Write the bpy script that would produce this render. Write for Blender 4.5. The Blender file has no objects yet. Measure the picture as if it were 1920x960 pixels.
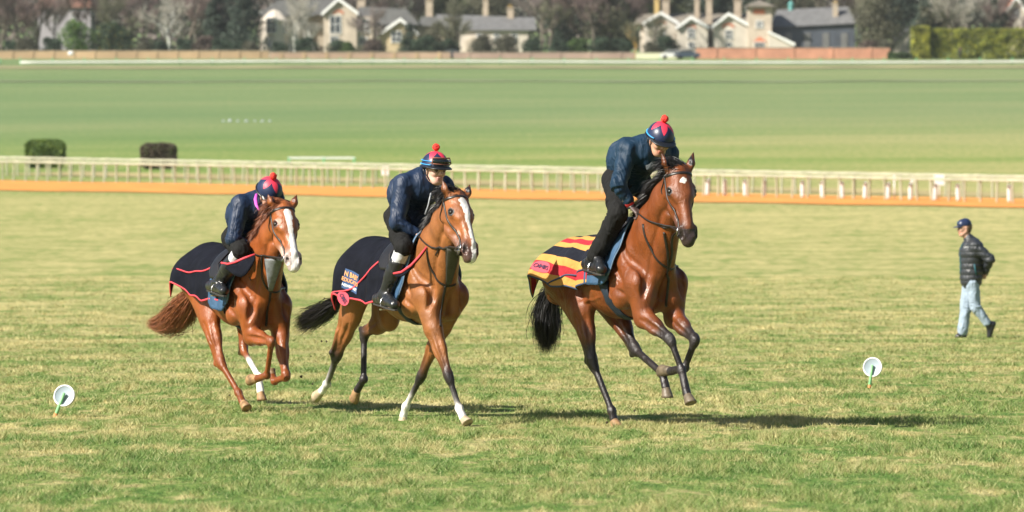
import bpy, bmesh, math, random
import numpy as np
from mathutils import Vector, Matrix, noise as mnoise

random.seed(7); RNG = np.random.default_rng(11)
PI = math.pi
SC = bpy.context.scene
COL = SC.collection

# ------------------------------------------------------------------ camera
F_PX = 9134.0                    # focal length in photo pixels (1920 wide)
CAM_Z = 1.575
HORIZON = 435.0
PITCH = math.atan((480.0 - HORIZON) / F_PX)
cam_data = bpy.data.cameras.new('camera')
cam = bpy.data.objects.new('camera', cam_data); COL.objects.link(cam)
cam.location = (0, 0, CAM_Z); cam.rotation_euler = (PI / 2 - PITCH, 0, 0)
cam_data.sensor_width = 36.0; cam_data.lens = 36.0 * F_PX / 1920.0
cam_data.clip_start = 0.5; cam_data.clip_end = 6000
cam_data.dof.use_dof = True; cam_data.dof.focus_distance = 39.6; cam_data.dof.aperture_fstop = 4.6
SC.camera = cam

# ------------------------------------------------------------------ light
SUN_AZ = np.array([-0.84, -0.54]); SUN_AZ /= np.linalg.norm(SUN_AZ)   # ground direction towards the sun
SUN_EL = math.radians(36)
to_sun = Vector((SUN_AZ[0] * math.cos(SUN_EL), SUN_AZ[1] * math.cos(SUN_EL), math.sin(SUN_EL)))
world = bpy.data.worlds.new('World'); SC.world = world; world.use_nodes = True
wn = world.node_tree.nodes; wl = world.node_tree.links
sky = wn.new('ShaderNodeTexSky'); sky.sky_type = 'NISHITA'; sky.sun_disc = False
sky.sun_elevation = SUN_EL; sky.sun_rotation = math.atan2(SUN_AZ[0], SUN_AZ[1])
sky.air_density = 1.2; sky.dust_density = 1.5
wl.new(sky.outputs[0], wn['Background'].inputs[0]); wn['Background'].inputs[1].default_value = 0.055
sd = bpy.data.lights.new('sun', 'SUN'); sd.energy = 5.0; sd.angle = math.radians(0.5); sd.color = (1.0, 0.94, 0.84)
sun = bpy.data.objects.new('sun', sd); COL.objects.link(sun)
sun.rotation_euler = to_sun.to_track_quat('Z', 'Y').to_euler(); sun.location = (-20, -20, 30)
SC.view_settings.view_transform = 'Standard'; SC.view_settings.look = 'None'
SC.view_settings.exposure = 0.94; SC.view_settings.gamma = 1.0; SC.view_settings.use_curve_mapping = False
SC.cycles.use_denoising = True
SC.cycles.max_bounces = 5; SC.cycles.diffuse_bounces = 3; SC.cycles.glossy_bounces = 2
SC.cycles.transparent_max_bounces = 6; SC.cycles.caustics_reflective = False; SC.cycles.caustics_refractive = False

# ------------------------------------------------------------------ view geometry
CP, SP = math.cos(PITCH), math.sin(PITCH)
def ray(u, v):
    a = (u - 960.0) / F_PX; b = (480.0 - v) / F_PX
    return np.array([a, CP + SP * b, -SP + CP * b])
def at(u, v, d):
    """world point seen at photo pixel (u, v), at forward distance d (metres along +Y)"""
    r = ray(u, v); return np.array([0, 0, CAM_Z]) + r * (d / r[1])
def proj(P):
    P = np.asarray(P, float); x, y, z = P[..., 0], P[..., 1], P[..., 2] - CAM_Z
    fy = y * CP - z * SP; fz = y * SP + z * CP
    return np.stack([960 + F_PX * x / fy, 480 - F_PX * fz / fy], -1)

# ------------------------------------------------------------------ terrain
def v_fence(u): return 338.0 + (382.0 - 338.0) * u / 1920.0     # how high the slope has climbed where the fence stands
FA = np.array([-29.0, 275.0]); FB = np.array([23.6, 225.0])      # fence line on the ground
FD = (FB - FA) / np.linalg.norm(FB - FA)
def fence_dist(t):                                              # t = x / y ; distance of the fence along that bearing
    # (FA + s FD).x = t (FA + s FD).y
    t = np.clip(t, -.13, .13)
    s = (t * FA[1] - FA[0]) / (FD[0] - t * FD[1])
    return FA[1] + s * FD[1]
def terrain(x, y):
    x = np.asarray(x, float); y = np.asarray(y, float)
    x, y = np.broadcast_arrays(x, y)
    t = np.clip(x / np.maximum(y, 20.0), -.13, .13)
    df = fence_dist(t); u = 960 + t * F_PX
    vf = v_fence(u)
    zf = CAM_Z + (HORIZON - vf) / F_PX * df
    def zat(d, v): return CAM_Z + (HORIZON - v) / F_PX * d
    ctrl_d = [np.full_like(t, 70.0), 70 + (df - 70) * .45, df, df + 95, np.full_like(t, 560.0), np.full_like(t, 850.0), np.full_like(t, 1500.0), np.full_like(t, 4000.0)]
    z6 = zat(560, 122); z7 = zat(850, 107.)
    ctrl_z = [np.zeros_like(t), zf * .22, zf, zat(df + 95, 435 - (435 - vf) * 1.0 - (vf - 122) * .36), z6 + t * 0, z7 + t * 0, z7 + 34 + t * 0, z7 + 90 + t * 0]
    D = np.stack(ctrl_d); Z = np.stack(ctrl_z)
    h = D[1:] - D[:-1]; s = (Z[1:] - Z[:-1]) / h
    m = np.zeros_like(D)
    m[1:-1] = np.where(s[1:] * s[:-1] > 0, 2 * s[1:] * s[:-1] / (s[1:] + s[:-1] + 1e-9), 0)
    m[-1] = s[-1]; m[0] = 0
    out = np.zeros_like(t)
    for i in range(len(h)):
        q = np.clip((y - D[i]) / h[i], 0, 1)
        val = (2*q**3 - 3*q**2 + 1) * Z[i] + (q**3 - 2*q**2 + q) * h[i] * m[i] + (-2*q**3 + 3*q**2) * Z[i+1] + (q**3 - q**2) * h[i] * m[i+1]
        out = np.where((y >= D[i]), val, out)
    return out
def ground_hit(u, v, lo=20, hi=1400):
    """distance where the bearing of pixel (u, v) meets the ground"""
    r = ray(u, v); ds = np.linspace(lo, hi, 6000)
    P = np.array([0, 0, CAM_Z]) + r * (ds / r[1])[:, None]
    g = terrain(P[:, 0], P[:, 1]); i = np.argmax(P[:, 2] <= g)
    return P[i]
def gpt(x, y): return np.array([x, y, float(terrain(x, y))])

# ------------------------------------------------------------------ object helpers
def tag(o, label=None, cat=None, group=None, kind=None):
    if label: o['label'] = label
    if cat: o['category'] = cat
    if group: o['group'] = group
    if kind: o['kind'] = kind
    return o
def empty(name, loc=(0, 0, 0), rz=0.0, label=None, cat=None, group=None):
    o = bpy.data.objects.new(name, None); COL.objects.link(o); o.location = loc; o.rotation_euler = (0, 0, rz)
    o.empty_display_size = .2
    return tag(o, label, cat, group)
def mesh_obj(name, V, Fc, mat, parent=None, smooth=True, colors=None, uvs=None, mat_idx=None):
    me = bpy.data.meshes.new(name)
    V = np.asarray(V, np.float32)
    if isinstance(Fc, np.ndarray):
        n, k = Fc.shape
        me.vertices.add(len(V)); me.vertices.foreach_set('co', V.ravel())
        me.loops.add(n * k); me.loops.foreach_set('vertex_index', Fc.astype(np.int32).ravel())
        me.polygons.add(n); me.polygons.foreach_set('loop_start', np.arange(0, n * k, k, dtype=np.int32))
        me.update(calc_edges=True)
    else:
        me.from_pydata(V.tolist(), [], [list(f) for f in Fc])
    if smooth: me.polygons.foreach_set('use_smooth', np.ones(len(me.polygons), bool))
    if colors is not None:
        ca = me.color_attributes.new('Col', 'FLOAT_COLOR', 'POINT')
        c4 = np.ones((len(V), 4), np.float32); c4[:, :3] = colors
        ca.data.foreach_set('color', c4.ravel())
    if uvs is not None:
        ul = me.uv_layers.new(name='UVMap'); li = np.empty(len(me.loops), np.int32)
        me.loops.foreach_get('vertex_index', li)
        ul.data.foreach_set('uv', np.asarray(uvs, np.float32)[li].ravel())
    if isinstance(mat, (list, tuple)):
        for m in mat: me.materials.append(m)
        if mat_idx is not None: me.polygons.foreach_set('material_index', np.asarray(mat_idx, np.int32))
    elif mat is not None: me.materials.append(mat)
    me.validate()
    o = bpy.data.objects.new(name, me); COL.objects.link(o)
    if parent is not None: o.parent = parent
    return o
def copy_tree(o, parent=None):
    c = o.copy(); COL.objects.link(c)
    if parent is not None: c.parent = parent
    for ch in list(o.children): copy_tree(ch, c)
    return c

class MB:
    """collects shapes into one mesh"""
    def __init__(s): s.v = []; s.f = []; s.m = []; s.n = 0; s.uv = []
    def add(s, V, Fc, mi=0):
        V = np.asarray(V, float); s.v.append(V); s.f += [[i + s.n for i in f] for f in Fc]; s.m += [mi] * len(Fc); s.n += len(V)
    def box(s, c, d, rz=0, mi=0, M=None):
        c = np.array(c, float); d = np.array(d, float) / 2
        P = np.array([[x, y, z] for x in (-1, 1) for y in (-1, 1) for z in (-1, 1)], float) * d
        if rz: P = P @ np.array([[math.cos(rz), math.sin(rz), 0], [-math.sin(rz), math.cos(rz), 0], [0, 0, 1]])
        if M is not None: P = P @ np.asarray(M).T
        s.add(P + c, [[0, 1, 3, 2], [4, 6, 7, 5], [0, 4, 5, 1], [2, 3, 7, 6], [0, 2, 6, 4], [1, 5, 7, 3]], mi)
    def tube(s, pts, r, n=8, mi=0, flat=1.0, up=(0, 0, 1), caps=True):
        pts = np.asarray(pts, float); r = np.broadcast_to(np.asarray(r, float), (len(pts),))
        T = np.gradient(pts, axis=0); T /= np.linalg.norm(T, axis=1)[:, None] + 1e-9
        upv = np.asarray(up, float)
        V = []
        for i in range(len(pts)):
            if upv.ndim == 2: uu = upv[i]
            else: uu = upv
            a = np.cross(T[i], uu)
            if np.linalg.norm(a) < 1e-3: a = np.cross(T[i], [1, 0.1, 0])
            a /= np.linalg.norm(a); b = np.cross(a, T[i])
            for k in range(n):
                th = 2 * PI * (k + .5) / n
                V.append(pts[i] + a * math.cos(th) * r[i] + b * math.sin(th) * r[i] * flat)
        Fc = [[i * n + k, i * n + (k + 1) % n, (i + 1) * n + (k + 1) % n, (i + 1) * n + k] for i in range(len(pts) - 1) for k in range(n)]
        if caps: Fc += [list(range(n))[::-1], [(len(pts) - 1) * n + k for k in range(n)]]
        s.add(V, Fc, mi)
    def lathe(s, prof, c=(0, 0, 0), n=16, mi=0, M=None, sx=1, sy=1):
        V = []
        for (r, z) in prof:
            for k in range(n):
                th = 2 * PI * k / n; V.append([r * math.cos(th) * sx, r * math.sin(th) * sy, z])
        V = np.array(V)
        if M is not None: V = V @ np.asarray(M).T
        m = len(prof)
        Fc = [[i * n + k, i * n + (k + 1) % n, (i + 1) * n + (k + 1) % n, (i + 1) * n + k] for i in range(m - 1) for k in range(n)]
        Fc += [list(range(n))[::-1], [(m - 1) * n + k for k in range(n)]]
        s.add(V + np.asarray(c, float), Fc, mi)
    def prism(s, poly, y0, y1, mi=0):
        """poly in (x, z), extruded along y"""
        n = len(poly); V = [[p[0], y0, p[1]] for p in poly] + [[p[0], y1, p[1]] for p in poly]
        Fc = [list(range(n)), list(range(n, 2 * n))[::-1]] + [[k, k + n, (k + 1) % n + n, (k + 1) % n] for k in range(n)]
        s.add(V, Fc, mi)
    def ball(s, c, r, mi=0, n=12, sc=(1, 1, 1), M=None):
        prof = [(max(1e-4, math.sin(PI * i / n)) , -math.cos(PI * i / n)) for i in range(n + 1)]
        V = []; k2 = 2 * n
        for (a, z) in prof:
            for k in range(k2):
                th = 2 * PI * k / k2; V.append([a * math.cos(th) * sc[0] * r, a * math.sin(th) * sc[1] * r, z * sc[2] * r])
        V = np.array(V)
        if M is not None: V = V @ np.asarray(M).T
        Fc = [[i * k2 + k, i * k2 + (k + 1) % k2, (i + 1) * k2 + (k + 1) % k2, (i + 1) * k2 + k] for i in range(n) for k in range(k2)]
        s.add(V + np.asarray(c, float), Fc, mi)
    def build(s, name, mat, parent=None, smooth=False):
        V = np.concatenate(s.v) if s.v else np.zeros((0, 3))
        o = mesh_obj(name, V, s.f, mat, parent, smooth, mat_idx=s.m if isinstance(mat, (list, tuple)) else None)
        return o

# ------------------------------------------------------------------ materials
def new_mat(name):
    m = bpy.data.materials.new(name); m.use_nodes = True
    nt = m.node_tree; b = nt.nodes['Principled BSDF']; return m, nt.nodes, nt.links, b
def mat_plain(name, col, rough=.6, var=.12, scale=8.0, bump=0.0, bscale=60.0, metal=0.0, sheen=0.0, spec=.5, coat=0.0, coord='Object', noise_stretch=None, bdist=.01):
    """a base colour with soft procedural variation and an optional bump"""
    m, N, L, b = new_mat(name)
    tc = N.new('ShaderNodeTexCoord'); mp = N.new('ShaderNodeMapping'); L.new(tc.outputs[coord], mp.inputs[0])
    if noise_stretch: mp.inputs['Scale'].default_value = noise_stretch
    nz = N.new('ShaderNodeTexNoise'); nz.inputs['Scale'].default_value = scale; nz.inputs['Detail'].default_value = 5
    L.new(mp.outputs[0], nz.inputs['Vector'])
    mx = N.new('ShaderNodeMix'); mx.data_type = 'RGBA'
    c = np.array(col[:3])
    mx.inputs['A'].default_value = (*np.clip(c * (1 - var), 0, 1), 1); mx.inputs['B'].default_value = (*np.clip(c * (1 + var), 0, 1), 1)
    rm = N.new('ShaderNodeMapRange'); rm.inputs[1].default_value = .3; rm.inputs[2].default_value = .7
    L.new(nz.outputs['Fac'], rm.inputs[0]); L.new(rm.outputs[0], mx.inputs['Factor'])
    L.new(mx.outputs['Result'], b.inputs['Base Color'])
    b.inputs['Roughness'].default_value = rough; b.inputs['Metallic'].default_value = metal
    b.inputs['Specular IOR Level'].default_value = spec
    if sheen: b.inputs['Sheen Weight'].default_value = sheen
    if coat: b.inputs['Coat Weight'].default_value = coat; b.inputs['Coat Roughness'].default_value = .15
    if bump:
        nb = N.new('ShaderNodeTexNoise'); nb.inputs['Scale'].default_value = bscale; nb.inputs['Detail'].default_value = 4
        L.new(mp.outputs[0], nb.inputs['Vector'])
        bp = N.new('ShaderNodeBump'); bp.inputs['Strength'].default_value = bump; bp.inputs['Distance'].default_value = bdist
        L.new(nb.outputs['Fac'], bp.inputs['Height']); L.new(bp.outputs[0], b.inputs['Normal'])
    return m
# ------------------------------------------------------------------ implicit bodies (smoothly blended tapered limbs, meshed once)
class Body:
    def __init__(s): s.p = []
    def cap(s, a, b, ra, rb, k=.03, sc=None, axis=None, col=None, colb=None, op='+', cw=1.0):
        """tapered capsule a->b; along unit vector `axis` its thickness is scaled by sc"""
        s.p.append(dict(a=np.asarray(a, float), b=np.asarray(b, float), ra=ra, rb=rb, k=k, sc=sc, ax=None if axis is None else np.asarray(axis, float) / np.linalg.norm(axis),
                        col=col, colb=col if colb is None else colb, op=op, cw=cw))
    def ball(s, c, r, k=.03, sc=None, axis=None, col=None, op='+', cw=1.0):
        s.cap(c, np.asarray(c, float) + [0, 0, 1e-4], r, r, k, sc, axis, col, None, op, cw)
    @staticmethod
    def dist(p, P):
        a, b = p['a'], p['b']; q = P - a; ba = b - a
        if p['sc'] is not None:
            ax = p['ax']; f = 1 / p['sc'] - 1
            q = q + (q @ ax)[..., None] * ax * f; ba = ba + (ba @ ax) * ax * f
        t = np.clip((q @ ba) / (ba @ ba + 1e-12), 0, 1)
        d = np.sqrt(((q - t[..., None] * ba) ** 2).sum(-1)) - (p['ra'] + (p['rb'] - p['ra']) * t)
        if p['sc'] is not None and p['sc'] < 1: d = d * (0.5 + 0.5 * p['sc'])
        return d, t
    def grid(s, h, pad=.05):
        lo = np.min([np.minimum(p['a'], p['b']) - max(p['ra'], p['rb']) * max(1, p['sc'] or 1) for p in s.p if p['op'] == '+'], 0) - pad
        hi = np.max([np.maximum(p['a'], p['b']) + max(p['ra'], p['rb']) * max(1, p['sc'] or 1) for p in s.p if p['op'] == '+'], 0) + pad
        n = np.ceil((hi - lo) / h).astype(int) + 1
        G = np.full(n, .12, np.float32)
        for p in s.p:
            r = max(p['ra'], p['rb']) * max(1, p['sc'] or 1) + .13
            i0 = np.maximum(np.floor((np.minimum(p['a'], p['b']) - r - lo) / h).astype(int), 0)
            i1 = np.minimum(np.ceil((np.maximum(p['a'], p['b']) + r - lo) / h).astype(int) + 1, n)
            if np.any(i1 <= i0): continue
            X = [lo[j] + h * np.arange(i0[j], i1[j], dtype=np.float32) for j in range(3)]
            P = np.stack(np.meshgrid(*X, indexing='ij'), -1).astype(np.float32)
            d, _ = s.dist(p, P)
            sl = tuple(slice(i0[j], i1[j]) for j in range(3)); g = G[sl]; k = max(p['k'], 1e-4)
            if p['op'] == '+':
                hh = np.maximum(k - np.abs(g - d), 0) / k; G[sl] = np.minimum(g, d) - hh * hh * k * .25
            else:
                d = -d; hh = np.maximum(k - np.abs(g - d), 0) / k; G[sl] = np.maximum(g, d) + hh * hh * k * .25
        s.G, s.lo, s.h, s.n = G, lo, h, n
        return s
    def relief(s, pts, r, depth, k=.03, r1=None):
        """press a groove (depth > 0) or raise a ridge (depth < 0) along a line laid on the surface"""
        pts = np.asarray(pts, float); d = np.r_[0, np.cumsum(np.linalg.norm(np.diff(pts, axis=0), axis=1))]; n = max(4, int(d[-1] / .02)); t = np.linspace(0, d[-1], n)
        P = np.stack([np.interp(t, d, pts[:, j]) for j in range(3)], 1); P = s.snap(P, 0, 8)
        for _ in range(3): P[1:-1] = (P[:-2] + 2 * P[1:-1] + P[2:]) / 4
        Nn = s.normal(P, .02); fade = np.sin(np.linspace(.35, PI - .35, n)) ** .7; rr = np.full(n, r)
        C = P + Nn * (rr - depth * fade)[:, None] if depth > 0 else P + Nn * (-rr - depth * fade)[:, None]
        for i in range(n - 1):
            p = dict(a=C[i], b=C[i + 1], ra=r, rb=r, k=k, sc=None, ax=None)
            lo_ = np.minimum(C[i], C[i + 1]) - r - .04; hi_ = np.maximum(C[i], C[i + 1]) + r + .04
            i0 = np.maximum(np.floor((lo_ - s.lo) / s.h).astype(int), 0); i1 = np.minimum(np.ceil((hi_ - s.lo) / s.h).astype(int) + 1, s.n)
            if np.any(i1 <= i0): continue
            X = [s.lo[j] + s.h * np.arange(i0[j], i1[j], dtype=np.float32) for j in range(3)]; Q = np.stack(np.meshgrid(*X, indexing='ij'), -1); dd, _ = s.dist(p, Q); sl = tuple(slice(i0[j], i1[j]) for j in range(3)); g = s.G[sl]
            if depth > 0: s.G[sl] = np.maximum(g, -dd) + 0 * g if k < 1e-3 else np.where(-dd > g - k, np.maximum(g, -dd) + np.maximum(k - np.abs(g + dd), 0) ** 2 / k * .06, g)
            else: s.G[sl] = np.minimum(g, dd)
    def sample(s, P):
        P = np.asarray(P, float); q = (P - s.lo) / s.h
        q = np.clip(q, 0, s.n - 1.001); i = q.astype(int); f = q - i; r = 0
        for dx in (0, 1):
            for dy in (0, 1):
                for dz in (0, 1):
                    w = (f[..., 0] if dx else 1 - f[..., 0]) * (f[..., 1] if dy else 1 - f[..., 1]) * (f[..., 2] if dz else 1 - f[..., 2])
                    r = r + w * s.G[i[..., 0] + dx, i[..., 1] + dy, i[..., 2] + dz]
        return r
    def normal(s, P, e=None):
        e = e or s.h * 1.5; g = []
        for j in range(3):
            o = np.zeros(3); o[j] = e; g.append(s.sample(P + o) - s.sample(P - o))
        g = np.stack(g, -1); return g / (np.linalg.norm(g, axis=-1, keepdims=True) + 1e-9)
    def snap(s, P, off=0.0, it=6):
        P = np.array(P, float)
        for _ in range(it):
            d = s.sample(P) - off; P = P - s.normal(P) * np.clip(d, -.05, .05)[..., None]
        return P
    def mesh(s, smooth=1):
        G = s.G; h = s.h; ins = G < 0
        nx, ny, nz = G.shape
        # cells with a sign change
        c = np.zeros((nx - 1, ny - 1, nz - 1), np.int8)
        for dx in (0, 1):
            for dy in (0, 1):
                for dz in (0, 1):
                    c += ins[dx:nx - 1 + dx, dy:ny - 1 + dy, dz:nz - 1 + dz]
        act = (c > 0) & (c < 8); ci = np.argwhere(act)
        idx = np.full(act.shape, -1, np.int32); idx[act] = np.arange(len(ci))
        corners = np.array([[x, y, z] for x in (0, 1) for y in (0, 1) for z in (0, 1)])
        acc = np.zeros((len(ci), 3)); cnt = np.zeros(len(ci))
        vals = np.stack([G[tuple((ci + k).T)] for k in corners], 1).astype(float)
        for a in range(8):
            for b in range(a + 1, 8):
                if np.abs(corners[a] - corners[b]).sum() != 1: continue
                va, vb = vals[:, a], vals[:, b]; m = (va < 0) != (vb < 0)
                t = np.where(m, va / np.where(m, va - vb, 1), 0)
                acc += np.where(m[:, None], corners[a] + t[:, None] * (corners[b] - corners[a]), 0); cnt += m
        V = (ci + acc / cnt[:, None]) * h + s.lo
        Fs = []
        for ax in range(3):
            A = [slice(None)] * 3; B = [slice(None)] * 3
            A[ax] = slice(0, -1); B[ax] = slice(1, None)
            e = ins[tuple(A)] != ins[tuple(B)]; ei = np.argwhere(e)
            o1, o2 = (ax + 1) % 3, (ax + 2) % 3
            ok = (ei[:, o1] > 0) & (ei[:, o2] > 0) & (ei[:, o1] < G.shape[o1] - 1) & (ei[:, o2] < G.shape[o2] - 1)
            ei = ei[ok]
            def cell(d1, d2):
                q = ei.copy(); q[:, o1] -= d1; q[:, o2] -= d2; return idx[tuple(q.T)]
            quad = np.stack([cell(1, 1), cell(0, 1), cell(0, 0), cell(1, 0)], 1)
            flip = ~ins[tuple(ei.T)]
            quad[flip] = quad[flip][:, ::-1]; Fs.append(quad)
        Fc = np.concatenate(Fs); Fc = Fc[(Fc >= 0).all(1)]
        if smooth:
            E = np.concatenate([Fc[:, [0, 1]], Fc[:, [1, 2]], Fc[:, [2, 3]], Fc[:, [3, 0]]]); E = np.concatenate([E, E[:, ::-1]])
            deg = np.bincount(E[:, 0], minlength=len(V)).astype(float) + 1e-9
            for _ in range(smooth):
                for lam in (.5, -.5):
                    S = np.stack([np.bincount(E[:, 0], weights=V[E[:, 1], j], minlength=len(V)) for j in range(3)], 1) / deg[:, None]
                    V = V + lam * (S - V)
        return V, Fc
    def colours(s, V, base, sig=.012):
        W = np.full(len(V), 1e-6); C = np.tile(np.asarray(base, float), (len(V), 1)) * 1e-6
        for p in s.p:
            if p['op'] != '+': continue
            lo = np.minimum(p['a'], p['b']) - max(p['ra'], p['rb']) * max(1, p['sc'] or 1) - .08
            hi = np.maximum(p['a'], p['b']) + max(p['ra'], p['rb']) * max(1, p['sc'] or 1) + .08
            m = np.where(((V > lo) & (V < hi)).all(1))[0]
            if not len(m): continue
            d, t = s.dist(p, V[m]); w = np.exp(-np.maximum(d + .0, 0) / sig) * p['cw']
            ca = np.asarray(p['col'] if p['col'] is not None else base, float); cb = np.asarray(p['colb'] if p['colb'] is not None else base, float)
            C[m] += w[:, None] * (ca + (cb - ca) * t[:, None]); W[m] += w
        return C / W[:, None]
# ------------------------------------------------------------------ horses
def unit(v): v = np.asarray(v, float); return v / (np.linalg.norm(v) + 1e-12)
def ik(a, b, l1, l2, hint):
    """middle joint between a and b for bone lengths l1, l2, bending towards hint"""
    a = np.asarray(a, float); b = np.asarray(b, float); d = b - a; L = np.linalg.norm(d); u = d / L
    if L >= (l1 + l2) * .995:
        m = a + u * L * l1 / (l1 + l2); h = .02
    else:
        x = (l1 * l1 - l2 * l2 + L * L) / (2 * L); h = math.sqrt(max(l1 * l1 - x * x, 0)); m = a + u * x
    p = np.asarray(hint, float) - u * np.dot(hint, u)
    return m + unit(p) * h

class Frame:
    """local frame of a horse (x forward, y left, z up) standing on the ground under its withers"""
    def __init__(s, wu, wv, D, heading_deg):
        s.W = at(wu, wv, D); a = math.radians(heading_deg)
        s.x = np.array([math.sin(a), -math.cos(a), 0]); s.y = np.array([math.cos(a), math.sin(a), 0]); s.z = np.array([0, 0, 1.])
        s.O = np.array([s.W[0], s.W[1], float(terrain(s.W[0], s.W[1]))]); s.yaw = math.atan2(s.x[1], s.x[0])
    def loc(s, P): q = np.asarray(P, float) - s.O; return np.array([q @ s.x, q @ s.y, q @ s.z])
    def dirl(s, d): d = np.asarray(d, float); return np.array([d @ s.x, d @ s.y, d @ s.z])
    def world(s, p): p = np.asarray(p, float); return s.O + p[..., :1] * s.x + p[..., 1:2] * s.y + p[..., 2:3] * s.z
    def px(s, u, v, y):
        """where the line of sight of photo pixel (u, v) meets the plane at lateral offset y"""
        r = ray(u, v); C = np.array([0, 0, CAM_Z]); t = (y + (s.O - C) @ s.y) / (r @ s.y)
        return s.loc(C + r * t)

def strap_on(mb, body, pts, w=.012, th=.004, off=.004, n=28, snap=True, mi=0, closed=False):
    """a flat strap laid through pts, pressed on the body surface"""
    pts = np.asarray(pts, float)
    d = np.r_[0, np.cumsum(np.linalg.norm(np.diff(pts, axis=0), axis=1))]; t = np.linspace(0, d[-1], n)
    P = np.stack([np.interp(t, d, pts[:, j]) for j in range(3)], 1)
    for _ in range(3): P[1:-1] = (P[:-2] + P[1:-1] * 2 + P[2:]) / 4
    if snap: P = body.snap(P, off)
    Nn = body.normal(P)
    if snap:
        for _ in range(2): P[1:-1] = (P[:-2] + P[1:-1] * 2 + P[2:]) / 4
    mb.tube(P, w, n=8, flat=th / w, up=Nn, mi=mi)
    return P

def hair_strips(name, roots, dirs, length, width, mat, parent, droop=1.0, seg=6, jitter=.25, seed=1, curl=.0, drift=(0, 0, 0)):
    """many thin tapered ribbons, one mesh"""
    rg = np.random.default_rng(seed); n = len(roots); V = []; Fc = []
    roots = np.asarray(roots, float); dirs = np.asarray(dirs, float); length = np.broadcast_to(length, (n,))
    d = dirs + rg.normal(0, jitter, (n, 3)); d /= np.linalg.norm(d, axis=1)[:, None]
    side = np.cross(d, rg.normal(0, 1, (n, 3))); side /= np.linalg.norm(side, axis=1)[:, None]
    L = length * rg.uniform(.7, 1.1, n); P = roots.copy(); pts = [P.copy()]
    drift = np.asarray(drift, float)
    wob = rg.normal(0, 1, (n, 3)) * curl
    for k in range(seg):
        d = d + np.array([0, 0, -1.0]) * droop / seg + drift / seg + wob * math.sin(k * 1.3) / seg; d /= np.linalg.norm(d, axis=1)[:, None]
        P = P + d * (L / seg)[:, None]; pts.append(P.copy())
    pts = np.stack(pts, 1)                         # n, seg+1, 3
    w = width * np.array([.8, 1, 1, .9, .75, .5, .12])[np.linspace(0, 6, seg + 1).astype(int)]
    A = pts - side[:, None] * w[None, :, None]; B = pts + side[:, None] * w[None, :, None]
    V = np.stack([A, B], 2).reshape(-1, 3); m = seg + 1
    base = (np.arange(n) * m * 2)[:, None]; k = np.arange(seg)[None]
    q = np.stack([base + 2 * k, base + 2 * k + 1, base + 2 * k + 3, base + 2 * k + 2], -1).reshape(-1, 4)
    return mesh_obj(name, V, q, mat, parent)

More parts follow.
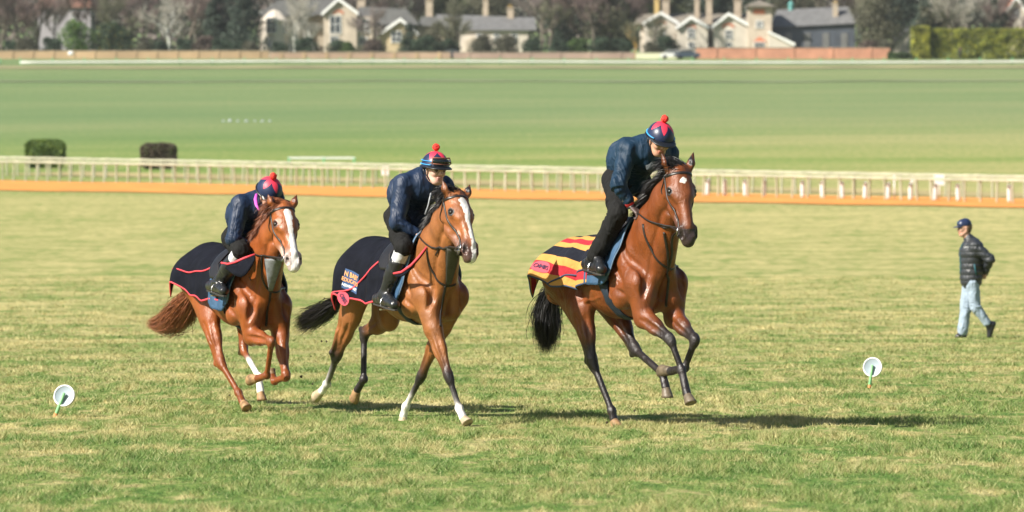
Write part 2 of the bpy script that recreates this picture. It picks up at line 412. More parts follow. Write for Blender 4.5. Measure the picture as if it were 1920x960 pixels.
def coat_mat(name, rough=.41, gloss=.5):
    m, N, L, b = new_mat(name)
    ca = N.new('ShaderNodeVertexColor'); ca.layer_name = 'Col'
    tc = N.new('ShaderNodeTexCoord')
    nz = N.new('ShaderNodeTexNoise'); nz.inputs['Scale'].default_value = 9; nz.inputs['Detail'].default_value = 6
    L.new(tc.outputs['Object'], nz.inputs['Vector'])
    hs = N.new('ShaderNodeHueSaturation'); rm = N.new('ShaderNodeMapRange')
    rm.inputs[1].default_value = .3; rm.inputs[2].default_value = .7; rm.inputs[3].default_value = .78; rm.inputs[4].default_value = 1.2
    L.new(nz.outputs['Fac'], rm.inputs[0]); L.new(rm.outputs[0], hs.inputs['Value']); L.new(ca.outputs['Color'], hs.inputs['Color'])
    L.new(hs.outputs[0], b.inputs['Base Color'])
    b.inputs['Roughness'].default_value = rough; b.inputs['Specular IOR Level'].default_value = gloss
    b.inputs['Anisotropic'].default_value = 0.0
    # sinew, veins and short hair
    mp = N.new('ShaderNodeMapping'); mp.inputs['Scale'].default_value = (1, 1, .45); L.new(tc.outputs['Object'], mp.inputs[0])
    n1 = N.new('ShaderNodeTexNoise'); n1.inputs['Scale'].default_value = 8; n1.inputs['Detail'].default_value = 3; n1.inputs['Distortion'].default_value = .3
    L.new(mp.outputs[0], n1.inputs['Vector'])
    n2 = N.new('ShaderNodeTexNoise'); n2.inputs['Scale'].default_value = 160; n2.inputs['Detail'].default_value = 2
    L.new(mp.outputs[0], n2.inputs['Vector'])
    b1 = N.new('ShaderNodeBump'); b1.inputs['Strength'].default_value = .7; b1.inputs['Distance'].default_value = .035
    b2 = N.new('ShaderNodeBump'); b2.inputs['Strength'].default_value = .6; b2.inputs['Distance'].default_value = .004
    L.new(n1.outputs['Fac'], b1.inputs['Height']); L.new(n2.outputs['Fac'], b2.inputs['Height']); L.new(b1.outputs[0], b2.inputs['Normal'])
    vo = N.new('ShaderNodeTexVoronoi'); vo.feature = 'DISTANCE_TO_EDGE'; vo.inputs['Scale'].default_value = 6.5
    nd = N.new('ShaderNodeTexNoise'); nd.inputs['Scale'].default_value = 5; L.new(tc.outputs['Object'], nd.inputs['Vector']); vm = N.new('ShaderNodeVectorMath'); vm.operation = 'MULTIPLY_ADD'; vm.inputs[1].default_value = (.35, .35, .35); L.new(nd.outputs['Color'], vm.inputs[0]); L.new(mp.outputs[0], vm.inputs[2]); L.new(vm.outputs[0], vo.inputs['Vector'])
    vr = N.new('ShaderNodeMapRange'); vr.inputs[1].default_value = 0; vr.inputs[2].default_value = .045; vr.inputs[3].default_value = 1; vr.inputs[4].default_value = 0; L.new(vo.outputs['Distance'], vr.inputs[0])
    b3 = N.new('ShaderNodeBump'); b3.inputs['Strength'].default_value = .32; b3.inputs['Distance'].default_value = .004; L.new(vr.outputs[0], b3.inputs['Height']); L.new(b2.outputs[0], b3.inputs['Normal'])
    nr = N.new('ShaderNodeTexNoise'); nr.inputs['Scale'].default_value = 5; nr.inputs['Detail'].default_value = 5; L.new(tc.outputs['Object'], nr.inputs['Vector']); rr_ = N.new('ShaderNodeMapRange'); rr_.inputs[1].default_value = .35; rr_.inputs[2].default_value = .65; rr_.inputs[3].default_value = rough - .10; rr_.inputs[4].default_value = rough + .14; L.new(nr.outputs['Fac'], rr_.inputs[0]); L.new(rr_.outputs[0], b.inputs['Roughness'])
    L.new(b3.outputs[0], b.inputs['Normal'])
    return m

M_COAT = coat_mat('horse_coat')
M_EYE = mat_plain('eye_dark', (.010, .007, .005), .28, 0, spec=.4)
M_LEATHER = mat_plain('dark_leather', (.018, .013, .011), .42, .3, 20, bump=.2, bscale=120, bdist=.002)
M_LEATHERBR = mat_plain('brown_leather', (.14, .06, .03), .45, .3, 20, bump=.2, bscale=120, bdist=.002)
M_STEEL = mat_plain('bit_steel', (.55, .55, .55), .25, .1, metal=1)
M_HAIRBLK = mat_plain('black_horsehair', (.010, .009, .010), .45, .4, 30)
M_HAIRCH = mat_plain('chestnut_horsehair', (.20, .065, .025), .5, .4, 30)

def build_horse(S):
    fr = Frame(*S['withers'], S['heading']); k_ = S['scale']; wl_ = fr.loc(fr.W)
    pit = math.radians(S['pitch']); cp, sp = math.cos(pit), math.sin(pit)
    def T(x, y, z):
        q = np.array([x, y, z - 1.55]) * k_
        return wl_ + np.array([q[0] * cp - q[2] * sp, y * k_ * S.get('wide', 1), q[0] * sp + q[2] * cp])
    base, pts, dark, white = map(np.array, (S['coat'], S['points'], S['dark'], (.78, .74, .70)))
    belly = np.clip(base * 1.25, 0, 1)
    b = Body(); Y = np.array([0, 1., 0])
    r_ = lambda v: v * k_
    # barrel, back, croup
    b.cap(T(.10, 0, 1.16), T(-.30, 0, 1.16), r_(.30), r_(.325), .05, .80, Y, base)
    b.cap(T(-.30, 0, 1.16), T(-.68, 0, 1.20), r_(.325), r_(.25), .05, .86, Y, base, belly)
    b.cap(T(.02, 0, 1.42), T(-.12, 0, 1.44), r_(.10), r_(.11), .08, .55, Y, base)
    b.cap(T(-.12, 0, 1.36), T(-.75, 0, 1.34), r_(.13), r_(.16), .08, None, None, base)
    b.cap(T(-.72, 0, 1.30), T(-1.02, 0, 1.31), r_(.19), r_(.21), .08, None, None, base)
    b.cap(T(-1.02, 0, 1.33), T(-1.22, 0, 1.27), r_(.17), r_(.10), .08, None, None, base)
    for sg in (-1, 1):
        b.cap(T(-.66, sg * .16, 1.30), T(-1.0, sg * .15, 1.24), r_(.10), r_(.18), .07, None, None, base)      # point of hip to haunch
        b.cap(T(-1.0, sg * .14, 1.20), T(-1.20, sg * .10, 1.12), r_(.18), r_(.12), .07, None, None, base)      # buttock
        b.cap(T(.05, sg * .12, 1.36), T(.30, sg * .165, 1.08), r_(.10), r_(.11), .03, .8, Y, base)             # shoulder blade
        b.cap(T(.30, sg * .16, 1.06), T(.08, sg * .185, .97), r_(.11), r_(.105), .022, .85, Y, base)              # upper arm muscle
        b.cap(T(.35, sg * .095, 1.10), T(.33, sg * .10, .95), r_(.10), r_(.095), .02, .92, Y, base)            # breast
    b.cap(T(.24, 0, 1.16), T(.24, 0, .98), r_(.18), r_(.11), .05, .95, Y, base)
    b.cap(T(.22, 0, .93), T(-.15, 0, .93), r_(.10), r_(.10), .08, None, None, base, belly)
    # legs
    J = {}; hooves = []; LEGS = {}
    # four limbs: bones from solved joints
    for key in ('RH', 'LH', 'RF', 'LF'):
        L = S[key]; sg = -1 if key[0] == 'R' else 1; hind = key[1] == 'H'
        mid, fet, cor, sol = [fr.px(*q) for q in L['pts']]
        wl = L.get('white', 0)
        cA = base if not S['blacklegs'] else base
        cK = pts if S['blacklegs'] else base * .85      # colour at the knee or hock
        cC = pts if S['blacklegs'] else base * .75
        cF = white if wl > 0 else cC
        if hind:
            hip = T(-.98, sg * .14, 1.22); sti = ik(hip, mid, r_(.42), r_(.45), (1, sg * .15, .1))
            b.cap(hip, sti, r_(.175), r_(.115), .07, .72, Y, base)
            b.cap(hip + [-.12 * k_, 0, -.03], sti + (mid - sti) * .35 + [-.03, 0, 0], r_(.13), r_(.085), .06, .75, Y, base)
            b.cap(sti, sti + (mid - sti) * .5, r_(.098), r_(.072), .04, .8, Y, base, base)
            b.cap(sti + (mid - sti) * .42, mid, r_(.072), r_(.042), .04, .85, Y, base + (cK - base) * S.get('high', 0), cK)
            cdir = unit(fet - mid); tdir = unit(mid - sti); back = unit(-(cdir - tdir * 1.0) + np.array([-.35, 0, .0]))
            back = unit(back - cdir * (back @ cdir))
            poh = mid + back * r_(.062) - cdir * r_(.045)
            b.cap(poh, mid + cdir * r_(.05) + back * .015, r_(.021), r_(.026), .025, None, None, cK)
            b.cap(sti + (mid - sti) * .42 + back * r_(.05), poh, r_(.035), r_(.013), .03, None, None, base, cK)
            b.cap(mid - tdir * r_(.03), mid + cdir * r_(.05), r_(.046), r_(.038), .03, .85, Y, cK)
            rc0, rc1, rf = .029, .026, .037; LEGS[key] = (sti, mid, fet, True)
        else:
            sh = T(.31, sg * .17, 1.06); elb = ik(sh, mid, r_(.27), r_(.43), (-1, 0, -.2))
            b.cap(sh, elb, r_(.11), r_(.092), .05, .85, Y, base)
            b.cap(elb, elb + (mid - elb) * .45, r_(.088), r_(.066), .03, .8, Y, base, base)
            b.cap(elb + (mid - elb) * .4, mid, r_(.064), r_(.038), .03, .9, Y, base + (cK - base) * S.get('high', 0), cK)
            u_ = unit(mid - elb); fw = unit(np.array([1, 0, .0]) - u_ * u_[0])
            b.cap(elb + u_ * .03 + fw * .035, elb + (mid - elb) * .55 + fw * .012, r_(.055), r_(.036), .02, None, None, base)
            b.ball(elb - fw * r_(.045) - u_ * .02, r_(.04), .03, None, None, base)
            cdir = unit(fet - mid); back = unit(np.array([-1., 0, .0]) - cdir * -cdir[0])
            if abs(u_ @ cdir) < .8: back = unit(u_ - cdir * (u_ @ cdir)) * -1
            b.cap(mid - u_ * r_(.03), mid + cdir * r_(.03), r_(.045), r_(.038), .02, .95, Y, cK)
            rc0, rc1, rf = .028, .025, .035; LEGS[key] = (elb, mid, fet, False)
        J[key] = (mid, fet, cor, sol)
        cc = fet - mid; tB = 1 - wl if wl else 1
        if wl >= .2:
            s_ = mid + cc * (1 - wl)
            b.cap(mid, s_, r_(rc0), r_(rc1), .02, None, None, cK, cC); b.cap(s_, fet, r_(rc1), r_(rc1), .01, None, None, white, white, cw=1.5)
        else:
            b.cap(mid, fet, r_(rc0), r_(rc1), .02, None, None, cK, cC)
        bk = back if back @ np.array([-1, 0, 0]) > -.5 else back
        b.cap(mid + cdir * .05 + bk * r_(.022), fet + bk * r_(.016), r_(.014), r_(.015), .012, None, None, cK, cF)
        b.ball(fet, r_(rf), .02, None, None, cF)
        b.cap(fet, cor + (sol - cor) * .2, r_(.029), r_(.035), .02, None, None, cF if wl or not S['blacklegs'] else cC, white if wl else cC)
        ax = unit(sol - cor)
        hooves.append((cor, sol, ax, L.get('hoof', 'dark')))
    # head frame
    H = S['head']; pu, pv, mu, mv, dz = H['poll'][0], H['poll'][1], H['lip'][0], H['lip'][1], H['fwd']
    Dp = H['D']; Pp = at(pu, pv, Dp); Pm = at(mu, mv, Dp - dz)
    poll = fr.loc(Pp); lip = fr.loc(Pm); hl = np.linalg.norm(lip - poll); A = unit(lip - poll)
    ps = math.radians(H['yaw']); hd = fr.dirl(np.array([math.sin(ps), -math.cos(ps), 0.0]))
    Fn = unit(hd - A * (hd @ A)); Rr = np.cross(A, Fn)     # image-left side of the head = the horse's right
    if (Rr @ fr.dirl(np.array([-1., 0, 0]))) < 0: Rr = -Rr
    q = hl / .56
    def Hd(a, f, r): return poll + (A * (a - .03) + Fn * f + Rr * r * 1.14) * q
    hr = lambda v: v * q * 1.06
    face = np.array(S.get('face', base)); muz = np.array(S['muzzle'])
    b.cap(Hd(.02, -.075, 0), Hd(.19, -.085, 0), hr(.084), hr(.094), .04, 1.0, Rr, face)
    b.cap(Hd(.17, -.065, 0), Hd(.47, -.060, 0), hr(.080), hr(.050), .04, .80, Rr, face, face)
    b.cap(Hd(.10, -.02, 0), Hd(.24, -.022, 0), hr(.035), hr(.04), .05, 1.5, Rr, face)
    b.cap(Hd(.24, -.030, 0), Hd(.47, -.034, 0), hr(.036), hr(.030), .03, 1.0, Rr, face)
    for sg in (-1, 1):
        b.cap(Hd(.155, -.045, sg * .068), Hd(.20, -.050, sg * .074), hr(.032), hr(.026), .02, None, None, face)   # brow
        b.cap(Hd(.13, -.15, sg * .045), Hd(.24, -.155, sg * .042), hr(.075), hr(.070), .03, .45, Rr, face)         # cheek
        b.cap(Hd(.22, -.10, sg * .060), Hd(.36, -.075, sg * .046), hr(.014), hr(.009), .025, None, None, face)      # facial crest
        b.cap(Hd(.24, -.19, sg * .026), Hd(.49, -.125, sg * .020), hr(.034), hr(.024), .04, None, None, face, muz)
        b.cap(Hd(.475, -.048, sg * .038), Hd(.535, -.060, sg * .040), hr(.028), hr(.030), .02, None, None, muz)      # nostril rim
        # ears
        e0 = Hd(.015, -.045, sg * .062); e1 = Hd(-.165 * H.get('ear', 1), .0 + H.get('earf', 0), sg * .108)
        em = e0 + (e1 - e0) * .45 + (Rr * sg * .008)
        b.cap(e0, em, hr(.034), hr(.036), .02, .75, Rr, face * .8)
        b.cap(em, e1, hr(.036), hr(.006), .008, .75, Rr, face * .7, face * .25)
    b.cap(Hd(.45, -.075, 0), Hd(.545, -.085, 0), hr(.053), hr(.049), .03, .9, Rr, muz)
    b.ball(Hd(.575, -.085, 0), hr(.038), .02, 1.15, Rr, muz * .8)
    b.cap(Hd(.50, -.125, 0), Hd(.555, -.128, 0), hr(.030), hr(.026), .015, 1.1, Rr, muz * .8)
    for sg in (-1, 1):
        b.cap(Hd(.505, -.020, sg * .062), Hd(.548, -.052, sg * .052), hr(.020), hr(.017), .008, None, None, op='-')
        b.cap(Hd(.515, -.118, sg * .046), Hd(.60, -.112, sg * .02), hr(.004), hr(.004), .01, None, None, op='-')
        b.cap(Hd(-.02, .005, sg * .066), Hd(-.12 * H.get('ear', 1), .035 + H.get('earf', 0), sg * .088), hr(.014), hr(.006), .01, None, None, op='-')
        b.ball(Hd(.182, -.034, sg * .094), hr(.017), .010, None, None, op='-')
    for sg in (-1, 1):
        b.cap(T(.02, sg * .155, 1.34), T(.24, sg * .215, 1.12), r_(.035), r_(.03), .05, None, None, base)          # scapular spine
        b.cap(T(.10, sg * .18, 1.20), T(-.02, sg * .215, 1.02), r_(.07), r_(.075), .03, .6, Y, base)                # triceps
        b.cap(T(-.62, sg * .20, 1.36), T(-.60, sg * .215, 1.30), r_(.045), r_(.04), .06, None, None, base)          # point of hip
        b.cap(T(-.02, sg * .10, 1.40), T(.20, sg * .13, 1.30), r_(.06), r_(.07), .04, None, None, base)
    # neck
    nb = T(.10, 0, 1.24); nt = Hd(.06, -.10, 0)
    Y2 = unit(Y * .5 + (-Rr) * .5)
    n1 = nb + (nt - nb) * .36 + np.array([0, 0, .03]) ; n2 = nb + (nt - nb) * .70 + np.array([0, 0, .025])
    b.cap(nb, n1, r_(.27), r_(.215), .06, .70, Y, base)
    b.cap(n1, n2, r_(.215), r_(.165), .06, .66, Y, base)
    b.cap(n2, nt, r_(.165), r_(.115), .05, .74, Y2, base, face)
    # windpipe and breast line
    b.cap(T(.30, 0, 1.12), n2 + [.05, 0, -.07], r_(.10), r_(.07), .05, .9, Y, base)
    b.cap(T(.33, 0, 1.13), n2 + [.10, 0, -.09], r_(.145), r_(.085), .05, .85, Y, base)
    b.grid(S.get('vox', .0085))
    for sg in (-1, 1):
        G_ = lambda pts, r, dp: b.relief([T(x, sg * y, z) for x, y, z in pts], r_(r), r_(dp) * 1.55)
        G_([(.06, .13, 1.44), (.20, .17, 1.28), (.34, .17, 1.14), (.42, .15, 1.02)], .035, .016)
        G_([(-.10, .25, 1.26), (-.09, .25, 1.12), (-.03, .24, .98), (.04, .2, .90)], .035, .016)
        G_([(-.04, .17, 1.34), (.06, .22, 1.20), (.20, .24, 1.06)], .03, .013)
        G_([(.44, .16, 1.14), (.43, .17, 1.04), (.38, .17, .95)], .03, .016)
        G_([(-.66, .22, 1.30), (-.64, .25, 1.16), (-.60, .22, 1.02)], .04, .016)
        G_([(-.86, .25, 1.34), (-.92, .27, 1.18), (-.86, .26, 1.04)], .04, .010)
        G_([(-1.12, .20, 1.30), (-1.14, .22, 1.14), (-1.08, .20, 1.00)], .03, .014)
        G_([(.12, .25, 1.02), (.24, .26, .98)], .02, .010)
        G_([(-.2, .27, .98), (-.38, .28, .95), (-.55, .25, .98)], .02, -.005)
        pn = [Hd(.16, -.21, sg * .05), n2 + np.array([.09, sg * .07, -.06]), n1 + np.array([.16, sg * .10, -.10]), T(.40, sg * .10, 1.14)]
        b.relief(pn, .028, .012); b.relief([Hd(.27, -.045, sg * .075), Hd(.42, -.06, sg * .06)], .022, .010)
        b.relief([Hd(.235, -.05, sg * .08), Hd(.33, -.10, sg * .06)], .022, .011); b.relief([Hd(.15, -.21, sg * .06), Hd(.27, -.13, sg * .07)], .018, .010); b.relief([Hd(.44, -.03, sg * .05), Hd(.47, -.09, sg * .06)], .018, .008)
        for x0, x1, y0, z0, z1 in ((.05, .16, .245, 1.14, .98), (.18, .26, .24, 1.2, 1.06)): b.relief([T(x0, sg * y0, z0), T(x1, sg * y0, z1)], .006, -.0035)
    b.relief([T(.48, 0, 1.16), T(.46, 0, 1.04), T(.40, 0, .92)], .03, .022)
    for key, L_ in LEGS.items():
        a_, m_, e_, hind_ = L_; sg = -1 if key[0] == 'R' else 1; u_ = unit(m_ - a_)
        for lat, fw_ in ((sg * .06, .01), (sg * .02, .06), (-sg * .06, .02)):
            b.relief([a_ + u_ * .05 + [fw_, lat, 0], a_ + (m_ - a_) * .5 + [fw_ * .8, lat * .8, 0], a_ + (m_ - a_) * .85 + [fw_ * .5, lat * .6, 0]], .018, .011)
        cd_ = unit(e_ - m_); b.relief([m_ + cd_ * .05 + [-.01, sg * .03, 0], e_ - cd_ * .04 + [-.01, sg * .03, 0]], .008, .004)
    V, Fc = b.mesh(2)
    C = b.colours(V, base)
    # coat markings
    rel = (V - poll) / q; ha, hf, hrr = rel @ A + .03, rel @ Fn, rel @ Rr / 1.14
    def mark(mask, col, soft=1.0): C[mask] = np.asarray(col)
    nz = np.array([mnoise.noise(Vector(v) * 26.0) for v in V * 1.0]) if True else 0
    headm = (ha > -.02) & (ha < .7) & (np.abs(hrr) < .2) & (hf > -.3)
    if S['blaze'] == 'star':
        mark(headm & (hf > -.04) & (np.abs(ha - .125) / .040 + np.abs(hrr + (ha - .125) * .25) / .024 + nz * 1.3 < 1), white)
        mark(headm & (ha > .5), np.array(S['muzzle']))
    else:
        w0, w1 = S['blaze']
        cx = S.get('blazecx', 0)
        hw = np.interp(ha, [.06, .10, .16, .24, .34, .44, .52, .60], [w0 * .2, w0 * .85, w0, w0 * .65, w1 * .9, w1, w1 * 1.3, w1 * 1.3])
        mark(headm & (hf > -.115) & (ha > .06) & (ha < .62) & (np.abs(hrr - cx * (ha - .3)) < hw + nz * .008), white)
    # nostrils are dark inside
    for sg in (-1, 1):
        dn = np.linalg.norm(np.stack([(ha - .525) * .7, (hf + .038), hrr - sg * .056], 1), axis=1); mark(dn < .0165, (.012, .006, .006)); mark((dn >= .0165) & (dn < .027) & headm, np.array(S['muzzle']) * .55)
        de = np.linalg.norm(np.stack([(ha - .182) * .8, hf + .038, hrr - sg * .086], 1), axis=1); mark(de < .029, np.array(dark) * .6)
        # inside of the ears
        dd = np.abs(hrr - sg * .08) < .012; mark((ha < -.01) & (ha > -.13) & dd & (hf > -.02), np.array(dark))
    # chestnut / bay darker crest and belly shading of the coat itself
    root = empty('horse', fr.O, fr.yaw, S['label'], 'horse', 'racehorses galloping on the heath')
    body = mesh_obj('body', V, Fc, M_COAT, root, colors=C)
    # eyes
    for sg in (-1, 1):
        e = MB(); e.ball(Hd(.182, -.040, sg * .080), hr(.0205), n=12); e.build('eye', M_EYE, root, True)
    # hooves
    for cor, sol, ax, kind in hooves:
        fwv = np.array([-ax[2], 0, ax[0]]); fwv = unit(fwv - ax * (fwv @ ax)); sd_ = np.cross(ax, fwv)
        Mx = np.stack([fwv, sd_, ax], 1); hL = np.linalg.norm(sol - cor)
        cor = cor + (sol - cor) * .30; hL = np.linalg.norm(sol - cor); h = MB(); prof = [(.028, -.012), (.034, 0), (.038, hL * .3), (.044, hL * .75), (.048, hL), (.040, hL + .003)]
        prof = [(a_ * k_, z_) for a_, z_ in prof]
        h.lathe(prof, cor, 18, M=Mx, sx=1.12, sy=1.0)
        v_ = h.v[-1]; rl = (v_ - cor) @ Mx; ext = rl[:, 0] * .28 * np.clip(rl[:, 2] / hL, 0, 1)   # toe longer than heel
        h.v[-1] = v_ + fwv * (np.clip(rl[:, 2] / hL, 0, 1) * .016)[:, None] + ax * ext[:, None] * .5
        h.build('hoof', MHOOF[kind], root, True)
    # mane from the crest
    rg = np.random.default_rng(S['seed'])
    n = 4200; t = rg.uniform(0, 1, n); crest0 = Hd(-.01, -.13, 0); cpts = np.array([T(-.02, 0, 1.53), n1 + [-.06, 0, .15 * k_], n2 + [-.07, 0, .10 * k_], Hd(.0, -.10, 0)])
    tt = np.linspace(0, 1, 4); roots = np.stack([np.interp(t, tt, cpts[:, j]) for j in range(3)], 1) + rg.normal(0, .008, (n, 3))
    roots = b.snap(roots, 0.0); Md = np.array(S['mane_dir'])
    hair_strips('mane', roots, np.tile(Md, (n, 1)), S['mane_len'] * (0.65 + .35 * np.sin(t * PI)), .0022, S['hair'], root, droop=S.get('mane_droop', 1.3), jitter=.16, seed=S['seed'], curl=.35, drift=S.get('mane_drift', (-.4, 0, 0)))
    n = 900; roots = Hd(-.01, -.05, 0) + rg.normal(0, 1, (n, 3)) * np.abs(Rr) * .022 + rg.normal(0, .016, (n, 3)); roots = b.snap(roots, 0)
    hair_strips('forelock', roots, np.tile(unit(-A * .10 + np.array(S['fore_dir'])), (n, 1)), S.get('fore_len', .13), .0022, S['hair'], root, droop=1.3, jitter=.2, seed=S['seed'] + 3, curl=.3)
    # tail: strands follow a curved centre line and fan out
    tp = np.array([fr.px(u, v, y) for (u, v, y) in S['tail']]); tr = np.array(S['tail_r']); n = S.get('tail_n', 4500); seg = 12
    s_ = np.linspace(0, len(tp) - 1, seg + 1); ii = np.arange(len(tp)); Cn = np.stack([np.interp(s_, ii, tp[:, j]) for j in range(3)], 1)
    for _ in range(2): Cn[1:-1] = (Cn[:-2] + 2 * Cn[1:-1] + Cn[2:]) / 4
    Rn = np.interp(s_, ii, tr); o3 = rg.normal(0, .5, (n, 3)); end = rg.uniform(.45, 1.0, n) ** .6
    wv = rg.uniform(0, 6.28, (n, 1)); fr3 = rg.normal(0, .25, (n, 3))
    P = np.stack([np.stack([np.interp(end * k / seg * seg, np.arange(seg + 1), Cn[:, j]) for j in range(3)], 1) + (o3 + fr3 * np.sin(wv + k * .6)) * np.interp(end * k, np.arange(seg + 1), Rn)[:, None] for k in range(seg + 1)], 1)
    sdv = np.cross(P[:, -1] - P[:, 0], rg.normal(0, 1, (n, 3))); sdv /= np.linalg.norm(sdv, axis=1)[:, None]
    w = .0022 * np.interp(np.arange(seg + 1), [0, 2, 8, seg], [.8, 1, .8, .1])
    VV = np.stack([P - sdv[:, None] * w[None, :, None], P + sdv[:, None] * w[None, :, None]], 2).reshape(-1, 3)
    base_i = (np.arange(n) * (seg + 1) * 2)[:, None]; kk = np.arange(seg)[None]
    qd = np.stack([base_i + 2 * kk, base_i + 2 * kk + 1, base_i + 2 * kk + 3, base_i + 2 * kk + 2], -1).reshape(-1, 4)
    mesh_obj('tail', VV, qd, S['hair'], root)
    info = dict(fr=fr, T=T, Hd=Hd, body=b, k=k_, root=root, A=A, Fn=Fn, Rr=Rr, q=q, J=J, nb=nb, n1=n1, n2=n2, S=S)
    return info

MHOOF = {'dark': mat_plain('hoof_grey', (.12, .092, .06), .5, .35, 25, bump=.3), 'pale': mat_plain('hoof_horn', (.27, .16, .075), .6, .5, 25, bump=.3),
         'cream': mat_plain('hoof_cream', (.40, .32, .21), .5, .3, 25, bump=.3)}

BAY = (.165, .043, .0095); BAY2 = (.245, .090, .027); CHE = (.235, .062, .014); BLK = (.018, .014, .014)
SPEC_R = dict(withers=(1192, 424, 39.3), heading=26.6, scale=1.0, pitch=5, coat=BAY, points=BLK, dark=BLK, muzzle=(.035, .022, .02), blacklegs=True,
    high=.92, label='dark bay horse at the right, star on its forehead, wearing the striped rug', seed=5, blaze='star', face=(.16, .043, .010),
    RH=dict(pts=[(1111, 680, -.13), (1147, 770, -.07), (1150, 783, -.065), (1156, 803, -.06)], hoof='pale'),
    LH=dict(pts=[(1191, 655, .13), (1242, 700, .09), (1248, 721, .085), (1250, 746, .085)], hoof='dark'),
    RF=dict(pts=[(1257, 636, -.11), (1278, 694, -.06), (1287, 735, -.055), (1294, 758, -.055)], hoof='dark'),
    LF=dict(pts=[(1304, 637, .13), (1284, 690, .09), (1262, 697, .085), (1240, 692, .08)], hoof='dark'),
    head=dict(poll=(1276, 320), lip=(1297, 448), ear=.72, fwd=.25, D=38.35, yaw=16),
    hair=M_HAIRBLK, mane_dir=(-.55, -.55, .35), mane_len=.17, mane_drift=(-.5, 0, 0), fore_dir=(-.5, -.75, .45), fore_len=.17,
    tail=[(1046, 538, 0), (1030, 552, 0), (1024, 590, 0), (1026, 622, 0), (1022, 656, 0)], tail_r=[.03, .055, .08, .085, .06])
SPEC_M = dict(withers=(798, 448, 40.2), heading=27, scale=.955, wide=.9, pitch=-1, coat=BAY2, points=BLK, dark=BLK, muzzle=(.10, .055, .045), blacklegs=True,
    label='light bay horse in the middle with white blaze and feet under a navy rug', seed=6, blaze=(.031, .015), blazecx=-.03, face=(.25, .082, .023),
    RH=dict(pts=[(632, 668, -.13), (613, 720, -.09), (607, 731, -.09), (592, 741, -.09)], hoof='cream', white=.12),
    LH=dict(pts=[(683, 624, .14), (682, 711, .10), (672, 727, .10), (663, 746, .10)], hoof='pale', white=0),
    RF=dict(pts=[(842, 708, -.07), (861, 766, -.03), (867, 781, -.02), (876, 796, -.015)], hoof='cream', white=.12),
    LF=dict(pts=[(789, 708, .10), (761, 762, .06), (757, 776, .055), (754, 795, .05)], hoof='cream', white=.35),
    head=dict(poll=(862, 366), lip=(893, 475), ear=.55, fwd=.33, D=39.25, yaw=32),
    hair=M_HAIRBLK, mane_dir=(-.35, -.65, .0), mane_len=.13, mane_drift=(-.4, -.2, 0), fore_dir=(-.3, -.8, .3), fore_len=.15,
    tail=[(632, 566, 0), (618, 578, 0), (602, 588, 0), (584, 596, 0), (560, 612, 0)], tail_r=[.025, .045, .055, .065, .075])
SPEC_L = dict(withers=(474, 470, 42.6), heading=24.5, scale=.95, pitch=-4, coat=CHE, points=CHE, dark=(.10, .03, .015), muzzle=(.45, .36, .33), blacklegs=False,
    label='chestnut horse at the left with a broad white blaze and reddish tail', seed=8, blaze=(.028, .022), blazecx=0, face=(.28, .080, .018),
    RH=dict(pts=[(414, 680, -.13), (447, 736, -.07), (453, 750, -.065), (462, 768, -.06)], hoof='pale'),
    LH=dict(pts=[(456, 655, .13), (485, 706, .09), (488, 730, .09), (490, 751, .09)], hoof='pale', white=.6),
    RF=dict(pts=[(509, 640, -.10), (500, 704, -.07), (487, 710, -.065), (469, 709, -.06)], hoof='pale'),
    LF=dict(pts=[(537, 707, .12), (515, 715, .10), (511, 707, .10), (508, 692, .10)], hoof='pale'),
    head=dict(poll=(534, 387), lip=(557, 494), ear=.52, fwd=.31, D=41.65, yaw=22),
    hair=M_HAIRCH, mane_dir=(-.3, -.7, -.1), mane_len=.16, mane_drift=(-.3, -.3, 0), fore_dir=(-.3, -.9, .0), fore_len=.18,
    tail=[(368, 545, 0), (350, 575, 0), (330, 600, 0), (308, 609, 0), (278, 607, 0)], tail_r=[.035, .08, .095, .07, .035])
HR = build_horse(SPEC_R); HM = build_horse(SPEC_M); HL = build_horse(SPEC_L)
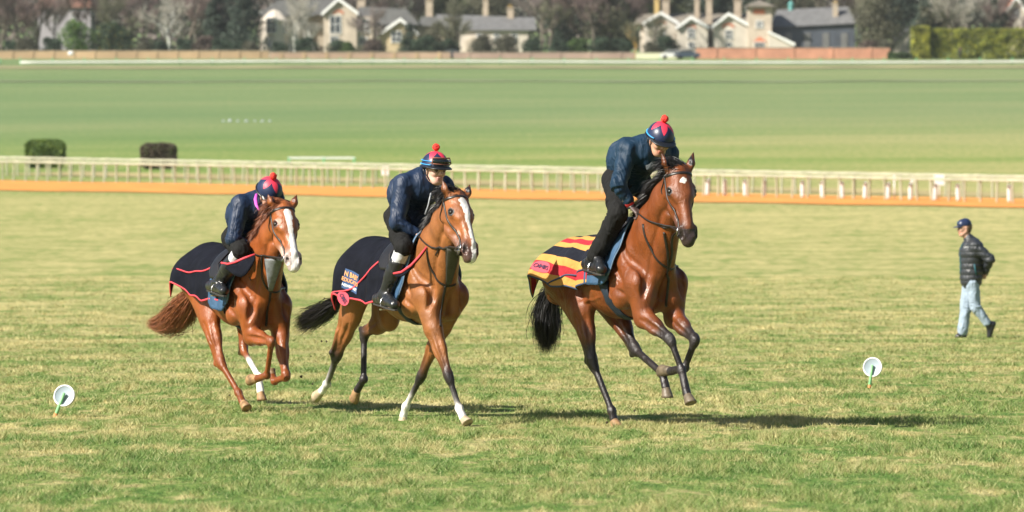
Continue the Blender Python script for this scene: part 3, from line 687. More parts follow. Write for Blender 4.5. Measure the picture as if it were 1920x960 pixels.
# ------------------------------------------------------------------ cloths and tack
class Drape:
    """surface hanging over a horse's back: P(x, w), x along the spine, w = signed length of cloth from the spine (negative = the horse's right)"""
    def __init__(s, H, x0, x1, wmax, off=.014, nx=44, hang=.55, flare=lambda x, w: 0.0, T=None, loose=.0):
        s.H = H; s.x0, s.x1, s.wmax = x0, x1, wmax; b = H['body']; k = H['k']; T = H['T']
        s.xs = np.linspace(x0, x1, nx); s.ws = np.linspace(0, wmax, 48); G = {}
        for sg in (-1, 1):
            rows = []
            for x in s.xs:
                c = T(x, 0, 1.18); th = np.linspace(0, math.radians(112), 60)
                rr = np.linspace(.02, .75, 220)
                P = c + np.stack([0 * th[:, None] * rr, sg * np.sin(th)[:, None] * rr, np.cos(th)[:, None] * rr], -1)
                d = b.sample(P) - off
                ins = d < 0; last = np.where(ins.any(1), rr.size - 1 - np.argmax(ins[:, ::-1], 1), 0)
                # first exit from the centre
                ex = np.argmax(~ins, 1); r = rr[np.where(ins[:, 0], ex, last)]
                yy = sg * np.sin(th) * r; zz = np.cos(th) * r
                ay = np.abs(yy); im = int(np.argmax(ay * (zz < .25))); pr = [(ay[i], zz[i]) for i in range(0, im + 1)]
                pr = [(max(p[0], 0), p[1]) for p in pr]
                my = pr[-1][0]; z = pr[-1][1]
                for j in range(60):
                    z -= .02; pr.append((my, z))
                pr = np.array(pr); ds = np.r_[0, np.cumsum(np.hypot(np.diff(pr[:, 0]), np.diff(pr[:, 1])))]
                py = np.interp(s.ws, ds, pr[:, 0]); pz = np.interp(s.ws, ds, pr[:, 1])
                fl = np.array([flare(x, w) for w in s.ws])
                rows.append(np.stack([np.full_like(py, c[0]), sg * (py + fl + .004), c[2] + pz], -1))
            g = np.array(rows)
            for _ in range(4): g[1:-1] = (g[:-2] + 2 * g[1:-1] + g[2:]) / 4
            for _ in range(3): g[:, 1:-1] = (g[:, :-2] + 2 * g[:, 1:-1] + g[:, 2:]) / 4
            g[:, :2, 1] = g[:, 2:3, 1] * np.array([0, .5])[None] 
            G[sg] = g
        s.G = G
    def P(s, x, w, lift=0.0):
        sg = -1 if w < 0 else 1; g = s.G[sg]; a = (x - s.x0) / (s.x1 - s.x0) * (len(s.xs) - 1); c = abs(w) / s.wmax * (len(s.ws) - 1)
        a = min(max(a, 0), len(s.xs) - 1.001); c = min(max(c, 0), len(s.ws) - 1.001); i, j = int(a), int(c); fa, fc = a - i, c - j
        q = lambda a_, c_: g[i + a_, j + c_]
        p = q(0, 0) * (1 - fa) * (1 - fc) + q(1, 0) * fa * (1 - fc) + q(0, 1) * (1 - fa) * fc + q(1, 1) * fa * fc
        if lift:
            e = .01; t1 = q(1, 0) - q(0, 0); t2 = q(0, 1) - q(0, 0); n = unit(np.cross(t1, t2))
            if n @ (p - s.H['T'](-.60, 0, 1.1)) < 0: n = -n
            p = p + n * lift
        return p
def sheet(D, xlo, xhi, whi, name, mat, parent, nx=50, nw=60, thick=.008, disp=lambda x, w: np.zeros(3), edge=None, both=True, edge_mat=None, edge_name='binding', edge_w=.011):
    """cloth panel; xlo(w01), xhi(w01), whi(side, x01): its outline in spine and drop coordinates"""
    V = []; UV = []; sides = (-1, 1) if both else (-1,)
    ws = np.linspace(-1, 1 if both else 0, nw * (2 if both else 1) + 1)
    for w_ in ws:
        sg = -1 if w_ < 0 else 1; t = abs(w_)
        xa, xb = xlo(t), xhi(t)
        for i in range(nx + 1):
            x01 = i / nx; x = xa + (xb - xa) * x01; w = w_ * whi(sg, x01)
            p = D.P(x, w) + disp(x, w); V.append(p); UV.append((x, abs(w)))
    m = nx + 1; n = len(ws)
    Fc = [[j * m + i, j * m + i + 1, (j + 1) * m + i + 1, (j + 1) * m + i] for j in range(n - 1) for i in range(nx)]
    o = mesh_obj(name, V, np.array(Fc), mat, parent, uvs=UV)
    md = o.modifiers.new('solid', 'SOLIDIFY'); md.thickness = thick; md.offset = 0
    if edge_mat is not None:
        V = np.array(V).reshape(n, m, 3); e = MB()
        for path in edge(V): e.tube(path, edge_w, n=6, flat=.6, up=(0, 1, .3))
        e.build(edge_name, edge_mat, o, True)
    return o, np.array(V).reshape(n, m, 3)

def text_mesh(body, size, font_bold=True, extr=.0):
    cu = bpy.data.curves.new('lettering', 'FONT'); cu.body = body; cu.size = size; cu.align_x = 'CENTER'; cu.align_y = 'CENTER'; cu.offset = size * (.02 if font_bold else 0); cu.resolution_u = 3
    ob = bpy.data.objects.new('lettering', cu); COL.objects.link(ob); dg = bpy.context.evaluated_depsgraph_get(); dg.update()
    me = bpy.data.meshes.new_from_object(ob.evaluated_get(dg)); bm = bmesh.new(); bm.from_mesh(me)
    bmesh.ops.triangulate(bm, faces=bm.faces[:]); bmesh.ops.subdivide_edges(bm, edges=[e for e in bm.edges if e.calc_length() > size * .4], cuts=2)
    V = np.array([v.co[:] for v in bm.verts]); Fc = [[v.index for v in f.verts] for f in bm.faces]; bm.free()
    bpy.data.objects.remove(ob); bpy.data.meshes.remove(me); bpy.data.curves.remove(cu)
    return V, Fc

def rug_stripe_mat():
    m, N, L, b = new_mat('wool_striped'); uv = N.new('ShaderNodeUVMap'); sx = N.new('ShaderNodeSeparateXYZ'); L.new(uv.outputs[0], sx.inputs[0])
    of = N.new('ShaderNodeMath'); of.operation = 'SUBTRACT'; L.new(sx.outputs['Y'], of.inputs[0]); of.inputs[1].default_value = STRIPE_OFF
    ad = N.new('ShaderNodeMath'); ad.operation = 'MULTIPLY_ADD'; L.new(sx.outputs['X'], ad.inputs[0]); ad.inputs[1].default_value = STRIPE_SLOPE; L.new(of.outputs[0], ad.inputs[2])
    cr = N.new('ShaderNodeValToRGB'); cr.color_ramp.interpolation = 'CONSTANT'; L.new(ad.outputs[0], cr.inputs[0])
    gold, red, blk = (.50, .265, .075, 1), (.36, .028, .038, 1), (.014, .016, .024, 1)
    stops = [(0, blk), (.055, gold), (.110, red), (.170, gold), (.230, blk), (.335, gold), (.405, red), (.49, gold)]
    el = cr.color_ramp.elements; el[0].position, el[0].color = stops[0]; el[1].position, el[1].color = stops[1]
    for p, c in stops[2:]:
        e = el.new(p); e.color = c
    L.new(cr.outputs[0], b.inputs['Base Color']); b.inputs['Roughness'].default_value = .95; b.inputs['Specular IOR Level'].default_value = .12
    nz = N.new('ShaderNodeTexNoise'); nz.inputs['Scale'].default_value = 6; nz.inputs['Detail'].default_value = 5; bp = N.new('ShaderNodeBump'); bp.inputs['Strength'].default_value = .7; bp.inputs['Distance'].default_value = .06
    tc = N.new('ShaderNodeTexCoord'); L.new(tc.outputs['Object'], nz.inputs['Vector']); L.new(nz.outputs['Fac'], bp.inputs['Height']); L.new(bp.outputs[0], b.inputs['Normal'])
    return m
STRIPE_SLOPE = -.12; STRIPE_OFF = .10
M_RUGSTR = rug_stripe_mat()
M_RUGNAVY = mat_plain('navy_wool', (.006, .007, .012), .9, .3, 9, bump=.6, bscale=7, spec=.12, bdist=.03)
M_REDBIND = mat_plain('coral_binding', (.62, .05, .07), .7, .1)
M_NAVYBIND = mat_plain('navy_binding', (.03, .05, .10), .7, .1)
M_PAD = mat_plain('blue_quilt', (.028, .078, .155), .7, .2, 12, bump=.8, bscale=22, bdist=.012)
M_PADEDGE = mat_plain('pale_blue_binding', (.10, .17, .26), .7, .1)
M_GIRTH = mat_plain('navy_webbing', (.012, .022, .04), .7, .2, 30)
M_REDPATCH = mat_plain('coral_patch', (.60, .065, .10), .8, .1)
M_PATCHTXT = mat_plain('patch_ink', (.06, .02, .06), .8, .05)
M_BLUEPATCH = mat_plain('blue_patch', (.03, .07, .17), .8, .1)
M_ORANGETXT = mat_plain('orange_thread', (.75, .35, .12), .8, .05)
M_WHITETXT = mat_plain('white_thread', (.7, .75, .8), .8, .05)
M_BIB = mat_plain('bib_grey', (.16, .17, .18), .7, .2, 25, bump=.3)
M_BIBBR = mat_plain('bib_brown', (.05, .045, .035), .6, .2, 25, bump=.3)
M_SADDLE = mat_plain('saddle_black', (.012, .011, .012), .38, .2, 20, bump=.2)

def map_on(D, V, cx, cw, rot, sx=1, sy=1, lift=.007):
    c, s_ = math.cos(rot), math.sin(rot); out = []
    for v in V:
        a, b = v[0] * sx, v[1] * sy; xx = cx + a * c - b * s_; w = cw + (a * s_ + b * c)
        out.append(D.P(xx, -max(w, .001), lift))
    return np.array(out)
def on_sheet(V, V3, disp): return V

def find_xw(D, fr, u, v, xr=(-1.3, -.2), wr=(.05, .8)):
    best = None
    for x in np.linspace(*xr, 70):
        for w in np.linspace(*wr, 60):
            p = proj(fr.world(D.P(x, -w))); e = (p[0] - u) ** 2 + (p[1] - v) ** 2
            if best is None or e < best[0]: best = (e, x, w)
    return best[1], best[2]
def oval(n=40, rings=5):
    V = [[0, 0, 0]]; 
    for r in range(1, rings + 1):
        for k in range(n): V.append([math.cos(2 * PI * k / n) * r / rings, math.sin(2 * PI * k / n) * r / rings, 0])
    Fc = [[0, 1 + k, 1 + (k + 1) % n] for k in range(n)]
    for r in range(rings - 1):
        for k in range(n):
            a = 1 + r * n + k; b_ = 1 + r * n + (k + 1) % n; Fc.append([a, a + n, b_ + n, b_])
    return np.array(V), Fc
def rectmesh(n=10):
    V = [[i / n * 2 - 1, j / n * 2 - 1, 0] for j in range(n + 1) for i in range(n + 1)]
    return np.array(V), [[j * (n + 1) + i, j * (n + 1) + i + 1, (j + 1) * (n + 1) + i + 1, (j + 1) * (n + 1) + i] for j in range(n) for i in range(n)]

def shifted(D, disp):
    class _S: pass
    o = _S(); o.P = lambda x, w, lift=0.0: D.P(x, w, lift) + disp(x, w); return o

def cam_hit(b, fr, uvs, off=.008):
    """points of the animal's surface that lie behind the given photo pixels"""
    out = []
    for q in uvs:
        r = ray(q[0], q[1]); C = np.array([0, 0, CAM_Z]); t0 = fr.W[1] / r[1]; ts = np.linspace(t0 - 1.6, t0 + 1.6, 700); Pw = C + r * ts[:, None]
        d_ = Pw - fr.O; Pl = np.stack([d_ @ fr.x, d_ @ fr.y, d_ @ fr.z], 1); dd = b.sample(Pl); inb = ((Pl > b.lo + .02) & (Pl < b.lo + (b.n - 3) * b.h)).all(1); dd = np.where(inb, dd, .2); h_ = dd < off
        i = int(np.argmax(h_)) if h_.any() else int(np.argmin(dd)); p = Pl[i]
        if not h_.any(): p = b.snap(p[None], off)[0]
        out.append(p)
    return np.array(out)
def front_hit(b, P, off=.008):
    """slide points along the horse's length until they lie on the front of neck and chest"""
    P = np.array(P, float); ts = np.linspace(.7, -.6, 140); Q = P[:, None] + np.array([1., 0, 0]) * ts[None, :, None]
    d = b.sample(Q.reshape(-1, 3)).reshape(len(P), -1); i = np.argmax(d < off, 1); hit = (d < off).any(1)
    out = Q[np.arange(len(P)), i]; out[~hit] = P[~hit]; return out

def build_tack(H, R):
    T, Hd, b, k, fr, A, Fn, Rr = H['T'], H['Hd'], H['body'], H['k'], H['fr'], H['A'], H['Fn'], H['Rr']
    who = R['who']; loc, yaw = H['fr'].O, H['fr'].yaw
    # --- saddle cloth
    flp = lambda x, w: .012 + .02 * max(0, (w - .35))
    D = Drape(H, -.72, .26, .75, off=.016, flare=flp)
    px0, px1, pw = R['pad']
    root = empty('saddle_cloth', loc, yaw, R['pad_label'], 'saddle cloth', 'blue quilted saddle cloths')
    pad, PV = sheet(D, lambda t: px0 + .0 * t, lambda t: px1 + R.get('padfwd', .02) * math.sin(t * PI) - .10 * t ** 3, lambda sg, x: pw - .05 * (2 * x - 1) ** 4,
                    'quilted_pad', M_PAD, root, nx=26, nw=26, thick=.018,
                    disp=lambda x, w: np.array([0, (1 if w > 0 else -1) * .008 * abs(math.sin(x * 26)) * (abs(w) > .1), 0]),
                    edge=lambda V: [V[:, -1], V[:, -4] + [0, 0, .004]], edge_mat=M_PADEDGE, edge_name='piping', edge_w=.009)
    # --- rug
    D2 = Drape(H, -1.48, .0, 1.0, off=.022, nx=70, flare=R['flare'])
    disp = R['disp']
    root = empty('horse_rug', loc, yaw, R['rug_label'], 'horse rug', 'rugs over the hindquarters')
    rug, RV = sheet(D2, R['xlo'], R['xhi'], R['whi'], 'rug_cloth', M_RUGSTR if R['rug'] == 'striped' else M_RUGNAVY, root, nx=60, nw=44, thick=.008, disp=disp,
                    edge=lambda V: [V[0], V[-1], V[:, 0]], edge_mat=M_NAVYBIND if R['rug'] == 'striped' else M_REDBIND, edge_w=R.get('edge_w', .010))
    DS = shifted(D2, disp)
    if R['rug'] == 'navy_logo':
        V, Fc = rectmesh(); rot, cu_, cv_ = R['label_pos']; cx, cw = find_xw(DS, fr, cu_, cv_)
        mesh_obj('name_patch', map_on(DS, V, cx, cw, rot, .105, .085, .010), Fc, M_BLUEPATCH, rug)
        for i, (tx, sz, mt) in enumerate((('N BABY', .058, M_ORANGETXT), ('EDUCATIO', .046, M_ORANGETXT), ('NEWMARKET', .034, M_WHITETXT))):
            TV, TF = text_mesh(tx, sz); TV[:, 1] *= -1; TV[:, 0] *= 1
            TV[:, 1] += (-.045, .005, .052)[i]
            c, s_ = math.cos(rot), math.sin(rot)
            q = map_on(DS, TV, cx, cw, rot, 1, 1, .016); mesh_obj('lettering', q, TF, mt, rug, smooth=False)
    if R['rug'] in ('navy_logo', 'striped'):
        V, Fc = oval(); rot, cu_, cv_, ax_, ay_ = R['logo']; cx, cw = find_xw(DS, fr, cu_, cv_, R.get('xr', (-1.3, -.2)))
        mesh_obj('logo_patch', map_on(DS, V, cx, cw, rot, ax_, ay_, .010), Fc, M_REDPATCH, rug)
        TV, TF = text_mesh('OMIS', ay_ * 1.0); TV[:, 1] *= -1
        mesh_obj('lettering', map_on(DS, TV, cx, cw, rot, ax_ / ay_ * .62, 1, .016), TF, M_PATCHTXT, rug, smooth=False)
    # --- decorative seam line on plain navy rugs
    if R.get('seam'):
        e = MB(); sp = R['seam']; ts = np.linspace(0, 1, 30)
        P = [DS.P(np.interp(t, np.linspace(0, 1, len(sp)), [q[0] for q in sp]), -np.interp(t, np.linspace(0, 1, len(sp)), [q[1] for q in sp]), .010) for t in ts]
        P = np.array(P)
        for _ in range(4): P[1:-1] = (P[:-2] + 2 * P[1:-1] + P[2:]) / 4
        e.tube(P, R.get('edge_w', .010) * .8, n=6, flat=.6, up=(0, 1, .2)); e.build('piping', M_REDBIND if R['rug'] != 'striped' else M_NAVYBIND, rug, True)
    # --- front corners of the sheet folded back over the thigh
    if R.get('fold'):
        for pts, thick in R['fold']:
            P = np.array([fr.px(*q) for q in pts]); m_ = MB(); n = len(P) // 2
            V = P; Fc = [[i, i + 1, n + i + 1, n + i] for i in range(n - 1)]
            fo = mesh_obj('folded_corner', V, Fc, M_RUGNAVY if R['rug'] != 'striped' else M_RUGSTRPLAIN, rug)
            sm = fo.modifiers.new('sub', 'SUBSURF'); sm.levels = sm.render_levels = 2
            sm = fo.modifiers.new('solid', 'SOLIDIFY'); sm.thickness = .012
            m_.tube(P[:n], .011, n=6, flat=.7, up=(0, 1, .2)); m_.build('binding', M_REDBIND if R['rug'] != 'striped' else M_NAVYBIND, fo, True)
    # --- saddle: seat, flaps, girth, stirrups
    root = empty('saddle', loc, yaw, R['saddle_label'], 'saddle', 'racing saddles')
    sb = Body()
    for x0, x1, z0, z1, r0, r1 in ((.02, -.10, 1.59, 1.565, .04, .06), (-.10, -.32, 1.565, 1.535, .06, .09), (-.32, -.46, 1.535, 1.565, .09, .05)):
        sb.cap(T(x0, 0, z0), T(x1, 0, z1), r0 * k, r1 * k, .05, 1.35, (0, 1, 0))
    sb.grid(.012); V, Fc = sb.mesh(2); V[:, 2] = np.maximum(V[:, 2], T(-.2, 0, 1.50)[2] - .02); mesh_obj('seat', V, Fc, M_SADDLE, root)
    D3 = Drape(H, -.60, .14, .62, off=.038, flare=flp)
    for sg in (-1, 1):
        V = []; nx, nw = 14, 16
        for j in range(nw + 1):
            t = j / nw; w = .05 + .38 * t; xa = -.30 - .02 * math.sin(t * PI); xb = -.03 + .06 * math.sin(t * PI * .9) - .03 * t
            if t > .8: xa += (t - .8) * .4; xb -= (t - .8) * .3
            for i in range(nx + 1): V.append(D3.P(xa + (xb - xa) * i / nx, sg * w))
        Fc = [[j * (nx + 1) + i, j * (nx + 1) + i + 1, (j + 1) * (nx + 1) + i + 1, (j + 1) * (nx + 1) + i] for j in range(nw) for i in range(nx)]
        f = mesh_obj('flap', V, Fc, M_SADDLE, root); sm = f.modifiers.new('s', 'SOLIDIFY'); sm.thickness = .01
    gx = R.get('girth_x', -.12); g = MB(); c = T(gx, 0, 1.13); ring = []
    gx2 = R.get('girth_x2', gx + .02)
    for th in np.linspace(math.radians(62), math.radians(298), 50):
        t_ = abs(th - PI) / math.radians(118); xx = gx2 + (gx - gx2) * t_
        c = T(xx, 0, 1.13); d = np.array([0, -math.sin(th), math.cos(th)]); rr = np.linspace(.1, .7, 160); q = b.sample(c + d * rr[:, None]); r = rr[np.argmax(q > .006)]
        ring.append(c + d * r)
    ring = np.array(ring); g.tube(ring, .052, n=8, flat=.12, up=b.normal(ring)); g.build('girth', M_GIRTH, root, True)
    for sg, key in ((-1, 'near'), (1, 'far')):
        ft = R['feet'][key]                          # stirrup hangs where the foot is
        top = D3.P(-.16, sg * .12, .02); bot = ft + np.array([0, 0, .075])
        m_ = MB(); out = (top + bot) / 2 + [0, sg * .02, 0]
        m_.tube([top, D3.P(-.15, sg * .30, .03), bot + [0, 0, .06], bot], .014, n=6, flat=.25, up=(0, 1, 0)); st = m_.build('stirrup_leather', M_LEATHER, root, True)
        m_ = MB(); ths = np.linspace(-.2, PI + .2, 14); arc = [bot + np.array([-.01, .062 * math.cos(t), -.055 + .062 * math.sin(t)]) for t in ths]
        m_.tube(arc, .006, n=6); m_.box(ft + [-.01, 0, -.028], (.045, .125, .012)); m_.build('stirrup_iron', M_STEEL, st)
    # --- bridle
    root = empty('bridle', loc, yaw, R['bridle_label'], 'bridle', 'bridles with reins')
    h = MB()
    strap_on(h, b, [Hd(.03, -.10, -.10), Hd(.055, -.02, -.075), Hd(.065, .025, 0), Hd(.055, -.02, .075), Hd(.03, -.10, .10)], .013, .004); h.build('browband', M_LEATHER, root, True)
    h = MB(); strap_on(h, b, [Hd(.03, -.09, -.09), Hd(.0, -.05, -.06), Hd(-.015, -.06, 0), Hd(.0, -.05, .06), Hd(.03, -.09, .09)], .011, .006); h.build('headpiece', M_LEATHER, root, True)
    for sg in (-1, 1):
        h = MB(); strap_on(h, b, [Hd(.035, -.09, sg * .09), Hd(.14, -.105, sg * .09), Hd(.28, -.10, sg * .08), Hd(.40, -.085, sg * .065), Hd(.475, -.09, sg * .06)], .010, .006); h.build('cheekpiece', M_LEATHER, root, True)
    h = MB(); strap_on(h, b, [Hd(.035, -.09, -.09), Hd(.08, -.19, -.08), Hd(.10, -.235, 0), Hd(.08, -.19, .08), Hd(.035, -.09, .09)], .007, .005); h.build('throatlatch', M_LEATHER, root, True)
    h = MB(); strap_on(h, b, [Hd(.46, -.09, -.06), Hd(.43, -.155, -.035), Hd(.43, -.165, 0), Hd(.43, -.155, .035), Hd(.46, -.09, .06)], .009, .005); h.build('chin_strap', M_LEATHER, root, True)
    if R.get('noseband'):
        h = MB(); strap_on(h, b, [Hd(.36, -.10, -.07), Hd(.37, -.03, -.05), Hd(.375, .02, 0), Hd(.37, -.03, .05), Hd(.36, -.10, .07)], .011, .005); h.build('noseband', M_LEATHER, root, True)
    bits = []
    for sg in (-1, 1):
        c = b.snap(Hd(.475, -.10, sg * .075)[None], .012)[0]; bits.append(c); m_ = MB(); nrm = b.normal(c[None])[0]; t1 = unit(A - nrm * (A @ nrm)); t2 = np.cross(nrm, t1)
        m_.tube([c + (t1 * math.cos(t) + t2 * math.sin(t)) * .030 for t in np.linspace(0, 2 * PI, 18)], .0065, n=6); m_.build('bit_ring', M_STEEL, root, True)
    for sg, c, hand in ((-1, bits[0], R['hands'][0]), (1, bits[1], R['hands'][1])):
        m_ = MB(); mid = [fr.px(*q) for q in R.get('rein_near' if sg < 0 else 'rein_far', [])]
        P = np.array([c] + mid + [hand]); 
        d = np.r_[0, np.cumsum(np.linalg.norm(np.diff(P, axis=0), axis=1))]; t = np.linspace(0, d[-1], 16); P = np.stack([np.interp(t, d, P[:, j]) for j in range(3)], 1)
        P = P + np.array([0, 0, -1]) * (np.sin(np.linspace(0, PI, 16)) * .02)[:, None]
        dd = b.sample(P); inside = dd < .008; P[inside] = b.snap(P[inside], .01)
        m_.tube(P, .010, n=6, flat=.35, up=(0, 1, .3)); m_.build('rein', M_LEATHER if not R.get('rein_br') else M_LEATHERBR, root, True)
        if R.get('loop') and sg < 0:
            m_ = MB(); LP = np.array([hand] + [fr.px(*q) for q in R['loop']]); 
            dd = b.sample(LP); inside = dd < .008; LP[inside] = b.snap(LP[inside], .01); m_.tube(LP, .008, n=6, flat=.35, up=(0, 1, .3)); m_.build('rein_loop', M_LEATHER, root, True)
    # --- breast girth / martingale
    root = empty('martingale', loc, yaw, R['mart_label'], 'martingale', 'martingales on the chests')
    for nm, pts in R['mart']:
        P = cam_hit(b, fr, pts); h = MB(); strap_on(h, b, P, .011, .005, off=.006, n=24); h.build(nm, M_LEATHER, root, True)
    if R.get('bib'):
        pts, mt = R['bib']; P = np.array([[q[0], q[1]] for q in pts], float); V = []; n1, n2 = 8, 14
        for j in range(n2 + 1):
            for i in range(n1 + 1):
                a = P[0] + (P[1] - P[0]) * i / n1; c = P[3] + (P[2] - P[3]) * i / n1; V.append(a + (c - a) * j / n2)
        V = cam_hit(b, fr, V, .012)
        Fc = [[j * (n1 + 1) + i, j * (n1 + 1) + i + 1, (j + 1) * (n1 + 1) + i + 1, (j + 1) * (n1 + 1) + i] for j in range(n2) for i in range(n1)]
        o = mesh_obj('bib', V, Fc, mt, root); sm = o.modifiers.new('s', 'SOLIDIFY'); sm.thickness = .006

M_RUGSTRPLAIN = mat_plain('gold_wool', (.72, .39, .07), .9, .1)
# ------------------------------------------------------------------ people
M_SKIN = None
def skin_mat():
    m, N, L, b = new_mat('skin'); ca = N.new('ShaderNodeVertexColor'); ca.layer_name = 'Col'; L.new(ca.outputs['Color'], b.inputs['Base Color'])
    b.inputs['Roughness'].default_value = .5; b.inputs['Subsurface Weight'].default_value = .08; b.inputs['Subsurface Radius'].default_value = (.01, .004, .002); return m
M_SKIN = skin_mat()
def cloth_mat(name, col, rough=.65, wr=.8, scale=9, dist=.03, sheen=.1, spec=.4, st=(1, 1, .5)):
    m, N, L, b = new_mat(name); tc = N.new('ShaderNodeTexCoord'); mp = N.new('ShaderNodeMapping'); mp.inputs['Scale'].default_value = st; L.new(tc.outputs['Object'], mp.inputs[0])
    b.inputs['Base Color'].default_value = (*col, 1); b.inputs['Roughness'].default_value = rough; b.inputs['Sheen Weight'].default_value = sheen; b.inputs['Specular IOR Level'].default_value = spec
    n1 = N.new('ShaderNodeTexNoise'); n1.inputs['Scale'].default_value = scale; n1.inputs['Detail'].default_value = 3; n1.inputs['Distortion'].default_value = 1.5; n1.noise_type = 'RIDGED_MULTIFRACTAL'
    L.new(mp.outputs[0], n1.inputs['Vector']); bp = N.new('ShaderNodeBump'); bp.inputs['Strength'].default_value = wr; bp.inputs['Distance'].default_value = dist
    L.new(n1.outputs['Fac'], bp.inputs['Height'])
    n3 = N.new('ShaderNodeTexNoise'); n3.inputs['Scale'].default_value = scale * .55; n3.inputs['Detail'].default_value = 4; n3.inputs['Distortion'].default_value = 2.5; L.new(mp.outputs[0], n3.inputs['Vector'])
    bq = N.new('ShaderNodeBump'); bq.inputs['Strength'].default_value = wr; bq.inputs['Distance'].default_value = dist * 2.5; L.new(n3.outputs['Fac'], bq.inputs['Height']); L.new(bp.outputs[0], bq.inputs['Normal']); L.new(bq.outputs[0], b.inputs['Normal'])
    n2 = N.new('ShaderNodeTexNoise'); n2.inputs['Scale'].default_value = 14; L.new(tc.outputs['Object'], n2.inputs['Vector'])
    mx = N.new('ShaderNodeMix'); mx.data_type = 'RGBA'; c = np.array(col); mx.inputs['A'].default_value = (*(c * .75), 1); mx.inputs['B'].default_value = (*np.clip(c * 1.3, 0, 1), 1)
    L.new(n2.outputs['Fac'], mx.inputs['Factor']); L.new(mx.outputs['Result'], b.inputs['Base Color'])
    return m
M_JNAVY = cloth_mat('navy_jacket', (.009, .021, .052), .52, .5, 7, .03, 0, .35)
M_JTEAL = cloth_mat('teal_navy_jacket', (.007, .026, .054), .60, .5, 7, .03, 0, .3)
M_TROUS = cloth_mat('black_trousers', (.012, .012, .012), .85, .6, 10, .02, 0, .15)
M_SOCK = cloth_mat('pale_sock', (.48, .50, .52), .85, .4, 14, .01)
M_BOOT = cloth_mat('black_boot', (.014, .015, .017), .28, .5, 9, .012, 0, .6)
M_SOLE = mat_plain('boot_sole', (.03, .028, .025), .7)
M_CAPNAVY = mat_plain('navy_cap_silk', (.012, .022, .065), .4, .25, 12, bump=.3, bscale=9, bdist=.01)
M_CAPRED = mat_plain('coral_silk', (.68, .035, .075), .5, .1, 12)
M_POM = mat_plain('pompom_red', (.68, .035, .025), .95, .25, 30, bump=1, bscale=60)
M_PEAK = mat_plain('helmet_peak', (.012, .014, .018), .35, .1)
M_BLUEBAND = mat_plain('bright_blue_band', (.04, .30, .62), .5, .1)
M_GOGLENS = mat_plain('goggle_lens', (.012, .018, .018), .12, .1)
M_GOGFRAME = mat_plain('goggle_frame', (.22, .08, .05), .5, .1)
M_WHITE = mat_plain('white_print', (.75, .76, .78), .6, .05)
M_SCARF = cloth_mat('grey_scarf', (.055, .065, .07), .85, .9, 12, .02)
M_GLOVE = cloth_mat('dark_glove', (.02, .022, .025), .7, .5, 30, .006)
M_REDCUFF = mat_plain('red_cuff', (.60, .04, .05), .7, .1)
M_CUFFGREY = mat_plain('grey_cuff', (.22, .20, .21), .8, .1)
M_PINK = mat_plain('pink_hair_tie', (.70, .10, .55), .6, .1)
M_ZIP = mat_plain('zip_grey', (.35, .37, .40), .4, .1)
M_DENIM = cloth_mat('pale_denim', (.26, .33, .41), .85, .6, 7, .025)
M_PUFFER = cloth_mat('charcoal_puffer', (.028, .032, .038), .42, .5, 14, .012, 0)
M_HAIRDK = mat_plain('dark_hair', (.03, .02, .015), .6, .3, 40)
M_TEALTRIM = mat_plain('teal_trim', (.01, .10, .13), .5)

def hand_chain(b, wrist, hand, curl_dir, thumb_side, col, s=1.0):
    """palm, four unequal curled fingers and a thumb"""
    d = unit(hand - wrist); c = unit(curl_dir - d * (curl_dir @ d)); w = np.cross(d, c)
    if w @ thumb_side < 0: w = -w
    palm0 = wrist + d * .015; palm1 = wrist + d * .085 * s
    b.cap(wrist - d * .05, palm0, .026 * s, .024 * s, .02, None, None, col)
    b.cap(palm0 + w * .012, palm1 + w * .02, .022 * s, .019 * s, .015, .7, c, col); b.cap(palm0 - w * .012, palm1 - w * .02, .022 * s, .018 * s, .015, .7, c, col)
    for i, (off, L) in enumerate(((.030, .88), (.010, 1.0), (-.010, .94), (-.029, .76))):
        p = palm1 + w * off * s; a = 0
        for j, (seg, ang) in enumerate(((.038, .55), (.026, 1.0), (.020, .9))):
            a += ang; q = p + (d * math.cos(a) + c * math.sin(a)) * seg * L * s
            b.cap(p, q, (.0105 - .001 * j) * s, (.0098 - .001 * j) * s, .003, None, None, col); p = q
    p = palm0 + w * .028 * s; q = p + (d * .55 + w * .6 + c * .4) * .045 * s; b.cap(p, q, .0135 * s, .011 * s, .008, None, None, col)
    r = q + (d * .7 + c * .65 - w * .1) * .033 * s; b.cap(q, r, .011 * s, .009 * s, .004, None, None, col)

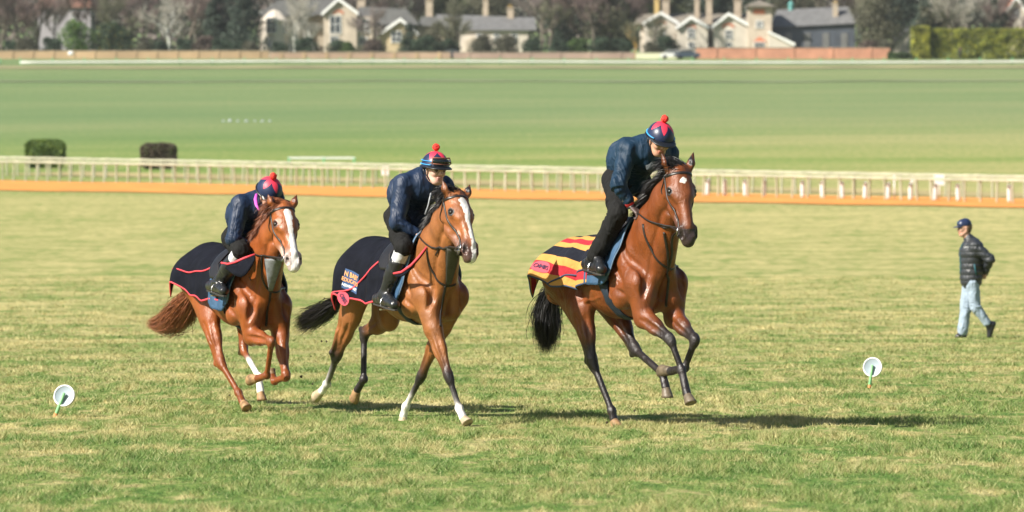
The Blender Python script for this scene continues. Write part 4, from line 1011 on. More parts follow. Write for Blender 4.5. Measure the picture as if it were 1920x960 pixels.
def head_body(b, C, f, u, r, skin, s=1.0, lipc=None, hairc=None, hair=False):
    """face and skull about centre C; f forward, u up, r the person's right. eyes at half height"""
    P = lambda x, y, z: C + (f * x + r * y + u * z) * s
    R = lambda v: v * s
    b.cap(P(-.022, 0, .035), P(.018, 0, .03), R(.083), R(.080), .03, .90, r, skin)
    b.cap(P(.02, 0, -.01), P(.038, 0, -.065), R(.062), R(.046), .04, .95, r, skin)
    b.cap(P(.055, 0, -.095), P(.045, 0, -.085), R(.024), R(.03), .03, 1.2, r, skin)            # chin
    for sg in (-1, 1):
        b.cap(P(-.01, sg * .05, -.05), P(.045, sg * .025, -.095), R(.024), R(.02), .03, None, None, skin)   # jaw line
        b.ball(P(.058, sg * .036, -.025), R(.025), .02, None, None, skin)                           # cheekbone
        b.cap(P(.079, sg * .012, .022), P(.070, sg * .045, .020), R(.0085), R(.008), .012, None, None, skin)  # brow
        b.ball(P(.078, sg * .031, .004), R(.013), .006, None, None, op='-')
        b.ball(P(.067, sg * .031, .004), R(.0125), .003, None, None, col=(.5, .47, .45), cw=2)
        b.ball(P(.0765, sg * .031, .004), R(.0058), .001, None, None, col=(.03, .02, .015), cw=8)
        b.cap(P(.066, sg * .020, .013), P(.062, sg * .043, .011), R(.005), R(.005), .003, None, None, np.array(skin) * .5, cw=2)    # lid
        b.cap(P(-.008, sg * .078, .012), P(-.012, sg * .076, -.028), R(.016), R(.011), .006, .45, r, skin)   # ear
    b.cap(P(.080, 0, .012), P(.103, 0, -.028), R(.0085), R(.0125), .012, None, None, skin)             # nose
    for sg in (-1, 1): b.ball(P(.092, sg * .012, -.034), R(.0085), .006, None, None, skin)
    for sg in (-1, 1): b.ball(P(.098, sg * .007, -.041), R(.0035), .002, None, None, op='-')
    lc = lipc if lipc is not None else np.array(skin) * [.8, .5, .5]
    b.cap(P(.084, -.018, -.060), P(.084, .018, -.060), R(.0065), R(.0065), .005, None, None, lc, cw=3)
    b.cap(P(.081, -.015, -.071), P(.081, .015, -.071), R(.0075), R(.0075), .005, None, None, lc, cw=3)
    b.cap(P(.094, -.02, -.0655), P(.094, .02, -.0655), R(.0028), R(.0028), .002, None, None, op='-')
    return P

def merge_meshes(parts):
    V = []; Fs = []; Cs = []; n = 0
    for v, f, c in parts:
        V.append(v); Fs.append(f + n); Cs.append(c); n += len(v)
    return np.concatenate(V), np.concatenate(Fs), np.concatenate(Cs)

def helmet(parent, C, f, u, r, s=1.0, goggles=False, chin=True, blue=True, star_rot=0.0):
    """skull cap with silk cover, pointed coral star from the crown, pompom, peak, harness"""
    M3 = np.stack([f, r, u], 1)
    P = lambda x, y, z: C + (f * x + r * y + u * z) * s
    def surf(th, ph, off=0): # th azimuth from front, ph from crown
        a = np.array([.128, .108, .122]) + off
        return P(-.008 + a[0] * math.sin(ph) * math.cos(th), a[1] * math.sin(ph) * math.sin(th), .018 + a[2] * math.cos(ph))
    nT, nP = 160, 60; V = []; mi = []; Fc = []
    pm = math.radians(98)
    for i in range(nP + 1):
        for j in range(nT): V.append(surf(2 * PI * j / nT, max(pm * i / nP, 1e-3)))
    for i in range(nP):
        for j in range(nT):
            a, b_ = i * nT + j, i * nT + (j + 1) % nT; Fc.append([a, b_, b_ + nT, a + nT])
            th = 2 * PI * (j + .5) / nT + star_rot; ph = pm * (i + .5) / nP
            tooth = 1 - abs((th / (2 * PI) * 5 + .5) % 1 * 2 - 1)          # five points
            mi.append(1 if ph < math.radians(20 + 44 * tooth) else 0)
    shell = mesh_obj('helmet', V, Fc, [M_CAPNAVY, M_CAPRED], parent, mat_idx=mi)
    m = MB(); m.ball(P(-.012, 0, .172), .031 * s, n=14)
    v = m.v[-1]; cc = v.mean(0); m.v[-1] = v + (v - cc) * np.array([[mnoise.noise(Vector(q) * 60) * .22] for q in v]); m.build('pompom', M_POM, shell, True)
    # rim band and peak
    m = MB(); m.tube([surf(t, math.radians(94), .004) for t in np.linspace(0, 2 * PI, 40)], .011 * s, n=8, flat=.5, up=-u); m.build('rim', M_PEAK, shell, True)
    V = []; n = 22; k = 7
    for i in range(n + 1):
        t = -1.15 + 2.3 * i / n; ext = .052 * max(0, math.cos(t * 1.33)) ** .7
        for j in range(k + 1):
            q = surf(t, math.radians(88)); o = unit(f * math.cos(t) * 1.0 + r * math.sin(t) * .6)
            V.append(q + o * ext * s * j / k - u * (.016 * (j / k) ** 1.5 * s + .004))
    pk = mesh_obj('peak', V, [[i * (k + 1) + j, i * (k + 1) + j + 1, (i + 1) * (k + 1) + j + 1, (i + 1) * (k + 1) + j] for i in range(n) for j in range(k)], M_PEAK, shell)
    sm = pk.modifiers.new('s', 'SOLIDIFY'); sm.thickness = .006
    if blue:
        m = MB(); m.tube([surf(t, math.radians(84), .003) for t in np.linspace(.9, 2 * PI - .9, 40)], .008 * s, n=6, flat=.5, up=-u); m.build('blue_band', M_BLUEBAND, shell, True)
    if goggles:
        m = MB()
        for sg in (-1, 1):
            for a, c in ((0, 0),):
                V = []; nn = 12
                for i in range(nn + 1):
                    for j in range(7):
                        t = (-.06 + (.80) * i / nn) * sg; ph = math.radians(60 + 19 * j / 6 * (1 - .25 * (i / nn)) + 2 * (i / nn)); bulge = .016 * math.sin(PI * min(1, j / 6)) + .010
                        V.append(surf(t, ph, bulge))
                m.add(V, [[i * 7 + j, i * 7 + j + 1, (i + 1) * 7 + j + 1, (i + 1) * 7 + j] for i in range(nn) for j in range(6)])
        g = m.build('goggles', M_GOGLENS, shell, True); sm = g.modifiers.new('s', 'SOLIDIFY'); sm.thickness = .006
        m = MB(); m.tube([surf(t, math.radians(58), .022) for t in np.linspace(-.8, .8, 18)], .006, n=6, up=-u)
        m.tube([surf(t, math.radians(79), .018) for t in np.linspace(-.8, .8, 18)], .005, n=6, up=-u)
        m.tube([surf(-.8, math.radians(a_), .02) for a_ in (58, 64, 72, 79)], .006, n=6); m.tube([surf(.8, math.radians(a_), .02) for a_ in (58, 64, 72, 79)], .006, n=6)
        m.build('goggle_frame', M_GOGFRAME, g, True)
        m = MB(); m.tube([surf(t, math.radians(70), .003) for t in np.linspace(.75, 2 * PI - .75, 40)], .011, n=6, flat=.3, up=-u); m.build('goggle_strap', M_BLUEBAND, g, True)
        TV, TF = text_mesh('GK', .022); q = [surf(-.42 - v[0] / .13, math.radians(68) - v[1] / .12, .034) for v in TV]
        mesh_obj('lettering', q, TF, M_WHITE, g, smooth=False)
        m = MB(); m.tube([surf(t, math.radians(92), .014) for t in np.linspace(.02, .3, 8)], .008, n=8, flat=.6, up=-u); m.build('peak_badge', M_ZIP, shell, True)
    else:
        TV, TF = text_mesh('OOOO', .020); q = [surf(-1.05 + v[0] / .115, math.radians(90) - v[1] / .12, .018) for v in TV]
        mesh_obj('lettering', q, TF, M_WHITE, shell, smooth=False)
    if chin:
        for sg in (-1, 1):
            m = MB(); m.tube([P(.01, sg * .098, -.0), P(.0, sg * .088, -.05), P(.025, sg * .06, -.10), P(.045, 0, -.128)], .007, n=6, flat=.45, up=r); m.tube([P(-.05, sg * .092, .0), P(-.02, sg * .088, -.055)], .007, n=6, flat=.45, up=r)
            m.build('chin_strap', M_PEAK, shell, True)
    return shell

def wrinkle(V, amp, freq, seed=0, bands=None):
    o = np.array([seed * 3.1, seed * 1.7, 0])
    return np.array([(.45 - 1.6 * abs(mnoise.noise(Vector(((v[0] + o[0]) * freq, (v[1] + o[1]) * freq, v[2] * freq * .7))))) + .5 * (.4 - 1.6 * abs(mnoise.noise(Vector((v + o) * freq * 1.9)))) for v in V]) * amp

def cloth_from(b, h, name, mat, parent, amp=.006, freq=9, seed=1, smooth=2, ridges=None):
    b.grid(h); V, Fc = b.mesh(smooth); Nn = b.normal(V, h * 2); 
    if amp: V = V + Nn * wrinkle(V, amp, freq, seed)[:, None]
    if ridges is not None: V = V + Nn * ridges(V)[:, None]
    return mesh_obj(name, V, Fc, mat, parent)

def limb_folds(segs, amp=.006, wl=.045, seed=0):
    amp = amp * .8
    """cross folds bunched round the joints of the limbs: segs = [(a, b, radius, where)]"""
    def f(V):
        out = np.zeros(len(V))
        for i, (a, b_, r, wh) in enumerate(segs):
            a = np.asarray(a); b_ = np.asarray(b_); d = b_ - a; L = np.linalg.norm(d); u = d / L; q = V - a; t = q @ u; rad = np.linalg.norm(q - t[:, None] * u, axis=1)
            near = (rad < r * 1.8) & (t > -.03) & (t < L + .03); ph = t + .35 * (q @ unit(np.cross(u, [.3, .5, .8]))) + .012 * np.sin(q[:, 2] * 37 + i + seed)
            env = np.exp(-((t - L * wh) / (L * .30)) ** 2)
            nn_ = np.array([mnoise.noise(Vector((p_[0] * 9 + seed, p_[1] * 9, p_[2] * 9 + i))) for p_ in V]); am_ = np.clip(nn_ * 2.2 + .15, 0, 1)
            out += np.where(near, amp * env * am_ * 1.6 * np.sin((ph + .06 * nn_) / wl * 2 * PI + seed), 0)
        return out
    return f

def rider(H, P):
    fr = H['fr']; root = empty('person', fr.O, fr.yaw, P['label'], 'rider', 'riders exercising the horses')
    px = lambda q: fr.px(*q)
    hipN, hipF, shN, shF, neck = px(P['hipN']), px(P['hipF']), px(P['shN']), px(P['shF']), px(P['neck'])
    elN, elF, wrN, wrF, haN, haF = [px(P[k]) for k in ('elN', 'elF', 'wrN', 'wrF', 'haN', 'haF')]
    knN, knF, anN, anF, toeN, toeF, heN, heF = [px(P[k]) for k in ('knN', 'knF', 'anN', 'anF', 'toeN', 'toeF', 'heN', 'heF')]
    C = px(P['head']); f = unit(fr.dirl(np.array(P['face_dir']))); u = np.array([0, 0, 1.]) + fr.dirl(np.array(P.get('lean', (0, 0, 0)))); u = unit(u - f * (u @ f)); r = np.cross(f, u)
    skin = P['skin']; pel = (hipN + hipF) / 2; chest = (shN + shF) / 2; Y = unit(shF - shN); bk = P.get('back', np.array([-.10, 0, .06]))
    mid = (pel + chest) / 2 + bk
    # body: one figure
    b = Body(); S = np.array(skin)
    b.cap(pel, mid, .12, .115, .05, 1.15, Y, S); b.cap(mid, chest, .115, .12, .05, 1.2, Y, S); b.cap(chest, neck, .07, .05, .04, None, None, S); b.cap(neck, C - u * .03, .05, .052, .03, None, None, S)
    for hp, kn, an, te, he in ((hipN, knN, anN, toeN, heN), (hipF, knF, anF, toeF, heF)):
        b.cap(hp, kn, .082, .055, .03, None, None, S); b.cap(kn, an, .052, .034, .02, None, None, S); b.cap(he + (an - he) * .3, te, .03, .022, .02, None, None, S)
    for sh, el, wr in ((shN, elN, wrN), (shF, elF, wrF)):
        b.cap(chest + (sh - chest) * .6, sh, .065, .055, .03, None, None, S); b.cap(sh, el, .048, .038, .02, None, None, S); b.cap(el, wr, .037, .024, .02, None, None, S)
    b.grid(.014); Vb, Fb = b.mesh(1); Cb = np.tile(S, (len(Vb), 1)); parts = [(Vb, Fb, Cb)]
    hb = Body(); head_body(hb, C, f, u, r, S, 1.0, P.get('lip')); hb.cap(C - u * .07 - f * .01, C * .5 + neck * .5 - u * .02, .050, .054, .02, None, None, S); hb.grid(.0042, .02); Vh, Fh = hb.mesh(1); Ch = hb.colours(Vh, S, .004); parts.append((Vh, Fh, Ch))
    for wr, ha, sg in ((wrN, haN, -1), (wrF, haF, 1)):
        q = Body(); hand_chain(q, wr, ha, np.array([.2, -sg * .25, -1.0]), np.array([0, -sg * 1., .5]), np.array(P.get('hand_col', skin)), 1.0); q.grid(.0036, .02); Vq, Fq = q.mesh(1); parts.append((Vq, Fq, q.colours(Vq, np.array(P.get('hand_col', skin)), .01)))
    V, Fc, Cc = merge_meshes(parts); mesh_obj('body', V, Fc, M_SKIN, root, colors=Cc)
    # jacket
    j = Body(); hem = pel + (mid - pel) * P.get('hem', .15)
    j.cap(hem, mid, .145, .160, .06, 1.12, Y); j.cap(mid, chest, .160, .150, .06, 1.22, Y)
    j.cap(chest, neck - (neck - chest) * .05, .115, .070, .05, 1.1, Y)
    for sh, el, wr in ((shN, elN, wrN), (shF, elF, wrF)):
        j.cap(chest + (sh - chest) * .55, sh, .095, .085, .05); j.cap(sh, el, .080, .064, .035); j.cap(el, wr - (wr - el) * (.30 if P.get('cuff') else .07), .063, .050 if P.get('cuff') else .043, .02)
    d = unit(hem - mid)
    j.cap(neck + u * .01, neck + u * .035 + f * .0, .060, .062, .02)
    cloth_from(j, .010, 'jacket', P['jacket'], root, .010, 7.5, P['seed'], 2, limb_folds([(shN, elN, .08, .9), (elN, wrN, .06, .15), (shF, elF, .08, .9), (mid, chest, .17, .1), (pel, mid, .17, .6)], .0065, .05, P['seed']))
    if P.get('scarf'):
        q = Body(); q.cap(neck - u * .03 - f * .02, C * .35 + neck * .65 - u * .03 + f * .0, .088, .080, .04); q.cap(neck + f * .05 - u * .06, neck + f * .11 - u * .13, .065, .05, .04); cloth_from(q, .009, 'scarf', M_SCARF, root, .012, 16, 4)
    if P.get('zip'):
        m = MB(); pts = np.array([px(q) for q in P['zip']]); m.tube(pts, .007, n=6); m.build('zip', M_ZIP, root, True)
    for wr, el, on in ((wrN, elN, True), (wrF, elF, True)):
        if P.get('cuff'):
            dd = unit(wr - el); m = MB(); m.tube([wr - dd * .095, wr - dd * .06], [.050, .046], n=14); m.build('cuff', M_CUFFGREY, root, True); m = MB(); m.tube([wr - dd * .06, wr - dd * .005], [.043, .038], n=14); m.build('glove_cuff', M_REDCUFF, root, True)
            m = MB(); m.tube([wr - dd * .005, wr + dd * .012], [.040, .038], n=14); m.build('watch_strap', M_PEAK, root, True)
        else:
            dd = unit(wr - el); m = MB(); m.tube([wr - dd * .045, wr - dd * .028, wr - dd * .012], [.043, .042, .034], n=16); m.build('cuff', P['jacket'], root, True)
    # trousers
    t = Body(); t.cap(pel, pel + (mid - pel) * .55, .130, .125, .05, 1.2, Y)
    for hp, kn, an in ((hipN, knN, anN), (hipF, knF, anF)):
        t.cap(pel + (hp - pel) * .6 , hp, .104, .098, .05); t.cap(hp, hp + (kn - hp) * .6, .096, .086, .04); t.cap(hp + (kn - hp) * .6, kn, .088, .072, .03)
        e = an if P['boots'] == 'short' else kn + (an - kn) * .03
        t.cap(kn, e, .074 if P['boots'] == 'short' else .068, .074 if P['boots'] == 'short' else .062, .03)
    cloth_from(t, .0105, 'trousers', M_TROUS, root, .010, 7, P['seed'] + 5, 2, limb_folds([(hipN, knN, .1, .9), (knN, anN, .07, .2), (knN, anN, .07, .95), (hipN, knN, .1, .1)], .006, .05, 2))
    for kn, an, te, he in ((knN, anN, toeN, heN), (knF, anF, toeF, heF)):
        if P['boots'] == 'tall':
            m = Body(); m.cap(kn + (an - kn) * .08, kn + (an - kn) * .36, .066, .064, .01); cloth_from(m, .009, 'sock', M_SOCK, root, .003, 20, 3, 1)
        q = Body()
        if P['boots'] == 'tall': q.cap(kn + (an - kn) * .32, kn + (an - kn) * .6, .070, .068, .01); q.cap(kn + (an - kn) * .5, an, .069, .052, .02)
        else: q.cap(an + (kn - an) * .12, an, .052, .048, .01)
        q.cap(an, he + [0, 0, .035], .050, .040, .02); q.cap(he + [0, 0, .035], te + [0, 0, .03], .042, .036, .02, 1.1, (0, 1, 0)); q.cap(an, te + [0, 0, .03], .046, .030, .03)
        bt = cloth_from(q, .0075, 'boot', M_BOOT, root, .003, 14, 2, 1, limb_folds([(kn, an, .07, .95)], .004, .03))
        m = MB(); fd = unit((te - he) * [1, 1, .0] + [1e-6, 0, 0]); dd = unit(te - he); sd_ = unit(np.cross(dd, [0, 0, 1])); up_ = np.cross(sd_, dd)
        ol = [(-.045, .022), (-.03, .035), (.03, .032), (.5, .030), (.75, .043), (.95, .038), (1.1, .018)]; L = np.linalg.norm(te - he)
        pl = [(a * L if a > .1 else a, w * .85) for a, w in ol]; top = [he + dd * a + sd_ * w - up_ * .004 for a, w in pl] + [he + dd * a - sd_ * w - up_ * .004 for a, w in pl[::-1]]
        n = len(top); bot = [q_ - up_ * .014 for q_ in top]; m.add(top + bot, [list(range(n)), list(range(n, 2 * n))[::-1]] + [[i, (i + 1) % n, (i + 1) % n + n, i + n] for i in range(n)]); m.build('sole', M_SOLE, bt)
    hel = helmet(root, C + u * .012, f, u, r, 1.0, P.get('goggles', False), True, P.get('blue', True), P.get('star', 0))
    if P.get('pink'):
        m = MB(); m.tube([px(q) for q in P['pink']], [.012, .016, .014, .01][:len(P['pink'])], n=8, flat=.6); m.build('hair_tie', M_PINK, root, True)
    if P.get('hairtail'):
        q = Body(); q.cap(C - f * .07 - u * .05, C - f * .085 - u * .10, .05, .035, .03); cloth_from(q, .009, 'hair', M_HAIRDK, root, .006, 30, 2)
    if P.get('badge'):
        u_, v_, y_ = P['badge']; c = px(P['badge']); TV, TF = text_mesh('S', .045)
        jb = j; c = jb.snap(c[None], .012)[0]; nrm = jb.normal(c[None])[0]; a1 = unit(np.cross([0, 0, 1.], nrm)); a2 = np.cross(nrm, a1)
        mesh_obj('badge', [c + a1 * v[0] + a2 * v[1] + nrm * .004 for v in TV], TF, M_WHITE, root, smooth=False)
    return dict(hands=(haN, haF), feet=dict(near=(toeN * .6 + heN * .4), far=(toeF * .6 + heF * .4)), root=root, j=j)

def face_rgb(a): return a
PR = dict(label='rider in a teal navy jacket and grey scarf bending over the dark bay horse', seed=3,
    hipN=(1152, 338, -.13), hipF=(1194, 336, .13), shN=(1176, 282, -.19), shF=(1252, 290, .19), neck=(1219, 272, 0), head=(1237, 263, .02),
    elN=(1160, 346, -.30), wrN=(1183, 386, -.20), haN=(1198, 400, -.16), elF=(1262, 350, .30), wrF=(1236, 382, .12), haF=(1228, 396, .08),
    knN=(1160, 400, -.24), knF=(1252, 410, .29), anN=(1118, 478, -.33), anF=(1225, 485, .33), toeN=(1128, 512, -.36), heN=(1100, 503, -.32), toeF=(1246, 515, .36), heF=(1215, 505, .33),
    face_dir=(.30, -.80, -.42), lean=(.12, -.1, 0), skin=(.50, .28, .19), hand_col=(.10, .07, .065), jacket=M_JTEAL, boots='short', scarf=True, cuff=True, star=-.25, hem=.05)
PM = dict(label='rider with goggles on the helmet and a shiny navy jacket on the middle horse', seed=4,
    hipN=(743, 408, -.13), hipF=(785, 408, .13), shN=(757, 345, -.19), shF=(833, 350, .19), neck=(798, 333, 0), head=(816, 318, .02),
    elN=(744, 418, -.28), wrN=(782, 437, -.13), haN=(797, 446, -.10), elF=(838, 425, .28), wrF=(812, 440, .08), haF=(806, 448, .045),
    knN=(757, 464, -.27), knF=(835, 470, .29), anN=(722, 553, -.33), anF=(812, 555, .33), toeN=(740, 578, -.36), heN=(708, 568, -.32), toeF=(835, 580, .36), heF=(800, 570, .33),
    face_dir=(.52, -.84, -.12), lean=(.05, -.05, 0), skin=(.62, .38, .30), lip=(.50, .24, .20), jacket=M_JNAVY, boots='tall', goggles=True, star=.2, hem=.0, zip=[(808, 362, -.02), (803, 385, -.03), (797, 402, -.05)], badge=(817, 378, .02))
PL = dict(label='rider in a navy jacket with bowed head and hidden face on the chestnut horse', seed=6,
    hipN=(438, 447, -.13), hipF=(478, 447, .13), shN=(452, 384, -.19), shF=(522, 395, .19), neck=(488, 372, 0), head=(505, 363, .02),
    elN=(437, 448, -.29), wrN=(468, 464, -.14), haN=(482, 472, -.10), elF=(520, 450, .28), wrF=(500, 466, .09), haF=(494, 474, .05),
    knN=(452, 470, -.28), knF=(515, 475, .29), anN=(410, 530, -.33), anF=(500, 538, .33), toeN=(420, 552, -.36), heN=(395, 543, -.32), toeF=(520, 555, .36), heF=(492, 548, .33),
    face_dir=(.42, -.62, -.60), lean=(.0, -.2, 0), skin=(.55, .33, .25), jacket=M_JNAVY, boots='tall', blue=False, star=.0, hem=.0, pink=[(481, 364, -.13), (479, 374, -.17), (481, 385, -.19), (486, 394, -.18)], hairtail=True)
RR = rider(HR, PR); RM = rider(HM, PM); RL = rider(HL, PL)

fl_r = lambda x, w: (.02 + max(0, (-x - .75)) * .10) * (w / .6) ** 1.5 if w > .05 else 0.0
TR = dict(who='R', pad=(-.33, .13, .60), pad_label='blue quilted saddle cloth under the saddle of the dark bay horse with the striped rug', rug='striped', rug_label='gold, red and black striped wool rug over the hindquarters of the dark bay horse',
    saddle_label='black saddle on the dark bay horse with the striped rug', bridle_label='black bridle and reins on the dark bay horse with the forehead star', mart_label='thin leather martingale round the neck of the dark bay horse with the striped rug',
    flare=lambda x, w: (.03 + max(0, (-x - .8)) * .22) * (w / .6) ** 1.6, disp=lambda x, w: np.array([-.10 * (max(0, abs(w) - .1)) * max(0, -x - .75) / .5, (1 if w > 0 else -1) * .018 * (math.sin(x * 17 + abs(w) * 3) + .6 * math.sin(x * 31 + 2)) * min(1, abs(w) / .3), 0.0]),
    xlo=lambda t: -1.24 - .03 * t, xhi=lambda t: -.24 - .02 * t, whi=lambda sg, x: .45 + .14 * min(1, x * 2.2), logo=(.12, 1017, 500, .082, .046), xr=(-1.06, -.2),
    seam=[(-.88, .575), (-.75, .53), (-.60, .49), (-.45, .475), (-.3, .475)], hands=RR['hands'], feet=RR['feet'], rein_near=[(1225, 412, -.17)], rein_far=[], rein_br=False, edge_w=.009,
    mart=[('neck_strap', [(1205, 420, -.12), (1210, 448, -.14), (1225, 480, -.12), (1252, 503, -.02), (1268, 497, .08), (1277, 488, .14)]),
          ('bib_strap', [(1245, 436, -.04), (1252, 470, -.03), (1253, 503, 0)]), ('bib_strap', [(1270, 442, .04), (1262, 475, .03), (1254, 503, 0)]), ('breast_strap', [(1253, 503, 0), (1252, 540, 0), (1249, 575, 0)])])
TM = dict(who='M', pad=(-.36, .17, .66), pad_label='blue quilted saddle cloth under the saddle of the light bay horse in the middle', rug='navy_logo', rug_label='navy rug with a blue name patch and a round coral logo on the middle horse',
    saddle_label='black saddle on the light bay horse in the middle', bridle_label='brown leather bridle and reins on the light bay horse with the blaze', mart_label='dark brown bib martingale on the light bay horse in the middle',
    flare=lambda x, w: .02 * (w / .6) ** 1.6 + .02, disp=lambda x, w: np.array([0, (1 if w > 0 else -1) * .010 * (math.sin(x * 13 + abs(w) * 3) + .6 * math.sin(x * 27 + 1)) * min(1, abs(w) / .3), 0.0]),
    xlo=lambda t: -1.22 + .02 * t, xhi=lambda t: -.06 - .03 * t, whi=lambda sg, x: .665 - .0 * x, label_pos=(.18, 662, 527), logo=(.9, 645, 560, .058, .058),
    seam=[(-1.15, .655), (-1.0, .650), (-.75, .58), (-.50, .42), (-.25, .30), (-.10, .24)], hands=RM['hands'], feet=RM['feet'], rein_near=[(828, 458, -.17)], rein_far=[],
    fold=[([(800, 463, -.22), (785, 482, -.28), (770, 498, -.33), (753, 510, -.36), (738, 513, -.36), (800, 470, -.22), (782, 492, -.28), (768, 508, -.33), (752, 520, -.37), (738, 519, -.36)], .01)],
    mart=[('neck_strap', [(800, 470, -.12), (805, 500, -.14), (818, 525, -.10), (838, 537, 0), (855, 533, .10)]), ('bib_strap', [(837, 463, -.03), (838, 500, -.02), (838, 537, 0)]), ('bib_strap', [(862, 478, .04), (850, 510, .03), (838, 537, 0)]),
          ('breast_strap', [(835, 537, 0), (830, 575, 0), (826, 612, 0)])], bib=([(838, 465, -.03), (864, 470, .05), (846, 532, .02), (836, 532, -.01)], M_BIBBR))
TL = dict(who='L', pad=(-.26, .20, .66), pad_label='blue quilted saddle cloth under the saddle of the chestnut horse', rug='navy', rug_label='plain navy rug with coral edging over the hindquarters of the chestnut horse',
    saddle_label='black saddle on the chestnut horse', bridle_label='black bridle and reins on the chestnut horse with the broad blaze', mart_label='grey triangular bib martingale on the chestnut horse',
    flare=lambda x, w: (.02 + max(0, (-x - .9)) * .15) * (w / .6) ** 1.6, disp=lambda x, w: np.array([-.05 * (max(0, abs(w) - .15)) * max(0, -x - .8) / .4, (1 if w > 0 else -1) * .013 * (math.sin(x * 11 + abs(w) * 3) + .6 * math.sin(x * 25 + 1)) * min(1, abs(w) / .3), 0.0]),
    xlo=lambda t: -1.22 + .0 * t, xhi=lambda t: -.06 - .03 * t, whi=lambda sg, x: .51 + .11 * min(1, x * 2.2) - .04 * x, 
    seam=[(-1.22, .34), (-1.05, .42), (-.80, .42), (-.55, .36), (-.30, .28), (-.12, .22)], hands=RL['hands'], feet=RL['feet'], rein_near=[(497, 476, -.15)], rein_far=[], loop=[(470, 500, -.1), (480, 520, -.1)],
    fold=[([(478, 477, -.2), (458, 484, -.28), (442, 491, -.34), (428, 495, -.36), (415, 493, -.37), (480, 482, -.2), (468, 505, -.27), (452, 525, -.33), (430, 510, -.36), (415, 497, -.37)], .01)],
    mart=[('neck_strap', [(490, 478, -.10), (490, 505, -.12), (496, 535, -.06), (507, 550, 0), (525, 545, .10), (537, 538, .15)]), ('bib_strap', [(497, 485, -.04), (503, 515, -.02), (507, 549, 0)]), ('bib_strap', [(530, 485, .04), (520, 515, .02), (508, 549, 0)]),
          ('breast_strap', [(507, 550, 0), (502, 580, 0), (499, 612, 0)])], bib=([(497, 485, -.05), (531, 485, .05), (511, 545, .01), (504, 545, -.01)], M_BIB))
build_tack(HR, TR); build_tack(HM, TM); build_tack(HL, TL)
